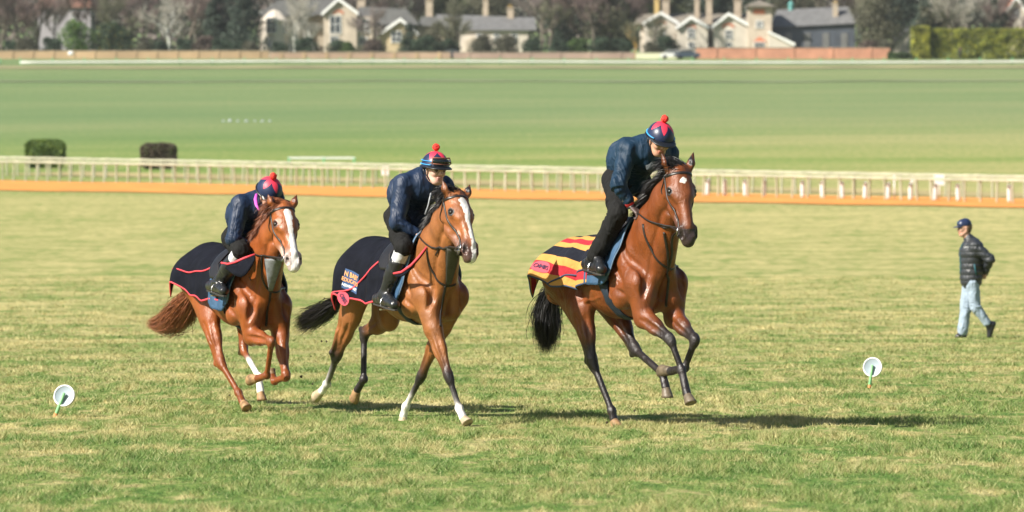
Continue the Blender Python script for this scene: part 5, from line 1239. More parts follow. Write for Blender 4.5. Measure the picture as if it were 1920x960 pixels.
# ------------------------------------------------------------------ ground, grass, track
def turf_nodes(name, blades=False):
    m, N, L, b = new_mat(name); g = N.new('ShaderNodeNewGeometry'); sx = N.new('ShaderNodeSeparateXYZ'); L.new(g.outputs['Position'], sx.inputs[0])
    cb = N.new('ShaderNodeCombineXYZ'); L.new(sx.outputs['X'], cb.inputs['X']); L.new(sx.outputs['Y'], cb.inputs['Y'])
    def noise(scale, detail=4, st=(1, 1, 1), off=0, rough=.55):
        mp = N.new('ShaderNodeMapping'); mp.inputs['Scale'].default_value = st; mp.inputs['Location'].default_value = (off, off * .7, 0); L.new(cb.outputs[0], mp.inputs[0])
        n = N.new('ShaderNodeTexNoise'); n.inputs['Scale'].default_value = scale; n.inputs['Detail'].default_value = detail; n.inputs['Roughness'].default_value = rough; L.new(mp.outputs[0], n.inputs['Vector']); return n.outputs['Fac']
    def math_(op, a, c, clamp=False):
        x = N.new('ShaderNodeMath'); x.operation = op; x.use_clamp = clamp
        for i, v in enumerate((a, c)):
            if isinstance(v, (int, float)): x.inputs[i].default_value = v
            else: L.new(v, x.inputs[i])
        return x.outputs[0]
    def mr(v, a, c, o0=0, o1=1, smooth=True):
        x = N.new('ShaderNodeMapRange'); x.interpolation_type = 'SMOOTHSTEP' if smooth else 'LINEAR'; x.inputs[1].default_value = a; x.inputs[2].default_value = c; x.inputs[3].default_value = o0; x.inputs[4].default_value = o1; L.new(v, x.inputs[0]); return x.outputs[0]
    def mix(f, a, c):
        x = N.new('ShaderNodeMix'); x.data_type = 'RGBA'
        if isinstance(f, float): x.inputs['Factor'].default_value = f
        else: L.new(f, x.inputs['Factor'])
        for k, v in (('A', a), ('B', c)):
            if isinstance(v, tuple): x.inputs[k].default_value = (*v, 1)
            else: L.new(v, x.inputs[k])
        return x.outputs['Result']
    # how dry the heath is, along its length
    d1 = mr(sx.outputs['Y'], 29, 44); d2 = mr(sx.outputs['Y'], 215, 330, 1, 0)
    d3 = mr(sx.outputs['Y'], 44, 90, 0, 1)
    dry = math_('MULTIPLY', math_('ADD', math_('MULTIPLY', d1, .14), math_('MULTIPLY', d3, .12)), d2)
    big = noise(.35, 4, (1, 1, 1)); med_a = noise(4.2, 5, (1, .28, 1), 3, .66); med_b = noise(2.2, 6, (1, .6, 1), 3, .70); mm = N.new('ShaderNodeMix'); mm.data_type = 'FLOAT'; L.new(mr(sx.outputs['Y'], 45, 80), mm.inputs[0]); L.new(med_a, mm.inputs[2]); L.new(med_b, mm.inputs[3]); med = mm.outputs[0]; fine = noise(9, 4, (1, 1, 1), 7)
    far = noise(.03, 5, (.35, 1.3, 1), 11, .6); mow = noise(.12, 5, (.25, 1.0, 1), 17, .65)
    nearf = mr(sx.outputs['Y'], 120, 300, 1, 0); farf = mr(sx.outputs['Y'], 120, 300, 0, 1)
    t = math_('ADD', math_('MULTIPLY', math_('ADD', math_('MULTIPLY', math_('SUBTRACT', big, .5), 1.5), math_('MULTIPLY', math_('SUBTRACT', med, .5), 2.6)), nearf),
              math_('MULTIPLY', math_('ADD', math_('MULTIPLY', math_('SUBTRACT', far, .5), 1.0), math_('ADD', math_('MULTIPLY', math_('SUBTRACT', mow, .5), .45), math_('MULTIPLY', math_('SUBTRACT', med_b, .5), 1.4))), farf))
    right = mr(math_('DIVIDE', sx.outputs['X'], sx.outputs['Y']), -.02, .1, 0, .14); t = math_('ADD', t, math_('MULTIPLY', right, farf)); t = math_('ADD', math_('ADD', t, dry), .335, True)
    G1 = (.105, .195, .042); G2 = (.205, .275, .075); S1 = (.375, .350, .145); S2 = (.58, .50, .23)
    cr = N.new('ShaderNodeValToRGB'); L.new(t, cr.inputs[0]); e = cr.color_ramp.elements
    e[0].position = .05; e[0].color = (*G1, 1); e[1].position = .36; e[1].color = (*G2, 1)
    x = e.new(.62); x.color = (*S1, 1); x = e.new(1.0); x.color = (*S2, 1)
    base = cr.outputs[0]
    fg = mr(sx.outputs['Y'], 300, 420, 0, .75); base = mix(fg, base, mix(t, (.128, .200, .096), (.205, .250, .122)))
    # pale bleached band beyond the far rail
    if blades:
        a = N.new('ShaderNodeAttribute'); a.attribute_name = 'Col'
        s2 = N.new('ShaderNodeSeparateColor'); L.new(a.outputs['Color'], s2.inputs[0])
        base = mix(mr(s2.outputs[0], .62, .98, 0, .55), base, (.58, .52, .28)); base = mix(mr(s2.outputs[0], .0, .25, .5, 0), base, (.070, .15, .030))
        tr = N.new('ShaderNodeBsdfTranslucent'); L.new(base, tr.inputs[0]); ms = N.new('ShaderNodeMixShader'); ms.inputs[0].default_value = .18
        L.new(base, b.inputs['Base Color']); b.inputs['Roughness'].default_value = .6; b.inputs['Specular IOR Level'].default_value = .3
        L.new(b.outputs[0], ms.inputs[1]); L.new(tr.outputs[0], ms.inputs[2]); L.new(ms.outputs[0], N['Material Output'].inputs[0])
    else:
        vf = mix(mr(fine, .3, .75), base, mix(.5, base, (.03, .05, .01)))
        base = mix(mr(sx.outputs['Y'], 60, 130, .9, .30), base, vf)
        L.new(base, b.inputs['Base Color']); b.inputs['Roughness'].default_value = .95; b.inputs['Specular IOR Level'].default_value = .1
        bp = N.new('ShaderNodeBump'); bp.inputs['Strength'].default_value = .9; bp.inputs['Distance'].default_value = .10
        hn = noise(6, 5, (1, 1, 1), 23, .7); L.new(hn, bp.inputs['Height']); L.new(bp.outputs[0], b.inputs['Normal'])
    return m
M_TURF = turf_nodes('turf'); M_BLADE = turf_nodes('turf_blades', True)
def axis(segs):
    out = [np.arange(a, b, s) for a, b, s in segs]; return np.concatenate(out + [[segs[-1][1]]])
gx = axis([(-900, -160, 60), (-160, -60, 8), (-60, -20, 2), (-20, 20, .8), (20, 60, 2), (60, 160, 8), (160, 900, 60)])
gy = axis([(-120, 10, 20), (10, 90, 1.0), (90, 360, 2.2), (360, 640, 8), (640, 900, 15), (900, 4000, 150)])
GX, GY = np.meshgrid(gx, gy); GZ = terrain(GX, GY)
nx_, ny_ = len(gx), len(gy); ii = (np.arange(ny_ - 1)[:, None] * nx_ + np.arange(nx_ - 1)[None]).ravel()
ground = mesh_obj('ground', np.stack([GX.ravel(), GY.ravel(), GZ.ravel()], 1), np.stack([ii, ii + 1, ii + nx_ + 1, ii + nx_], 1), M_TURF); tag(ground, kind='structure')

def blades():
    rg = np.random.default_rng(3); Ps = []
    bands = [(25.5, 33, 2600, .0065, .042), (33, 42, 2300, .008, .040), (42, 54, 1300, .011, .040), (54, 70, 620, .015, .038), (70, 92, 250, .022, .036), (92, 125, 90, .03, .032)]
    V = []; Cc = []
    for y0, y1, dens, wd, ht in bands:
        area = .130 * (y1 ** 2 - y0 ** 2); n = int(area * dens)
        y = np.sqrt(rg.uniform(y0 ** 2, y1 ** 2, n)); x = rg.uniform(-.130, .130, n) * y
        # tussocks: taller, shorter and thinned patches
        cell = lambda s, o: np.array([mnoise.noise(Vector((a * s + o, b_ * s * .38, 0))) for a, b_ in zip(gxs.ravel(), gys.ravel())]).reshape(gxs.shape)
        stp = .12; ax = np.arange(-y1 * .135, y1 * .135, stp); ay = np.arange(y0 - .2, y1 + .4, stp * 1.3); gxs, gys = np.meshgrid(ax, ay)
        f1 = cell(1.6, 0) * 1.1 + 1.0 * cell(4.4, 9)
        ix = np.clip(((x - ax[0]) / stp).astype(int), 0, len(ax) - 1); iy = np.clip(((y - ay[0]) / (stp * 1.3)).astype(int), 0, len(ay) - 1)
        fv = f1[iy, ix]; keep = rg.uniform(0, 1, n) < np.clip(.70 + fv * 1.2, .12, 1); x, y, fv = x[keep], y[keep], fv[keep]; n = len(x)
        h = ht * np.clip(.6 + .9 * np.clip(fv + .2, 0, 1.2), .35, 1.6) * rg.uniform(.4, 1.2, n)
        z = terrain(x, y) - .004; a = rg.uniform(0, 2 * PI, n); w = wd * rg.uniform(.6, 1.2, n) / 2
        dx, dy = np.cos(a) * w, np.sin(a) * w * .6; la = rg.uniform(0, 2 * PI, n); lr = h * rg.uniform(.3, 1.8, n)
        tip = np.stack([x + np.cos(la) * lr, y + np.sin(la) * lr, z + h], 1)
        V.append(np.stack([np.stack([x - dx, y - dy, z], 1), np.stack([x + dx, y + dy, z], 1), tip], 1).reshape(-1, 3)); Cc.append(np.repeat(rg.uniform(0, 1, n), 3))
    V = np.concatenate(V); c = np.concatenate(Cc); Fc = np.arange(len(V)).reshape(-1, 3)
    o = mesh_obj('grass', V, Fc, M_BLADE, smooth=False, colors=np.stack([c, c, c], 1)); tag(o, 'short rough grass of the heath under the horses', 'grass', kind='stuff')
    print('blades', len(Fc))
blades()

# clods and litter thrown up by the hooves / sand track
M_TRACK = mat_plain('orange_sand', (.62, .25, .045), .9, .16, .5, coord='Object', bump=.5, bscale=2.0, bdist=.05)
us = np.linspace(-215, 2140, 160); V = []; nr = 5
for u in us:
    vt = 339.5 + (374.5 - 339.5) * u / 1920 + .5 * math.sin(u * .013); vb = 357.5 + (390.5 - 357.5) * u / 1920 + .6 * math.sin(u * .021)
    p0, p1 = ground_hit(u, vt, 120, 420), ground_hit(u, vb, 120, 420)
    for k in range(nr): q = p0 + (p1 - p0) * k / (nr - 1); q = gpt(q[0], q[1]); q[2] += .045; V.append(q)
tr_ = mesh_obj('track', V, np.array([[i * nr + k, i * nr + k + 1, (i + 1) * nr + k + 1, (i + 1) * nr + k] for i in range(len(us) - 1) for k in range(nr - 1)]), M_TRACK); tag(tr_, kind='structure')
# worn brown lane between the two fences
M_LANE = mat_plain('worn_lane', (.33, .27, .115), .95, .25, .3, coord='Object')

def far_strip(v0, v1, mat, wob):
    us = np.linspace(-150, 2070, 90); V = []
    for u in us:
        for k in range(3):
            v = v0 + (v1 - v0) * k / 2 + wob * math.sin(u * .006) + wob * .4 * math.sin(u * .021 + k); q = ground_hit(u, v, 300, 700); q = gpt(q[0], q[1]); q[2] += .06; V.append(q)
    o = mesh_obj('path', V, np.array([[i * 3 + k, i * 3 + k + 1, (i + 1) * 3 + k + 1, (i + 1) * 3 + k] for i in range(len(us) - 1) for k in range(2)]), mat); tag(o, kind='structure')
far_strip(151.5, 154, mat_plain('trodden_grass', (.165, .195, .095), .95, .3, .08, coord='Object'), 1.0)
far_strip(124, 129, mat_plain('dry_verge', (.24, .22, .105), .95, .35, .15, coord='Object'), .6)
# ------------------------------------------------------------------ fences, markers and the walking man
M_RAILPALE = mat_plain('pale_timber', (.36, .35, .25), .7, .2, 1.5)
M_WHITEP = mat_plain('white_plastic', (.72, .72, .72), .45, .05, 5)
M_GREENP = mat_plain('green_paint', (.16, .42, .20), .5, .1, 5)
M_GREENPOST = mat_plain('pale_green_post', (.22, .48, .22), .5, .15, 20)
M_DISCRIM = mat_plain('disc_rim', (.45, .48, .50), .4, .05)
M_GREYDISC = mat_plain('disc_face', (.31, .37, .42), .5, .08, 12)
FN = np.array([FD[1] * -1, FD[0]]) ; FN = FN if FN[1] > 0 else -FN
def fence(name, off, sp, label, phase, v0=None):
    L_ = np.linalg.norm(FB - FA); s0, s1 = -12.0, L_ + 9
    c = FA + FN * off; root = empty(name, gpt(*c), 0, label, 'fence', 'pale fences along the orange track'); o3 = np.array(gpt(*c))
    n = int((s1 - s0) / sp); n = min(n, 98)
    ang = math.atan2(FD[1], FD[0]); m = MB(); m.box((0, 0, .5), (.072, .072, 1.2), ang); proto = None; tops = []
    for i in range(n):
        q = c + FD * (s0 + phase + i * sp + random.uniform(-.05, .05)); g = gpt(*q); tops.append(g + [0, 0, 1.10 + .012 * math.sin(i * 2.3)])
        if proto is None: proto = m.build('post', M_RAILPALE, root); o = proto
        else: o = proto.copy(); COL.objects.link(o); o.parent = root
        o.location = g - o3; o.rotation_euler = (math.radians(random.uniform(-3, 3)), math.radians(random.uniform(-3, 3)), random.uniform(-.2, .2))
    t = np.array(tops) - o3 ; m = MB(); m.tube(t, .045, n=8, up=(0, 0, 1)); m.build('rail', M_RAILPALE, root, True)
    m = MB(); m.tube(t - [0, 0, .06] + np.array([FN[0], FN[1], 0]) * -.07, .04, n=6, up=(0, 0, 1)); m.build('rail', M_RAILPALE, root, True)
    return root
fence('rail_fence', 0, .955, 'nearer pale timber rail fence running right behind the orange track', 0)
fence('rail_fence', 6.5, .955, 'farther pale timber rail fence, second row behind the orange track', .4)
# lane strip of worn turf seen through the rails
V = []
for s in np.linspace(-10, 85, 60):
    for k in range(4):
        q = FA + FN * (8.5 + k * 2.2 + .4 * math.sin(s * .4)) + FD * s; g = gpt(*q); g[2] += .03; V.append(g)
o = mesh_obj('path', V, np.array([[i * 4 + k, i * 4 + k + 1, (i + 1) * 4 + k + 1, (i + 1) * 4 + k] for i in range(59) for k in range(3)]), M_LANE); tag(o, kind='structure')

ORD = ['first', 'second', 'third', 'fourth', 'fifth', 'sixth', 'seventh', 'eighth', 'ninth', 'tenth', 'eleventh', 'twelfth', 'thirteenth', 'fourteenth', 'fifteenth', 'sixteenth', 'seventeenth', 'eighteenth', 'nineteenth', 'twentieth', 'twenty first', 'twenty second', 'twenty third', 'twenty fourth']
mk = MB(); prof = [(.01, 0.05), (.09, .06), (.10, .12), (.10, .76), (.085, .83), (.02, .86)]; mk.lathe(prof, n=12, sy=.45)
mk.box((0, 0, .03), (.05, .05, .16))
wu_ = [1326, 1359, 1397.5, 1432, 1505, 1542, 1580, 1622, 1665, 1707, 1753, 1797, 1893]; proto = None
for i, u in enumerate(wu_):
    t = (u - 960) / F_PX; df = float(fence_dist(t)) + .55; x = t * df; g = gpt(x, df)
    if proto is None: proto = o = mk.build('marker_post', M_WHITEP, None, True)
    else: o = proto.copy(); COL.objects.link(o)
    o.location = g; o.rotation_euler = (0, math.radians(random.uniform(-3, 3)), .2)
    tag(o, 'short white marker post between the fences, %s from the left of its row' % ORD[i], 'marker post', 'white marker posts along the gallop')
# sign boards on posts
def board(u, vtop, vbot, wpx, label, shape, n=1, d_off=1.5):
    t = (u - 960) / F_PX; d = float(fence_dist(t)) + d_off; x = t * d; g = gpt(x, d); s = F_PX / d
    root = empty('sign_board', g, 0, label, 'sign', 'white signs by the rails'); zt = at(u, vtop, d)[2] - g[2]; zb = at(u, vbot, d)[2] - g[2]; w = wpx / s
    m = MB(); m.tube([[0, .03, 0], [0, .03, zt - .05]], .03, n=8); m.build('pole', M_WHITEP, root, True)
    hh = (zt - zb) / n
    for i in range(n):
        m = MB(); c = zb + hh * (i + .5)
        if shape == 'box':
            r = .05; P = []
            for (sx, sz) in ((1, 1), (-1, 1), (-1, -1), (1, -1)):
                a0 = {(1, 1): 0, (-1, 1): 90, (-1, -1): 180, (1, -1): 270}[(sx, sz)]
                for k in range(4):
                    a = math.radians(a0 + 30 * k); P.append((sx * (w / 2 - r) + r * math.cos(a), c + sz * (hh * .44 - r) + r * math.sin(a)))
            m.prism(P, -.03, .01)
        else:
            P = [(w / 2 * math.cos(a), c + hh / 2 * math.sin(a)) for a in np.linspace(0, 2 * PI, 20, endpoint=False)]; m.prism(P, -.03, .01)
        m.build('panel', M_WHITEP, root)
board(722, 311, 330, 14, 'square white sign on a post by the fence behind the middle rider', 'box')
board(1761, 327, 348, 19, 'pair of stacked white sign panels above the rails on the right', 'box', 2)
board(1677, 329, 339, 9, 'small round white sign at rail height, left one of two', 'disc')
board(1710, 331, 341, 9, 'small round white sign at rail height, right one of two', 'disc')

# round plastic furlong discs on tilted green stakes
def disc(cu, cv, bu, bv, label, rad, yaw, tilt):
    g = ground_hit(bu, bv, 20, 90); root = empty('disc_marker', gpt(g[0], g[1]), 0, label, 'disc marker', 'white discs on green stakes')
    top = at(cu, cv, g[1] - .02) - np.array(gpt(g[0], g[1])); m = MB()
    d = unit(top); m.tube([-d * .03, d * .05, top * .6, top + d * .02], [.016, .016, .015, .012], n=8); m.build('stake', M_GREENPOST, root, True)
    m = MB(); m.tube([-d * .03 + [0, 0, 0], d * .035], .018, n=8); m.build('stake_foot', mat_plain('orange_paint', (.6, .2, .06), .6), root, True)
    n = unit(np.array([math.sin(yaw) * math.cos(tilt), -math.cos(yaw) * math.cos(tilt), math.sin(tilt)])); a = unit(np.cross(n, [0, 0, 1.])); b = np.cross(a, n); Mx = np.stack([a, b, n], 1)
    m = MB(); m.lathe([(.001, .014), (rad * .80, .012), (rad * .86, .018), (rad * .97, .020), (rad, .010), (rad * .97, -.012), (.001, -.014)], top + -n * .035 + np.array([0, .0, 0]), 36, M=Mx)
    dsk = m.build('disc_plate', M_GREYDISC, root, True)
    m = MB(); m.tube([top - n * .035 + n * .016 + (a * math.cos(t) + b * math.sin(t)) * rad * .95 for t in np.linspace(0, 2 * PI, 40)], .008, n=6); m.build('disc_rim', M_WHITEP, dsk, True)
disc(119, 741, 103, 782, 'tilted white round disc on a green stake in the grass at the left, orange foot', .093, -.25, .25)
disc(1635, 688, 1630, 728, 'white round disc on a green stake in the grass to the right of the horses', .098, -.35, .15)

# clipped brush hurdles beyond the fence
def leaf_mass(name, box_fn, n, size, mat, parent=None, seed=0, cols=None):
    rg = np.random.default_rng(seed); P = box_fn(rg, n); n = len(P); a = rg.normal(0, 1, (n, 3)); a /= np.linalg.norm(a, axis=1)[:, None]; b = np.cross(a, rg.normal(0, 1, (n, 3))); b /= np.linalg.norm(b, axis=1)[:, None]
    s = size * rg.uniform(.5, 1.3, n)[:, None]; V = np.stack([P - a * s, P + b * s * .6, P + a * s, P - b * s * .6], 1).reshape(-1, 3)
    c = np.repeat(cols(P, rg), 4, 0) if cols is not None else None
    return mesh_obj(name, V, np.arange(len(V)).reshape(-1, 4), mat, parent, smooth=False, colors=c)
def leaf_mat(name, rough=.7, transl=.2):
    m, N, L, b = new_mat(name); a = N.new('ShaderNodeVertexColor'); a.layer_name = 'Col'; L.new(a.outputs[0], b.inputs['Base Color']); b.inputs['Roughness'].default_value = rough
    tr = N.new('ShaderNodeBsdfTranslucent'); L.new(a.outputs[0], tr.inputs[0]); ms = N.new('ShaderNodeMixShader'); ms.inputs[0].default_value = transl; L.new(b.outputs[0], ms.inputs[1]); L.new(tr.outputs[0], ms.inputs[2]); L.new(ms.outputs[0], N['Material Output'].inputs[0]); return m
M_LEAF = leaf_mat('leaves')
def col_var(base, var=.35, yel=None, p=0):
    base = np.array(base)
    def f(P, rg):
        nz = np.array([mnoise.noise(Vector(q) * .9) for q in P]); k = (1 + var * (rg.uniform(-1, 1, len(P)) * .5 + nz))[:, None]; c = base * k
        if yel is not None: m = (rg.uniform(0, 1, len(P)) < p * (1 + nz)); c[m] = np.array(yel) * k[m]
        return np.clip(c, .004, .9)
    return f
def hurdle(u0, u1, vt, vb, label, col, yel=None, p=0, name='clipped_bush'):
    u = (u0 + u1) / 2; g = ground_hit(u, vb, 200, 500); d = g[1]; s = F_PX / d; w = (u1 - u0) / s; h = (vb - vt) / s; dp = w * .45
    root = empty(name, gpt(g[0], g[1]), 0, label, 'bush', 'clipped bushes beyond the fence'); rg0 = np.random.default_rng(int(u))
    def bx(rg, n):
        Q = rg.uniform(-1, 1, (n, 3)); f = np.argmax(np.abs(Q), 1); k = rg.uniform(0, 1, n) < .8; Q[np.arange(n)[k], f[k]] = np.sign(Q[np.arange(n)[k], f[k]]) * rg.uniform(.88, 1.03, k.sum())
        r = np.linalg.norm(Q[:, [0, 2]], axis=1); sh = np.where(r > 1.22, 1.22 / r, 1); sh = sh * (1 + .07 * np.array([mnoise.noise(Vector(q_) * 3) for q_ in Q])) + rg.normal(0, .012, n)
        Q = Q * sh[:, None]
        return Q * [w / 2, dp / 2, h / 2] + [0, 0, h / 2 + .05]
    leaf_mass('foliage', bx, 9000, .07, M_LEAF, root, int(u), col_var(col, .35, yel, p))
    m = MB(); 
    for i in range(5): m.tube([[(-.4 + .2 * i) * w, 0, 0], [(-.38 + .19 * i) * w, .05, h * .5]], [.04, .02], n=6)
    m.build('stem', M_BARK, root, True)
M_BARK = mat_plain('bark', (.10, .085, .065), .9, .3, 3, bump=.4, bscale=12)
hurdle(49, 121, 264, 315, 'clipped green bush beyond the fence at the far left, left edge yellowish', (.075, .13, .025), (.20, .28, .04), .2)
hurdle(265, 330, 271, 317, 'clipped dark brown bush beyond the fence, right of the green one', (.10, .078, .055))
# low white and green practice rail
g = ground_hit(603, 305, 200, 500); s = F_PX / g[1]; root = empty('practice_rail', gpt(g[0], g[1]), 0, 'low white rail on green legs lying in the field beyond the fence', 'rail')
m = MB(); m.box((0, 0, .30), (126 / s, .12, .10)); m.build('rail', M_WHITEP, root)
lg = MB(); lg.box((0, 0, .14), (.12, .3, .30)); p0 = lg.build('leg', M_GREENP, root); p0.location = (-61 / s, 0, 0)
for q in (4, 61): c = p0.copy(); COL.objects.link(c); c.parent = root; c.location = (q / s, 0, 0)
# white cones lying far out in the field
pr = None; M_CONE = mat_plain('dull_cone', (.36, .40, .40), .8, .1)
for i, (u, w, h) in enumerate(((419, 6, 3), (431, 9, 5), (446, 6, 3), (462, 9, 3), (478, 5, 2.5), (492, 8, 3), (506, 6, 3))):
    g = ground_hit(u, 228, 260, 560); s = F_PX / g[1]; m = MB(); m.lathe([(w / s / 2, 0), (w / s / 2, .05), (w / s * .3, .06), (w / s * .12, h / s), (.02, h / s + .02)], n=12, sy=.8)
    o = m.build('field_cone', M_CONE, None, True); o.location = gpt(g[0], g[1]); tag(o, ('white cone lying far out in the left field, %s from the left' % ORD[i]), 'cone', 'white cones in the far field')

# the walking man
def man():
    fr = Frame(1822, 470, 72.3, -82); root = empty('person', fr.O, fr.yaw, 'man walking left in charcoal padded jacket, pale jeans and navy cap, hands behind him', 'walker')
    px = lambda u, v, y: fr.px(u, v, y)
    C = px(1808, 428, .0); f = unit(fr.dirl(np.array([-.97, -.22, -.05]))); u = unit(np.array([.06, 0, 1.]) - f * .0); u = unit(u - f * (u @ f)); r = np.cross(f, u); S = np.array((.52, .30, .22))
    neck = px(1816, 449, 0); shN, shF = px(1829, 462, .19), px(1817, 462, -.19); ch = (shN + shF) / 2; pel = px(1821, 527, 0); hpN, hpF = px(1823, 530, .09), px(1818, 530, -.09)
    elN, elF = px(1856, 486, .27), px(1845, 486, -.26); wrN, wrF = px(1848, 508, .06), px(1847, 512, -.05)
    # front leg (far or right), rear leg (near or left)
    kF, aF, tF, hF = px(1811, 576, -.09), px(1805, 620, -.09), px(1795, 631, -.09), px(1808, 630, -.09)
    kN, aN, tN, hN = px(1829, 576, .09), px(1853, 608, .09), px(1855, 631, .09), px(1862, 607, .09)
    b = Body(); Y = np.array([0, 1., 0])
    b.cap(pel, ch, .11, .12, .05, 1.3, Y, S); b.cap(ch, neck, .07, .05, .04, None, None, S); b.cap(neck, C - u * .03, .055, .055, .03, None, None, S)
    for sh, el, wr in ((shN, elN, wrN), (shF, elF, wrF)): b.cap(sh, el, .045, .036, .02, None, None, S); b.cap(el, wr, .035, .025, .02, None, None, S)
    for h_, k_, a_ in ((hpN, kN, aN), (hpF, kF, aF)): b.cap(h_, k_, .08, .052, .03, None, None, S); b.cap(k_, a_, .05, .033, .02, None, None, S)
    b.grid(.014); V, Fc = b.mesh(1); parts = [(V, Fc, np.tile(S, (len(V), 1)))]
    hb = Body(); head_body(hb, C, f, u, r, S); hb.cap(C - u * .08, neck, .052, .055, .02, None, None, S)
    hb.cap(C - f * .05 + u * .02, C - f * .045 - u * .03, .075, .062, .02, 1.0, r, np.array((.05, .035, .025)), cw=.8)
    hb.grid(.0055, .02); V, Fc = hb.mesh(1); parts.append((V, Fc, hb.colours(V, S, .006)))
    for wr, hd_ in ((wrN, px(1846, 513, .0)), (wrF, px(1848, 516, .0))):
        q = Body(); hand_chain(q, wr, hd_, np.array([1., 0, 0]), np.array([0, 0, 1.]), S); q.grid(.005, .02); V, Fc = q.mesh(1); parts.append((V, Fc, q.colours(V, S, .01)))
    V, Fc, Cc = merge_meshes(parts); mesh_obj('body', V, Fc, M_SKIN, root, colors=Cc)
    j = Body(); j.cap(pel + [0, 0, .03], ch - [0, 0, .08], .165, .185, .05, 1.18, Y); j.cap(ch - [0, 0, .08], ch + [0, 0, .0], .185, .13, .05, 1.3, Y); j.cap(ch + [0, 0, .02], neck + [0, 0, .02], .10, .072, .05, 1.1, Y)
    for sh, el, wr in ((shN, elN, wrN), (shF, elF, wrF)): j.cap(ch + (sh - ch) * .6, sh, .095, .088, .05); j.cap(sh, el, .085, .074, .03); j.cap(el, wr, .072, .052, .02)
    def quilt(V):
        ph = V[:, 2] / .085 * PI; return .013 * (np.abs(np.sin(ph)) ** .6 - .6) * (V[:, 2] < neck[2] - .02)
    cloth_from(j, .010, 'jacket', M_PUFFER, root, .006, 9, 4, 2, quilt)
    m = MB(); q = [px(1826, 495, .17), px(1829, 515, .17)]; q = list(j.snap(np.array(q), .004)); m.tube(q, .012, n=6, flat=.4, up=(0, 1, 0)); m.build('pocket_zip', M_TEALTRIM, root, True)
    m = MB(); q = j.snap(np.array([px(1800 + .5 * i, 455 + i * 12, .03) for i in range(6)]), .004); m.tube(q, .008, n=6); m.build('front_zip', M_TEALTRIM, root, True)
    TV, TF = text_mesh('www', .05); c = j.snap(px(1815, 464, .16)[None], .01)[0]
    mesh_obj('chest_print', [c + np.array([-v[0] * 1.0, 0.012, v[1]]) * [-1, 1, 1] * [-1, 1, 1] for v in TV], TF, M_WHITE, root, smooth=False)
    t = Body(); t.cap(pel, pel + [0, 0, .05], .125, .12, .03, 1.2, Y)
    t.cap(hpN, kN, .105, .078, .03); t.cap(kN, aN + (kN - aN) * .12, .075, .062, .03); t.cap(hpF, kF, .105, .085, .03); t.cap(kF, aF, .082, .078, .03)
    cloth_from(t, .010, 'jeans', M_DENIM, root, .012, 8, 9, 2, limb_folds([(kF, aF, .08, .9), (hpN, kN, .1, .9), (hpF, kF, .1, .95)], .008, .05))
    for an, te, he, kn in ((aF, tF, hF, kF), (aN, tN, hN, kN)):
        q = Body(); q.cap(an + (kn - an) * .1, an, .046, .046, .01); q.cap(an, he, .044, .036, .02); q.cap(he, te, .040, .032, .02, 1.1, Y); q.cap(an, te, .04, .025, .03); cloth_from(q, .009, 'shoe', M_BOOT, root, .002, 12, 1, 1)
    # cap
    P = lambda x, y, z: C + f * x + r * y + u * z
    cp = Body(); cp.cap(P(-.018, 0, .055), P(.018, 0, .05), .096, .090, .03, .92, r); cp.cap(P(-.2, 0, -.03), P(.2, 0, -.03), .075, .075, .01, 2, r, op='-'); cp.grid(.007); V, Fc = cp.mesh(2); cap_ = mesh_obj('cap', V, Fc, M_CAPNAVY, root)
    V = []; n = 14
    for i in range(n + 1):
        t_ = -1.1 + 2.2 * i / n
        for k in range(5): V.append(P(.085 * math.cos(t_) + .085 * k / 4 * math.cos(t_) ** .8 if math.cos(t_) > 0 else 0, .085 * math.sin(t_) * (1 - .1 * k / 4), .035 - .022 * (k / 4) ** 1.5))
    o = mesh_obj('cap_peak', V, [[i * 5 + k, i * 5 + k + 1, (i + 1) * 5 + k + 1, (i + 1) * 5 + k] for i in range(n) for k in range(4)], M_CAPNAVY, cap_); sm = o.modifiers.new('s', 'SOLIDIFY'); sm.thickness = .008
    m = MB(); m.ball(P(.088, .02, .085), .028, n=8, sc=(.5, 1, .8)); m.build('cap_badge', M_TEALTRIM, cap_, True)
man()

# lumps of turf thrown up by the hooves
M_CLOD = mat_plain('wet_turf', (.06, .045, .025), .95, .3, 30, bump=.6)
pc = None
for i, (u, v, d, r) in enumerate(((565, 706, 42.6, .014), (603, 640, 42.8, .010), (536, 606, 42.4, .008), (608, 559, 42.9, .007), (583, 668, 42.5, .007), (1138, 792, 38.9, .012), (1190, 770, 39.3, .010), (452, 752, 43.2, .012), (430, 741, 43.4, .009), (612, 640, 40.8, .010), (586, 720, 41.0, .009), (640, 752, 40.9, .008))):
    if pc is None:
        m = MB(); m.ball((0, 0, 0), 1, n=6); vv = m.v[-1]; m.v[-1] = vv * (1 + np.array([[mnoise.noise(Vector(q) * 1.7) * .6] for q in vv])); o = pc = m.build('turf_clod', M_CLOD, None, False)
    else: o = pc.copy(); COL.objects.link(o)
    p = at(u, v, d); o.location = p; o.scale = (r, r * .7, r * .8); o.rotation_euler = (i, i * 2, i * 3); tag(o, 'small dark clod of turf thrown up behind the hooves', 'clod', 'clods of turf in the air')
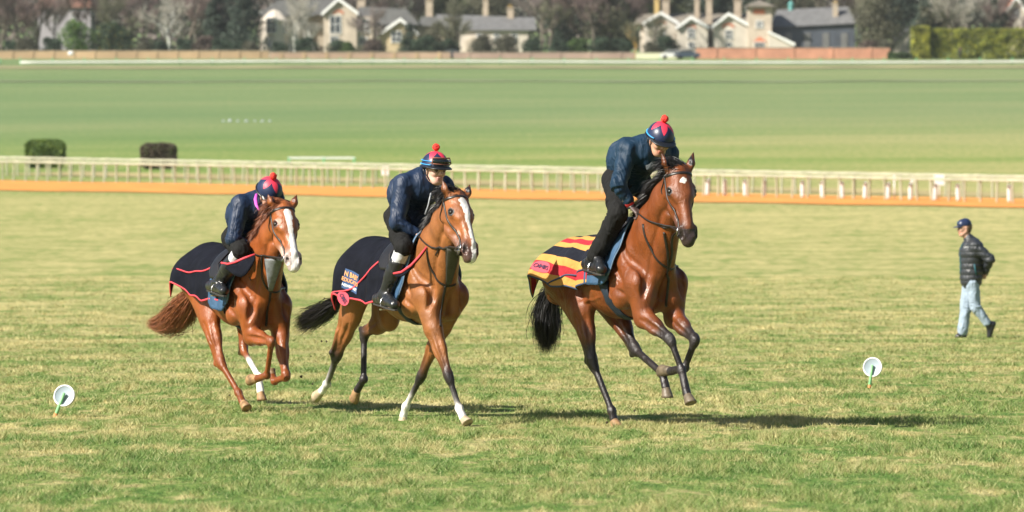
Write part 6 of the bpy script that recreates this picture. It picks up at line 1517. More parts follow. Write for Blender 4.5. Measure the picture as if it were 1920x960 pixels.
# ------------------------------------------------------------------ far side: running rail, walls, houses, trees
DH = 850.0
M_CREAM = mat_plain('cream_brick', (.46, .39, .31), .8, .12, .8); M_PALE = mat_plain('white_gable', (.52, .47, .40), .8, .08, .8); M_YEL = mat_plain('yellow_brick', (.44, .35, .22), .85, .15, 1)
M_SLATE = mat_plain('slate', (.135, .135, .135), .6, .2, 1.2); M_SLATEBR = mat_plain('mossy_tiles', (.17, .15, .12), .8, .3, 1.2); M_REDBR = mat_plain('red_brick_arch', (.50, .17, .09), .8, .1, 2); M_BRICK = mat_plain('orange_brick', (.44, .215, .14), .85, .18, .5)
M_TAN = mat_plain('tan_wall', (.38, .27, .16), .9, .3, .12, bump=.3, bscale=1); M_PINKW = mat_plain('pinkish_wall', (.36, .25, .18), .9, .25, .15); M_GLASS = mat_plain('window_glass', (.05, .06, .07), .1, .2, 2); M_FRAME = mat_plain('white_frame', (.78, .78, .76), .6, .03)
M_DARKB = mat_plain('dark_slate_wall', (.055, .065, .085), .8, .25, .6); M_CHIM = mat_plain('chimney_brick', (.40, .33, .25), .85, .15, 1.5); M_CHIMY = mat_plain('yellow_chimney_pot', (.50, .36, .14), .8, .1); M_STONE = mat_plain('weathered_stone', (.30, .26, .20), .9, .3, .8)
def X_(u, d=DH): return (u - 960) / F_PX * d
def Z_(v, d=DH): return at(960, v, d)[2]
def S_(p, d=DH): return p * d / F_PX
class House:
    def __init__(s, name, u, label, cat='house', d=DH, group=None):
        s.d = d; s.o = np.array([X_(u, d), d, float(terrain(X_(u, d), d))]); s.root = empty(name, s.o, 0, label, cat, group)
    def poly(s, uv): return [(X_(u, s.d) - s.o[0], Z_(109 if v > 91 else v, s.d) - s.o[2]) for u, v in uv]
    def block(s, name, uv, y0, y1, mat, parent=None):
        m = MB(); m.prism(s.poly(uv), y0, y1); return m.build(name, mat, parent or s.root)
    def gable(s, u0, u1, vb, ve, vp, y0, y1, wall, roof, up=None, arch=True, name='wall', over=3):
        um = up or (u0 + u1) / 2; w = s.block(name, [(u0, vb), (u0, ve), (um, vp), (u1, ve), (u1, vb)], y0, y1, wall)
        r = MB(); k = 4.5; sl = (vp - ve) / (um - u0); sr = (ve - vp) / (u1 - um)
        P = [(u0 - over, ve - sl * over), (um, vp), (u1 + over, ve + sr * over), (u1 + over, ve + sr * over - k), (um, vp - k), (u0 - over, ve - sl * over - k)]
        r.prism(s.poly(P), y0 - .5, y1 + .2); rf = r.build('roof', roof, s.root)
        r = MB(); P2 = [(u0 - over, ve - sl * over + 1.8), (um, vp + 1.8), (u1 + over, ve + sr * over + 1.8), (u1 + over, ve + sr * over - k), (um, vp - k), (u0 - over, ve - sl * over - k)]
        r.prism(s.poly(P2), y0 - .65, y0 - .5); r.build('bargeboard', M_FRAME, rf)
        if arch:
            n = 12; a0 = um; aw = (u1 - u0) * .17; vc = ve + 1; P = [(a0 + aw * math.cos(t), vc - aw * .7 * math.sin(t)) for t in np.linspace(0, PI, n)] + [(a0 + aw * .62 * math.cos(t), vc - aw * .38 * math.sin(t)) for t in np.linspace(PI, 0, n)]
            r = MB(); r.prism(s.poly(P), y0 - .10, y0 + .1); r.build('brick_arch', M_REDBR, w)
        return w
    def window(s, u0, u1, v0, v1, y, bars=(1, 1), head=True):
        x0, z1 = s.poly([(u0, v0)])[0]; x1, z0 = s.poly([(u1, v1)])[0]; f = MB(); t = .11
        f.box(((x0 + x1) / 2, y - .06, z1 - t / 2), (x1 - x0, .16, t)); f.box(((x0 + x1) / 2, y - .06, z0 + t / 2), (x1 - x0 + .2, .26, t)); 
        for x in (x0 + t / 2, x1 - t / 2): f.box((x, y - .06, (z0 + z1) / 2), (t, .16, z1 - z0 - 2 * t - .006))
        for i in range(bars[0]): f.box((x0 + (x1 - x0) * (i + 1) / (bars[0] + 1), y - .05, (z0 + z1) / 2), (t * .7, .10, z1 - z0 - 2 * t - .006))
        for i in range(bars[1]): f.box(((x0 + x1) / 2, y - .045, z0 + (z1 - z0) * (i + 1) / (bars[1] + 1)), (x1 - x0 - 2 * t, .07, t * .7))
        w = f.build('window', M_FRAME, s.root); g = MB(); g.box(((x0 + x1) / 2, y - .015, (z0 + z1) / 2), (x1 - x0 - .05, .03, z1 - z0 - .05)); g.build('pane', M_GLASS, w)
    def chimney(s, u0, u1, vt, vb, y, mat=None, pots=2):
        x0, zt = s.poly([(u0, vt)])[0]; x1, zb = s.poly([(u1, vb)])[0]; m = MB(); w = x1 - x0
        m.box(((x0 + x1) / 2, y, (zt + zb) / 2), (w, w * .9, zt - zb)); m.box(((x0 + x1) / 2, y, zt + .12), (w * 1.25, w * 1.15, .22)); c = m.build('chimney', mat or M_CHIM, s.root)
        for i in range(pots): p = MB(); p.lathe([(.13, 0), (.11, .5), (.14, .55)], ((x0 + x1) / 2 + (i - (pots - 1) / 2) * .35, y, zt + .22), 8); p.build('chimney_pot', M_CHIMY, c, True)

# --- house A: bay wing, big gable, bay, yellow gable
h = House('stone_house', 600, 'stone house left of centre with arched brick gable, bay windows and grey roofs')
h.block('wall', [(483, 97), (483, 28), (560, 28), (560, 97)], 4, 12, M_PALE); h.block('roof', [(478, 28), (520, -2), (552, -2), (590, 28)], 3.4, 12.5, M_SLATE)
m = MB(); q = h.poly([(513, 96)])[0]; m.lathe([(S_(27), 0), (S_(27), S_(66)), (S_(31), S_(67)), (S_(31), S_(70)), (.3, S_(96))], (q[0], 4.2, 0), 8); m.build('bay', M_PALE, h.root)
h.window(500, 512, 70, 88, 2.0, (1, 0)); h.window(672, 688, 68, 84, 3, (1, 0)); h.window(565, 576, 40, 56, 6, (0, 1)); h.window(580, 590, 40, 56, 6, (0, 1)); h.window(498, 518, 32, 62, 1.6, (1, 1)); h.window(530, 541, 40, 62, 2.2, (0, 1))
h.block('wall', [(556, 97), (556, 24), (612, 24), (612, 97)], 6, 13, M_STONE); h.block('roof', [(550, 25), (575, -4), (640, -4), (640, 25)], 5, 13.5, M_SLATE)
h.gable(606, 668, 97, 24, -1, 2, 12, M_CREAM, M_SLATE, up=634, over=4); h.window(617, 639, 28, 62, 2, (1, 1)); h.window(618, 634, 66, 84, 2, (1, 0))
h.block('bay', [(665, 97), (665, 30), (698, 30), (698, 97)], 3, 10, M_CREAM); h.window(667, 692, 34, 59, 3, (2, 1)); h.block('roof', [(664, 30), (672, 10), (760, 14), (786, 44), (700, 44), (699, 30)], 5, 12, M_SLATE)
h.gable(712, 780, 98, 62, 36, 4.5, 12, M_YEL, M_SLATEBR, up=750, arch=False, over=4); h.window(732, 752, 56, 78, 4.5, (1, 1))
h.chimney(668, 683, -4, 20, 6); h.chimney(797, 810, -2, 46, 7, M_CHIM); h.block('roof', [(780, 46), (790, 28), (830, 28), (836, 46)], 6, 12, M_SLATE); h.block('wall', [(778, 98), (778, 46), (834, 46), (834, 98)], 6.5, 11.5, M_STONE)
# --- house B: long low cream house
h = House('cream_house', 930, 'long low cream house in the middle distance with a grey slate roof and two chimneys')
h.block('wall', [(862, 98), (862, 54), (990, 54), (990, 98)], 2, 9, M_PALE); m = MB(); P0 = h.poly([(815, 56), (1006, 56), (1004, 30), (818, 24)])
m.add([[P0[0][0], 1.4, P0[0][1]], [P0[1][0], 1.4, P0[1][1]], [P0[2][0], 5.5, P0[2][1]], [P0[3][0], 5.5, P0[3][1]], [P0[0][0], 9.6, P0[0][1]], [P0[1][0], 9.6, P0[1][1]]], [[0, 1, 2, 3], [3, 2, 5, 4], [0, 3, 4], [1, 5, 2], [0, 4, 5, 1]]); m.build('roof', M_SLATE, h.root)
h.window(925, 937, 60, 78, 2, (1, 1)); h.window(958, 970, 60, 78, 2, (1, 1)); h.window(893, 903, 62, 76, 2, (1, 1)); h.chimney(905, 915, -2, 28, 6, M_CHIM); h.chimney(951, 963, 14, 36, 5.5, M_CHIM)
h.block('porch', [(873, 98), (873, 76), (886, 68), (912, 76), (912, 98)], .4, 2.2, M_CREAM)
# --- house C: three white gables and tower
h = House('gabled_house', 1320, 'row of three white gabled houses with brick arches and a square tower beside them')
h.block('wall', [(1203, 94), (1203, 40), (1412, 40), (1412, 94)], 5, 12, M_PALE); m = MB(); P0 = h.poly([(1190, 44), (1420, 44), (1410, 22), (1200, 22)])
m.add([[P0[0][0], 4, P0[0][1]], [P0[1][0], 4, P0[1][1]], [P0[2][0], 8.5, P0[2][1]], [P0[3][0], 8.5, P0[3][1]], [P0[0][0], 13, P0[0][1]], [P0[1][0], 13, P0[1][1]]], [[0, 1, 2, 3], [3, 2, 5, 4], [0, 3, 4], [1, 5, 2], [0, 4, 5, 1]]); m.build('roof', M_SLATEBR, h.root)
h.gable(1209, 1270, 95, 43, 25, 2, 10, M_PALE, M_SLATE); h.gable(1270, 1327, 97, 52, 34, .6, 10, M_PALE, M_SLATE, up=1296); h.gable(1338, 1408, 95, 50, 27, 1.4, 10, M_PALE, M_SLATE, up=1366)
h.window(1235, 1247, 78, 90, 2, (1, 0)); h.window(1290, 1302, 78, 90, .6, (1, 0)); h.window(1361, 1373, 78, 88, 1.4, (1, 0)); h.window(1234, 1247, 54, 70, 2, (1, 1)); h.window(1289, 1303, 53, 71, .6, (1, 1)); h.window(1360, 1374, 55, 73, 1.4, (1, 1))
h.chimney(1229, 1238, -4, 26, 7, M_CHIMY, 1); h.chimney(1244, 1257, -2, 26, 7); h.chimney(1305, 1314, -4, 32, 7); h.chimney(1326, 1337, -2, 46, 5); h.chimney(1380, 1393, -2, 30, 7)
w = h.block('tower', [(1403, 94), (1403, 12), (1447, 12), (1447, 94)], .5, 5, M_CREAM); q = h.poly([(1425, 12)])[0]; m = MB(); a = S_(30); m.add([[q[0] - a, -.5, q[1]], [q[0] + a, -.5, q[1]], [q[0] + a, 6, q[1]], [q[0] - a, 6, q[1]], [q[0], 2.7, q[1] + S_(14)]], [[0, 1, 4], [1, 2, 4], [2, 3, 4], [3, 0, 4], [3, 2, 1, 0]]); m.build('tower_roof', M_SLATEBR, h.root)
h.window(1417, 1431, 38, 52, .5, (2, 1)); h.block('brick_band', [(1413, 26), (1413, 17), (1434, 17), (1434, 26)], .38, .6, M_REDBR, w); h.block('brick_band', [(1412, 78), (1425, 68), (1438, 78)], .38, .6, M_REDBR, w); h.window(1414, 1434, 78, 92, .45, (2, 0))
h.block('lean_to', [(1440, 94), (1440, 62), (1486, 84), (1486, 94)], -1.5, 2, M_PALE); h.block('lean_to_roof', [(1438, 62), (1441, 59), (1490, 82), (1490, 86), (1486, 86)], -1.9, 2.4, M_FRAME)
# --- dark stable block
h = House('stable_block', 1525, 'long dark stable block with a slate roof, right of the white gabled houses', 'stable')
h.block('wall', [(1449, 94), (1449, 48), (1606, 40), (1606, 94)], 4, 13, M_DARKB); m = MB(); P0 = h.poly([(1446, 50), (1612, 42), (1596, 8), (1462, 14)])
m.add([[P0[0][0], 3.4, P0[0][1]], [P0[1][0], 3.4, P0[1][1]], [P0[2][0], 8.5, P0[2][1]], [P0[3][0], 8.5, P0[3][1]], [P0[0][0], 13.6, P0[0][1]], [P0[1][0], 13.6, P0[1][1]]], [[0, 1, 2, 3], [3, 2, 5, 4], [0, 3, 4], [1, 5, 2], [0, 4, 5, 1]]); m.build('roof', M_SLATE, h.root)
for u in (1475, 1510, 1545, 1580): h.block('door', [(u, 90), (u, 60), (u + 12, 60), (u + 12, 90)], 3.9, 4.05, M_SLATE)
h.chimney(1566, 1575, 6, 42, 6); m = MB(); q = h.poly([(1488, 14)])[0]; m.lathe([(.45, 0), (.45, 1.0), (.6, 1.1), (.05, 1.8)], (q[0], 8.5, q[1] - .2), 8); m.build('cupola', mat_plain('copper_green', (.10, .30, .28), .6), h.root)
# --- cream gable by the hedge
h = House('cream_barn', 1700, 'steep cream gable end standing behind the left end of the tall hedge', 'barn'); h.block('wall', [(1668, 101), (1669, 88), (1712, 47), (1745, 80), (1745, 101)], 1, 8, M_PALE); h.block('roof', [(1664, 89), (1712, 43), (1750, 80), (1750, 84), (1712, 47), (1667, 91)], .6, 8.4, M_SLATE)
for k, u in enumerate((1722, 1733)): h.chimney(u, u + 5, 38, 52, 4, M_DARKB, 0)
# --- houses showing between the trees at the back
h = House('red_roofed_house', 125, 'grey house with a red tiled roof half hidden by bare trees at the far left', d=930); h.block('wall', [(72, 98), (72, 12), (170, 12), (170, 98)], 0, 9, mat_plain('grey_render', (.30, .28, .30), .8, .1)); h.block('roof', [(66, 14), (84, -12), (160, -12), (176, 14)], -.6, 9.6, mat_plain('old_red_tiles', (.26, .13, .10), .8, .2)); h.window(98, 110, 22, 40, 0, (1, 1)); h.window(134, 146, 22, 40, 0, (1, 1))
h = House('white_house', 1900, 'white gabled house at the top right corner behind the hedge', d=900); h.block('wall', [(1880, 98), (1880, 24), (1975, 24), (1975, 98)], 1, 9, M_CREAM); h.gable(1884, 1925, 60, 26, -3, 0, 8, M_PALE, M_REDBR, arch=False); h.window(1896, 1912, 14, 34, 0, (1, 1)); h.block('fascia', [(1878, 28), (1878, 22), (1975, 22), (1975, 28)], .7, 1.1, mat_plain('teal_fascia', (.25, .48, .44), .6))

# --- walls
def wall(name, u0, u1, vt, d, mat, label, thick=.4, piers=0, pmat=None):
    g0 = np.array([X_((u0 + u1) / 2, d), d]); o = gpt(*g0); root = empty(name, o, 0, label, 'wall'); n = max(2, int((u1 - u0) / 40)); m = MB()
    zs = Z_(vt, d) - o[2]; x0, x1 = X_(u0, d) - o[0], X_(u1, d) - o[0]; m.box(((x0 + x1) / 2, 0, zs / 2 - .3), (x1 - x0, thick, zs + .6)); b = m.build('wall_body', mat, root)
    m = MB(); m.box(((x0 + x1) / 2, 0, zs + .045), (x1 - x0 + .1, thick + .15, .08)); m.build('coping', M_STONE, root)
    for i in range(piers):
        m = MB(); x = x0 + (x1 - x0) * (i + .5) / piers; m.box((x, -.03, zs / 2 - .27), (.5, thick + .14, zs + .54)); m.build('pier', pmat or mat, root)
wall('garden_wall', -500, 505, 95.5, 800, M_TAN, 'long tan garden wall in front of the bare trees at the left', piers=26)
wall('garden_wall', 507, 845, 98, 800, M_PINKW, 'pinkish garden wall below the stone house', piers=8, pmat=M_TAN)
wall('garden_wall', 850, 1190, 98.5, 802, mat_plain('pink_brown_wall', (.33, .235, .19), .9, .2, .2), 'pink brown garden wall below the long cream house', piers=6)
wall('brick_wall', 1305, 1668, 90, 800, M_BRICK, 'tall orange brick wall below the white gables and stable block', piers=5)
wall('timber_fence', 1192, 1268, 99, 798, mat_plain('pale_board', (.60, .60, .42), .8, .1), 'short pale board fence beside the yellow trunk', .15)

# --- leafy and bare trees
rgT = np.random.default_rng(21)
def bare_tree(seed, h=15., spread=.55, low=.18, bark=M_BARK, twig_n=5200, twigcol=(.20, .165, .13), thick=.35):
    rg = np.random.default_rng(seed); m = MB(); tips = []
    def branch(p, d, L, r, lv):
        n = 4; pts = [p]; q = p.copy(); dd = d.copy()
        for i in range(n):
            dd = unit(dd + rg.normal(0, .10, 3) + [0, 0, .06]); q = q + dd * L / n; pts.append(q.copy())
            if lv >= 2: tips.append((q.copy(), dd.copy(), L * .5))
        m.tube(pts, np.linspace(r, r * .55, n + 1), n=6 if lv < 2 else 4, caps=False)
        if lv < 3:
            k = (5, 4, 3)[lv]
            for i in range(k):
                a = rg.uniform(0, 2 * PI); t = rg.uniform(.35, 1.0) if lv else (low * 2 + (1 - low * 2) * (i + .5) / k); b = pts[0] + (pts[-1] - pts[0]) * t if lv == 0 else pts[min(n, max(1, int(t * n)))]
                nd = unit(dd * (.75 if lv else .55) + np.array([math.cos(a), math.sin(a), .25]) * spread * 1.6); branch(b, nd, L * rg.uniform(.5, .72), r * .5, lv + 1)
    branch(np.zeros(3), np.array([0, 0, 1.]), h * .55, thick, 0)
    T_ = np.array([t[0] for t in tips]); Dd = np.array([t[1] for t in tips]); Ls = np.array([t[2] for t in tips]); k = rg.integers(0, len(T_), twig_n)
    d = Dd[k] + rg.normal(0, .6, (twig_n, 3)); d /= np.linalg.norm(d, axis=1)[:, None]; L = Ls[k] * rg.uniform(.5, 1.5, twig_n) * .9; w = .016 * rg.uniform(.6, 1.4, twig_n)
    s = np.cross(d, rg.normal(0, 1, (twig_n, 3))); s /= np.linalg.norm(s, axis=1)[:, None]; A = T_[k] + rg.normal(0, .12, (twig_n, 3)); md = A + d * (L * .5)[:, None] + rg.normal(0, .06, (twig_n, 3)); E = A + d * L[:, None] + [0, 0, .1]
    V = np.stack([A - s * w[:, None], A + s * w[:, None], md + s * w[:, None] * .8, md - s * w[:, None] * .8, E], 1).reshape(-1, 3); b = np.arange(twig_n)[:, None] * 5
    F4 = np.concatenate([b + 0, b + 1, b + 2, b + 3], 1); F3 = np.concatenate([b + 3, b + 2, b + 4, b + 4], 1)
    return m, V, F4, F3[:, :3], twigcol
def make_bare(name, seed, twigmat, bark, **kw):
    m, V, F4, F3, tc = bare_tree(seed, **kw); root = empty(name); tr = m.build('trunk', bark, root, True)
    mesh_obj('crown', V, [list(f) for f in F4] + [list(f) for f in F3], twigmat, root, smooth=False); return root
M_TWIG = [mat_plain('twigs_grey', (.20, .165, .15), .9, .2, .5), mat_plain('twigs_brown', (.19, .135, .125), .9, .2, .5), mat_plain('twigs_olive', (.15, .15, .095), .9, .2, .5), mat_plain('twigs_pale', (.34, .32, .27), .9, .2, .5)]
M_PALEBARK = mat_plain('pale_bark', (.50, .50, .46), .85, .2, 1.5); M_YELBARK = mat_plain('yellow_bark', (.45, .27, .05), .85, .2, 1)
def make_leafy(name, seed, h, w, col, bark=M_BARK, n=9000, shape='round', yel=None, p=0, size=.22, lowcut=.12):
    rg = np.random.default_rng(seed); root = empty(name); m = MB(); m.tube([[0, 0, -.3], [.05, 0, h * .25], [0, .05, h * .6], [.05, 0, h * .9]], [.22, .18, .12, .04], n=8)
    K = 26; cen = []; 
    for i in range(K):
        t = (i + .5) / K; z = h * (lowcut + (1 - lowcut) * t); rr = w / 2 * (math.sqrt(max(0, 1 - (2 * t - 1) ** 2 * .95)) if shape == 'round' else (1 - t) ** .7 * .95 + .05); a = rg.uniform(0, 2 * PI); q = rr * rg.uniform(.35, .8)
        cen.append((q * math.cos(a), q * math.sin(a), z, rr * rg.uniform(.35, .6) + .25)); m.tube([[0, 0, z * .8], [q * math.cos(a) * .7, q * math.sin(a) * .7, z]], [.06, .02], n=5)
    m.build('trunk', bark, root, True); cen = np.array(cen)
    def fn(rg_, n_):
        k = rg_.integers(0, K, n_); d = rg_.normal(0, 1, (n_, 3)); d /= np.linalg.norm(d, axis=1)[:, None]; r = cen[k, 3] * rg_.uniform(.5, 1.08, n_) ** .5; P = cen[k, :3] + d * r[:, None] * [1, 1, .8]; P[:, 2] = np.maximum(P[:, 2], .1); return P
    leaf_mass('crown', fn, n, size, M_LEAF, root, seed, col_var(col, .45, yel, p)); return root
PROT = {}
def proto(k):
    if k in PROT: return copy_tree(PROT[k])
    if k[0] == 'b': r = make_bare('bare_tree', 40 + int(k[1]), M_TWIG[int(k[2])], (M_BARK, M_PALEBARK, M_YELBARK)[int(k[3])], h=15 + int(k[1]) * 1.2, spread=.5 + .06 * int(k[1]), thick=.22 + .06 * int(k[1]))
    elif k[0] == 'e': r = make_leafy('evergreen_tree', 60 + int(k[1]), 13, 7, (.040, .062, .042), shape='cone' if k[1] in '02' else 'round')
    elif k[0] == 'g': r = make_leafy('leafy_tree', 70 + int(k[1]), 12, 7.5, ((.055, .085, .028), (.085, .10, .045), (.10, .10, .06))[int(k[1])], n=8000)
    elif k[0] == 's': r = make_leafy('bush', 80 + int(k[1]), 3.2, 3.6, ((.030, .055, .028), (.085, .085, .055), (.055, .10, .022), (.10, .075, .06))[int(k[1])], n=5000, size=.14, lowcut=.05)
    PROT[k] = r; return r
def plant(k, u, d, sc=1., label='', cat='tree', group='trees round the houses', sz=None, rz=None):
    o = proto(k); x = X_(u, d); o.location = gpt(x, d) - np.array([0, 0, .1]); o.rotation_euler = (0, 0, rgT.uniform(0, 6.28) if rz is None else rz); o.scale = (sc, sc, sz or sc); tag(o, label, cat, group); return o
# single specimens the photograph shows
plant('b021'.replace('b021', 'b131'), 318, 826, .72, 'pale barked bare tree with a fan of white limbs behind the tan wall')
plant('b031', 552, 824, .78, 'tall pale barked bare tree in front of the left bay window')
plant('b231', 592, 818, .55, 'smaller forked pale bare tree in front of the arched gable')
plant('b022', 1191, 806, .45, 'small bare tree with a yellow trunk beside the first white gable')
o = make_leafy('round_tree', 91, S_(66, 820), S_(64, 820), (.075, .15, .03), n=7000, size=.16, yel=(.16, .24, .04), p=.15, lowcut=.08); o.location = gpt(X_(145, 820), 820); tag(o, 'bright green round bush behind the tan wall', 'bush', 'garden bushes')
o = make_leafy('round_bush', 92, S_(62, 820), S_(64, 820), (.035, .065, .03), n=7000, size=.16, yel=(.30, .26, .05), p=.06, lowcut=.05); o.location = gpt(X_(212, 820), 820); tag(o, 'dark green round bush right of the bright green one', 'bush', 'garden bushes')
# tall hedge at the right
def hedge(u0, u1, vt, vb, d, label, col, yel, p, n, dep=3.0, seed=1):
    x0, x1 = X_(u0, d), X_(u1, d); g = gpt((x0 + x1) / 2, d); zt = Z_(vt, d) - g[2]; root = empty('hedge', g, 0, label, 'hedge'); w = x1 - x0
    def bx(rg, n_):
        Q = rg.uniform(-1, 1, (n_, 3)); f = rg.integers(0, 5, n_); Q[f == 0, 1] = -1; Q[f == 1, 1] = -1; Q[f == 2, 2] = 1; Q[f == 3, 0] = np.sign(Q[f == 3, 0]); P = Q * [w / 2, dep / 2, zt / 2] + [0, 0, zt / 2]
        nz = np.array([mnoise.noise(Vector(q * .55)) for q in P]); P[:, 1] += nz * .55; P[:, 2] += nz * .35; return P + rg.normal(0, .07, P.shape)
    leaf_mass('foliage', bx, n, .17, M_LEAF, root, seed, col_var(col, .55, yel, p)); m = MB()
    for i in range(int(w / 2)): m.tube([[-w / 2 + i * 2 + 1, 0, -.1], [-w / 2 + i * 2 + 1.1, 0, zt * .7]], .06, n=5)
    m.build('stem', M_BARK, root, True)
hedge(1742, 1990, 57, 112, 775, 'tall olive green hedge behind the white rail at the right edge', (.15, .18, .028), (.33, .33, .04), .3, 26000, seed=4)
hedge(1710, 1741, 52, 112, 774, 'rounded yellow green end bush of the tall hedge', (.19, .21, .035), (.34, .33, .04), .35, 7000, seed=5)
hedge(1666, 1709, 100, 113, 772, 'low dark green hedge in front of the cream gable', (.05, .09, .03), (.1, .14, .03), .1, 3500, 1.2, 6)
# rows of trees behind the walls and houses
kinds = {'b': 'bare', 'e': 'dark evergreen', 'g': 'green leafy', 's': 'low'}
rows = []
plant('b100', 690, 822, .62, 'thin grey bare tree screening the right bay of the stone house'); plant('b220', 852, 824, .6, 'bare olive tree in front of the left end of the cream house'); plant('b120', 1222, 822, .5, 'low bare tree in front of the leftmost white gable')
def row(us, keys, d, sc, where):
    for i, u in enumerate(us):
        k = keys[i % len(keys)]; rows.append((k, u + rgT.uniform(-5, 5), d + rgT.uniform(-8, 8), sc * rgT.uniform(.85, 1.15), where))
row([5, 38, 72], ['b110', 'b010', 'b210'], 850, .85, 'left of the bright green bush'); row([105, 180, 235, 275], ['b000', 'b110', 'b020', 'b010'], 860, .9, 'behind the round bushes at the left')
row([350, 375], ['b210', 'b000'], 860, .95, 'right of the white limbed tree'); row([402, 430, 462], ['e0', 'e1', 'e2'], 852, .95, 'left of the stone house')
row([572, 650, 705, 735], ['b010', 'b200', 'b120', 'b010'], 880, 1.1, 'behind the stone house'); row([770, 820, 858], ['e1', 'g2', 'b120'], 838, .52, 'between the stone house and the cream house')
row([840, 880, 925, 975], ['g1', 'b120', 'g2', 'b020'], 885, 1.1, 'behind the long cream house'); row([1010, 1035, 1062], ['b100', 'b120', 'e1'], 845, .95, 'right of the cream house'); row([1085, 1112, 1140, 1165], ['b010', 'b110', 'g2', 'b210'], 840, .9, 'between the cream house and the white gables')
row([1185, 1210, 1262, 1345], ['g0', 'b000', 'g1', 'e1'], 885, 1.2, 'behind the white gables'); row([1490, 1540, 1590], ['g2', 'b120', 'b010'], 900, 1.35, 'behind the stable block'); row([1625, 1648, 1672, 1700], ['b020', 'g2', 'b120', 'e1'], 850, 1.0, 'right of the stable block')
row([1745, 1770, 1790, 1825, 1858], ['e0', 'g2', 'b230', 'b130', 'b010'], 830, .9, 'behind the tall hedge'); row([1880, 1912], ['e1', 'b110'], 835, .6, 'behind the right end of the hedge')
cnt = {}
for k, u, d, sc, wh in rows:
    key = (kinds[k[0]], wh); cnt[key] = cnt.get(key, 0) + 1
seen = {}
for k, u, d, sc, wh in rows:
    key = (kinds[k[0]], wh); i = seen.get(key, 0); seen[key] = i + 1; lab = '%s tree %s' % key + (', %s from the left' % ORD[i] if cnt[key] > 1 else '')
    plant(k, u, d, sc, lab)
srow = [('s0', 20, 'dark green'), ('s1', 48, 'grey brown'), ('s0', 95, 'dark green'), ('s1', 272, 'grey brown'), ('s0', 300, 'dark green'), ('s0', 345, 'dark green'), ('s3', 385, 'dull purple brown'), ('s0', 412, 'dark green'), ('s0', 448, 'dark green'), ('s1', 470, 'grey brown'), ('s0', 522, 'dark green'), ('s0', 575, 'dark green'), ('s0', 632, 'dark green'), ('s2', 650, 'bright green'), ('s3', 702, 'dull purple brown'),
        ('s0', 765, 'dark green'), ('s0', 800, 'dark green'), ('s0', 842, 'dark green'), ('s1', 905, 'grey brown'), ('s1', 950, 'grey brown'), ('s0', 1000, 'dark green'), ('s0', 1045, 'dark green'), ('s2', 1085, 'bright green'), ('s0', 1125, 'dark green'), ('s0', 1160, 'dark green'), ('s1', 1220, 'grey brown'), ('s0', 1250, 'dark green'), ('s3', 1630, 'dull purple brown'), ('s1', 1655, 'grey brown')]
tot = {}; 
for k, u, c in srow: tot[c] = tot.get(c, 0) + 1
sn = {}
for k, u, c in srow:
    i = sn.get(c, 0); sn[c] = i + 1; plant(k, u, 812 + rgT.uniform(-4, 6), rgT.uniform(.8, 1.15), '%s garden shrub above the garden walls, %s of its colour from the left' % (c, ORD[i]), 'shrub', 'shrubs above the garden walls')
# distant wood that closes the view
def wood():
    rg = np.random.default_rng(9); n = 95000; x = rg.uniform(-190, 190, n); nz = np.array([mnoise.noise(Vector((a * .07, 3, 0))) + .5 * mnoise.noise(Vector((a * .25, 7, 0))) for a in x]); y = 935 + rg.uniform(0, 30, n); top = 19 + nz * 5
    z = rg.uniform(0, 1, n) ** .8 * top; P = np.stack([x, y, terrain(x, y) + z], 1); a = rg.normal(0, 1, (n, 3)); a[:, 1] *= .5; a /= np.linalg.norm(a, axis=1)[:, None]; b = np.cross(a, rg.normal(0, 1, (n, 3))); b /= np.linalg.norm(b, axis=1)[:, None]; s = rg.uniform(.3, .75, n)[:, None]
    V = np.stack([P - a * s, P + b * s * .6, P + a * s, P - b * s * .6], 1).reshape(-1, 3); cn = np.array([mnoise.noise(Vector((q[0] * .06, 11, q[2] * .12))) for q in P]); t = np.clip(cn * 1.8 + .5, 0, 1)[:, None]
    C = np.array([.20, .165, .15]) * (1 - t) + np.array([.08, .10, .065]) * t; C = C * rg.uniform(.6, 1.4, (n, 1)); o = mesh_obj('woodland', V, np.arange(4 * n).reshape(-1, 4), M_LEAF, smooth=False, colors=np.repeat(C, 4, 0)); tag(o, 'mixed wood closing the view behind the houses', 'woodland', kind='stuff')
wood()
# white running rail across the far side of the field
def run_rail(u0, u1, label):
    d = 560.; root = empty('running_rail', gpt(X_((u0 + u1) / 2, d), d), 0, label, 'rail', 'white running rails on the far side'); o3 = np.array(gpt(X_((u0 + u1) / 2, d), d)); us = np.arange(u0, u1 + 1, 30.) if u1 - u0 > 40 else np.array([u0, u1]); P = []
    for u in us: g = gpt(X_(u, d), d); P.append(np.array([g[0], g[1], Z_(116.2 + 1.2 * math.sin(u * .004 + 2), d)]) - o3)
    m = MB(); m.tube(P, .17, n=8, flat=.8, up=(0, 0, 1)); m.build('rail', mat_plain('dull_white', (.58, .58, .54), .6, .1, .5), root, True); pm = MB(); pm.box((0, 0, .55), (.12, .12, 1.2)); pm.tube([[0, 0, 1.1], [0, -.25, 1.2]], .05, n=6); pr_ = None
    for i, u in enumerate(us[::2 if len(us) > 60 else 1]):
        g = np.array(gpt(X_(u, d), d + .25))
        if pr_ is None: o = pr_ = pm.build('post', M_GREENP, root)
        else: o = pr_.copy(); COL.objects.link(o); o.parent = root
        o.location = g - o3 - [0, 0, .35]
run_rail(38, 2040, 'long white running rail across the far side of the field'); run_rail(-60, 12, 'short end of white running rail at the far left edge')
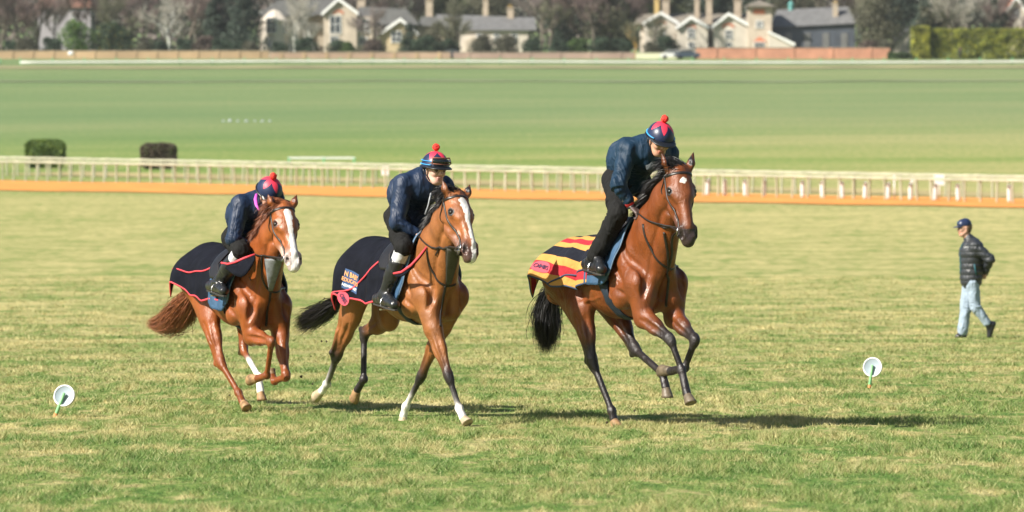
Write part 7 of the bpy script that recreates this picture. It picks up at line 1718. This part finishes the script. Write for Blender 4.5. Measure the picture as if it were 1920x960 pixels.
# small things by the walls
m = MB(); d = 790.; g = gpt(X_(133, d), d); m.ball((0, 0, 0), .42, n=8, sc=(1.1, .5, .9)); o = m.build('notice', M_WHITEP, None, True); 
o.location = np.array([g[0], g[1], Z_(100, d)]); tag(o, 'small round white notice on the tan wall at the left', 'notice')
def car(u, d, col, label, w=4.3, rz=0.0):
    g = gpt(X_(u, d), d); root = empty('parked_car', g, rz, label, 'car', 'cars parked by the walls'); m = MB(); prof = [(-2.1, .35), (-2.15, .8), (-1.5, .95), (-.9, 1.42), (.7, 1.45), (1.35, .98), (2.1, .85), (2.12, .35)]; m.prism(prof, -.85, .85); m.build('body', mat_plain('car_paint', col, .3, .05), root)
    gl = MB(); gl.prism([(-1.35, .97), (-.85, 1.36), (.65, 1.39), (1.2, .99)], -.87, .87); gl.build('window', M_GLASS, root)
    for x in (-1.35, 1.35):
        for y in (-.8, .8): wv = MB(); wv.lathe([(.32, -.1), (.34, 0), (.32, .1)], (x, y, .33), 14, M=np.array([[1, 0, 0], [0, 0, 1], [0, -1, 0]])); wh = wv.build('wheel', M_PEAK, root, True)
car(1288, 792, (.04, .06, .09), 'dark car with white bonnet lights parked at the left end of the brick wall'); car(848, 806, (.05, .06, .08), 'dark car parked left of the long cream house'); car(1262, 794, (.70, .70, .68), 'white car parked left of the dark one beside the brick wall')
def walker(u, d, label):
    g = gpt(X_(u, d), d); root = empty('person', g, 0, label, 'walker'); b = Body(); S = (.02, .022, .03); s = np.array((.5, .3, .22))
    b.cap((0, 0, .95), (0, 0, 1.38), .15, .19, .05, None, None, S); b.cap((0, 0, 1.45), (0, 0, 1.55), .06, .06, .03, None, None, s); b.cap((0, 0, 1.64), (.01, 0, 1.68), .10, .10, .02, None, None, s)
    for sg in (-1, 1): b.cap((0, sg * .09, .92), (sg * .10, sg * .09, .5), .09, .065, .03, None, None, S); b.cap((sg * .10, sg * .09, .5), (sg * .2, sg * .09, .06), .065, .05, .02, None, None, S); b.cap((sg * .2, sg * .09, .05), (sg * .2 + .14, sg * .09, .04), .05, .04, .02, None, None, S); b.cap((0, sg * .19, 1.4), (-sg * .1, sg * .25, 1.1), .06, .05, .02, None, None, S); b.cap((-sg * .1, sg * .25, 1.1), (-sg * .02, sg * .23, .85), .048, .04, .02, None, None, S)
    b.grid(.03); V, Fc = b.mesh(1); mesh_obj('body', V, Fc, M_SKIN, root, colors=b.colours(V, S, .02)); c = Body(); c.cap((0, 0, .75), (0, 0, 1.4), .22, .21, .05, .8, (0, 1, 0)); c.grid(.03); V, Fc = c.mesh(1); mesh_obj('coat', V, Fc, M_TROUS, root)
walker(1800, 765, 'small distant person in a black coat walking in front of the tall hedge')
# ------------------------------------------------------------------ thin sunlit haze over the heath
m = bpy.data.materials.new('haze_air'); m.use_nodes = True; N = m.node_tree.nodes; L = m.node_tree.links
for n in list(N):
    if n.type == 'BSDF_PRINCIPLED': N.remove(n)
pv = N.new('ShaderNodeVolumePrincipled'); pv.inputs['Color'].default_value = (.86, .90, .92, 1); pv.inputs['Density'].default_value = .00007; pv.inputs['Anisotropy'].default_value = .2
L.new(pv.outputs[0], N['Material Output'].inputs['Volume'])
h = MB(); h.box((0, 1900, 75), (2600, 4300, 170)); o = h.build('haze', m); tag(o, 'thin pale haze lying over the heath', 'haze', kind='stuff')
SC.cycles.volume_bounces = 0
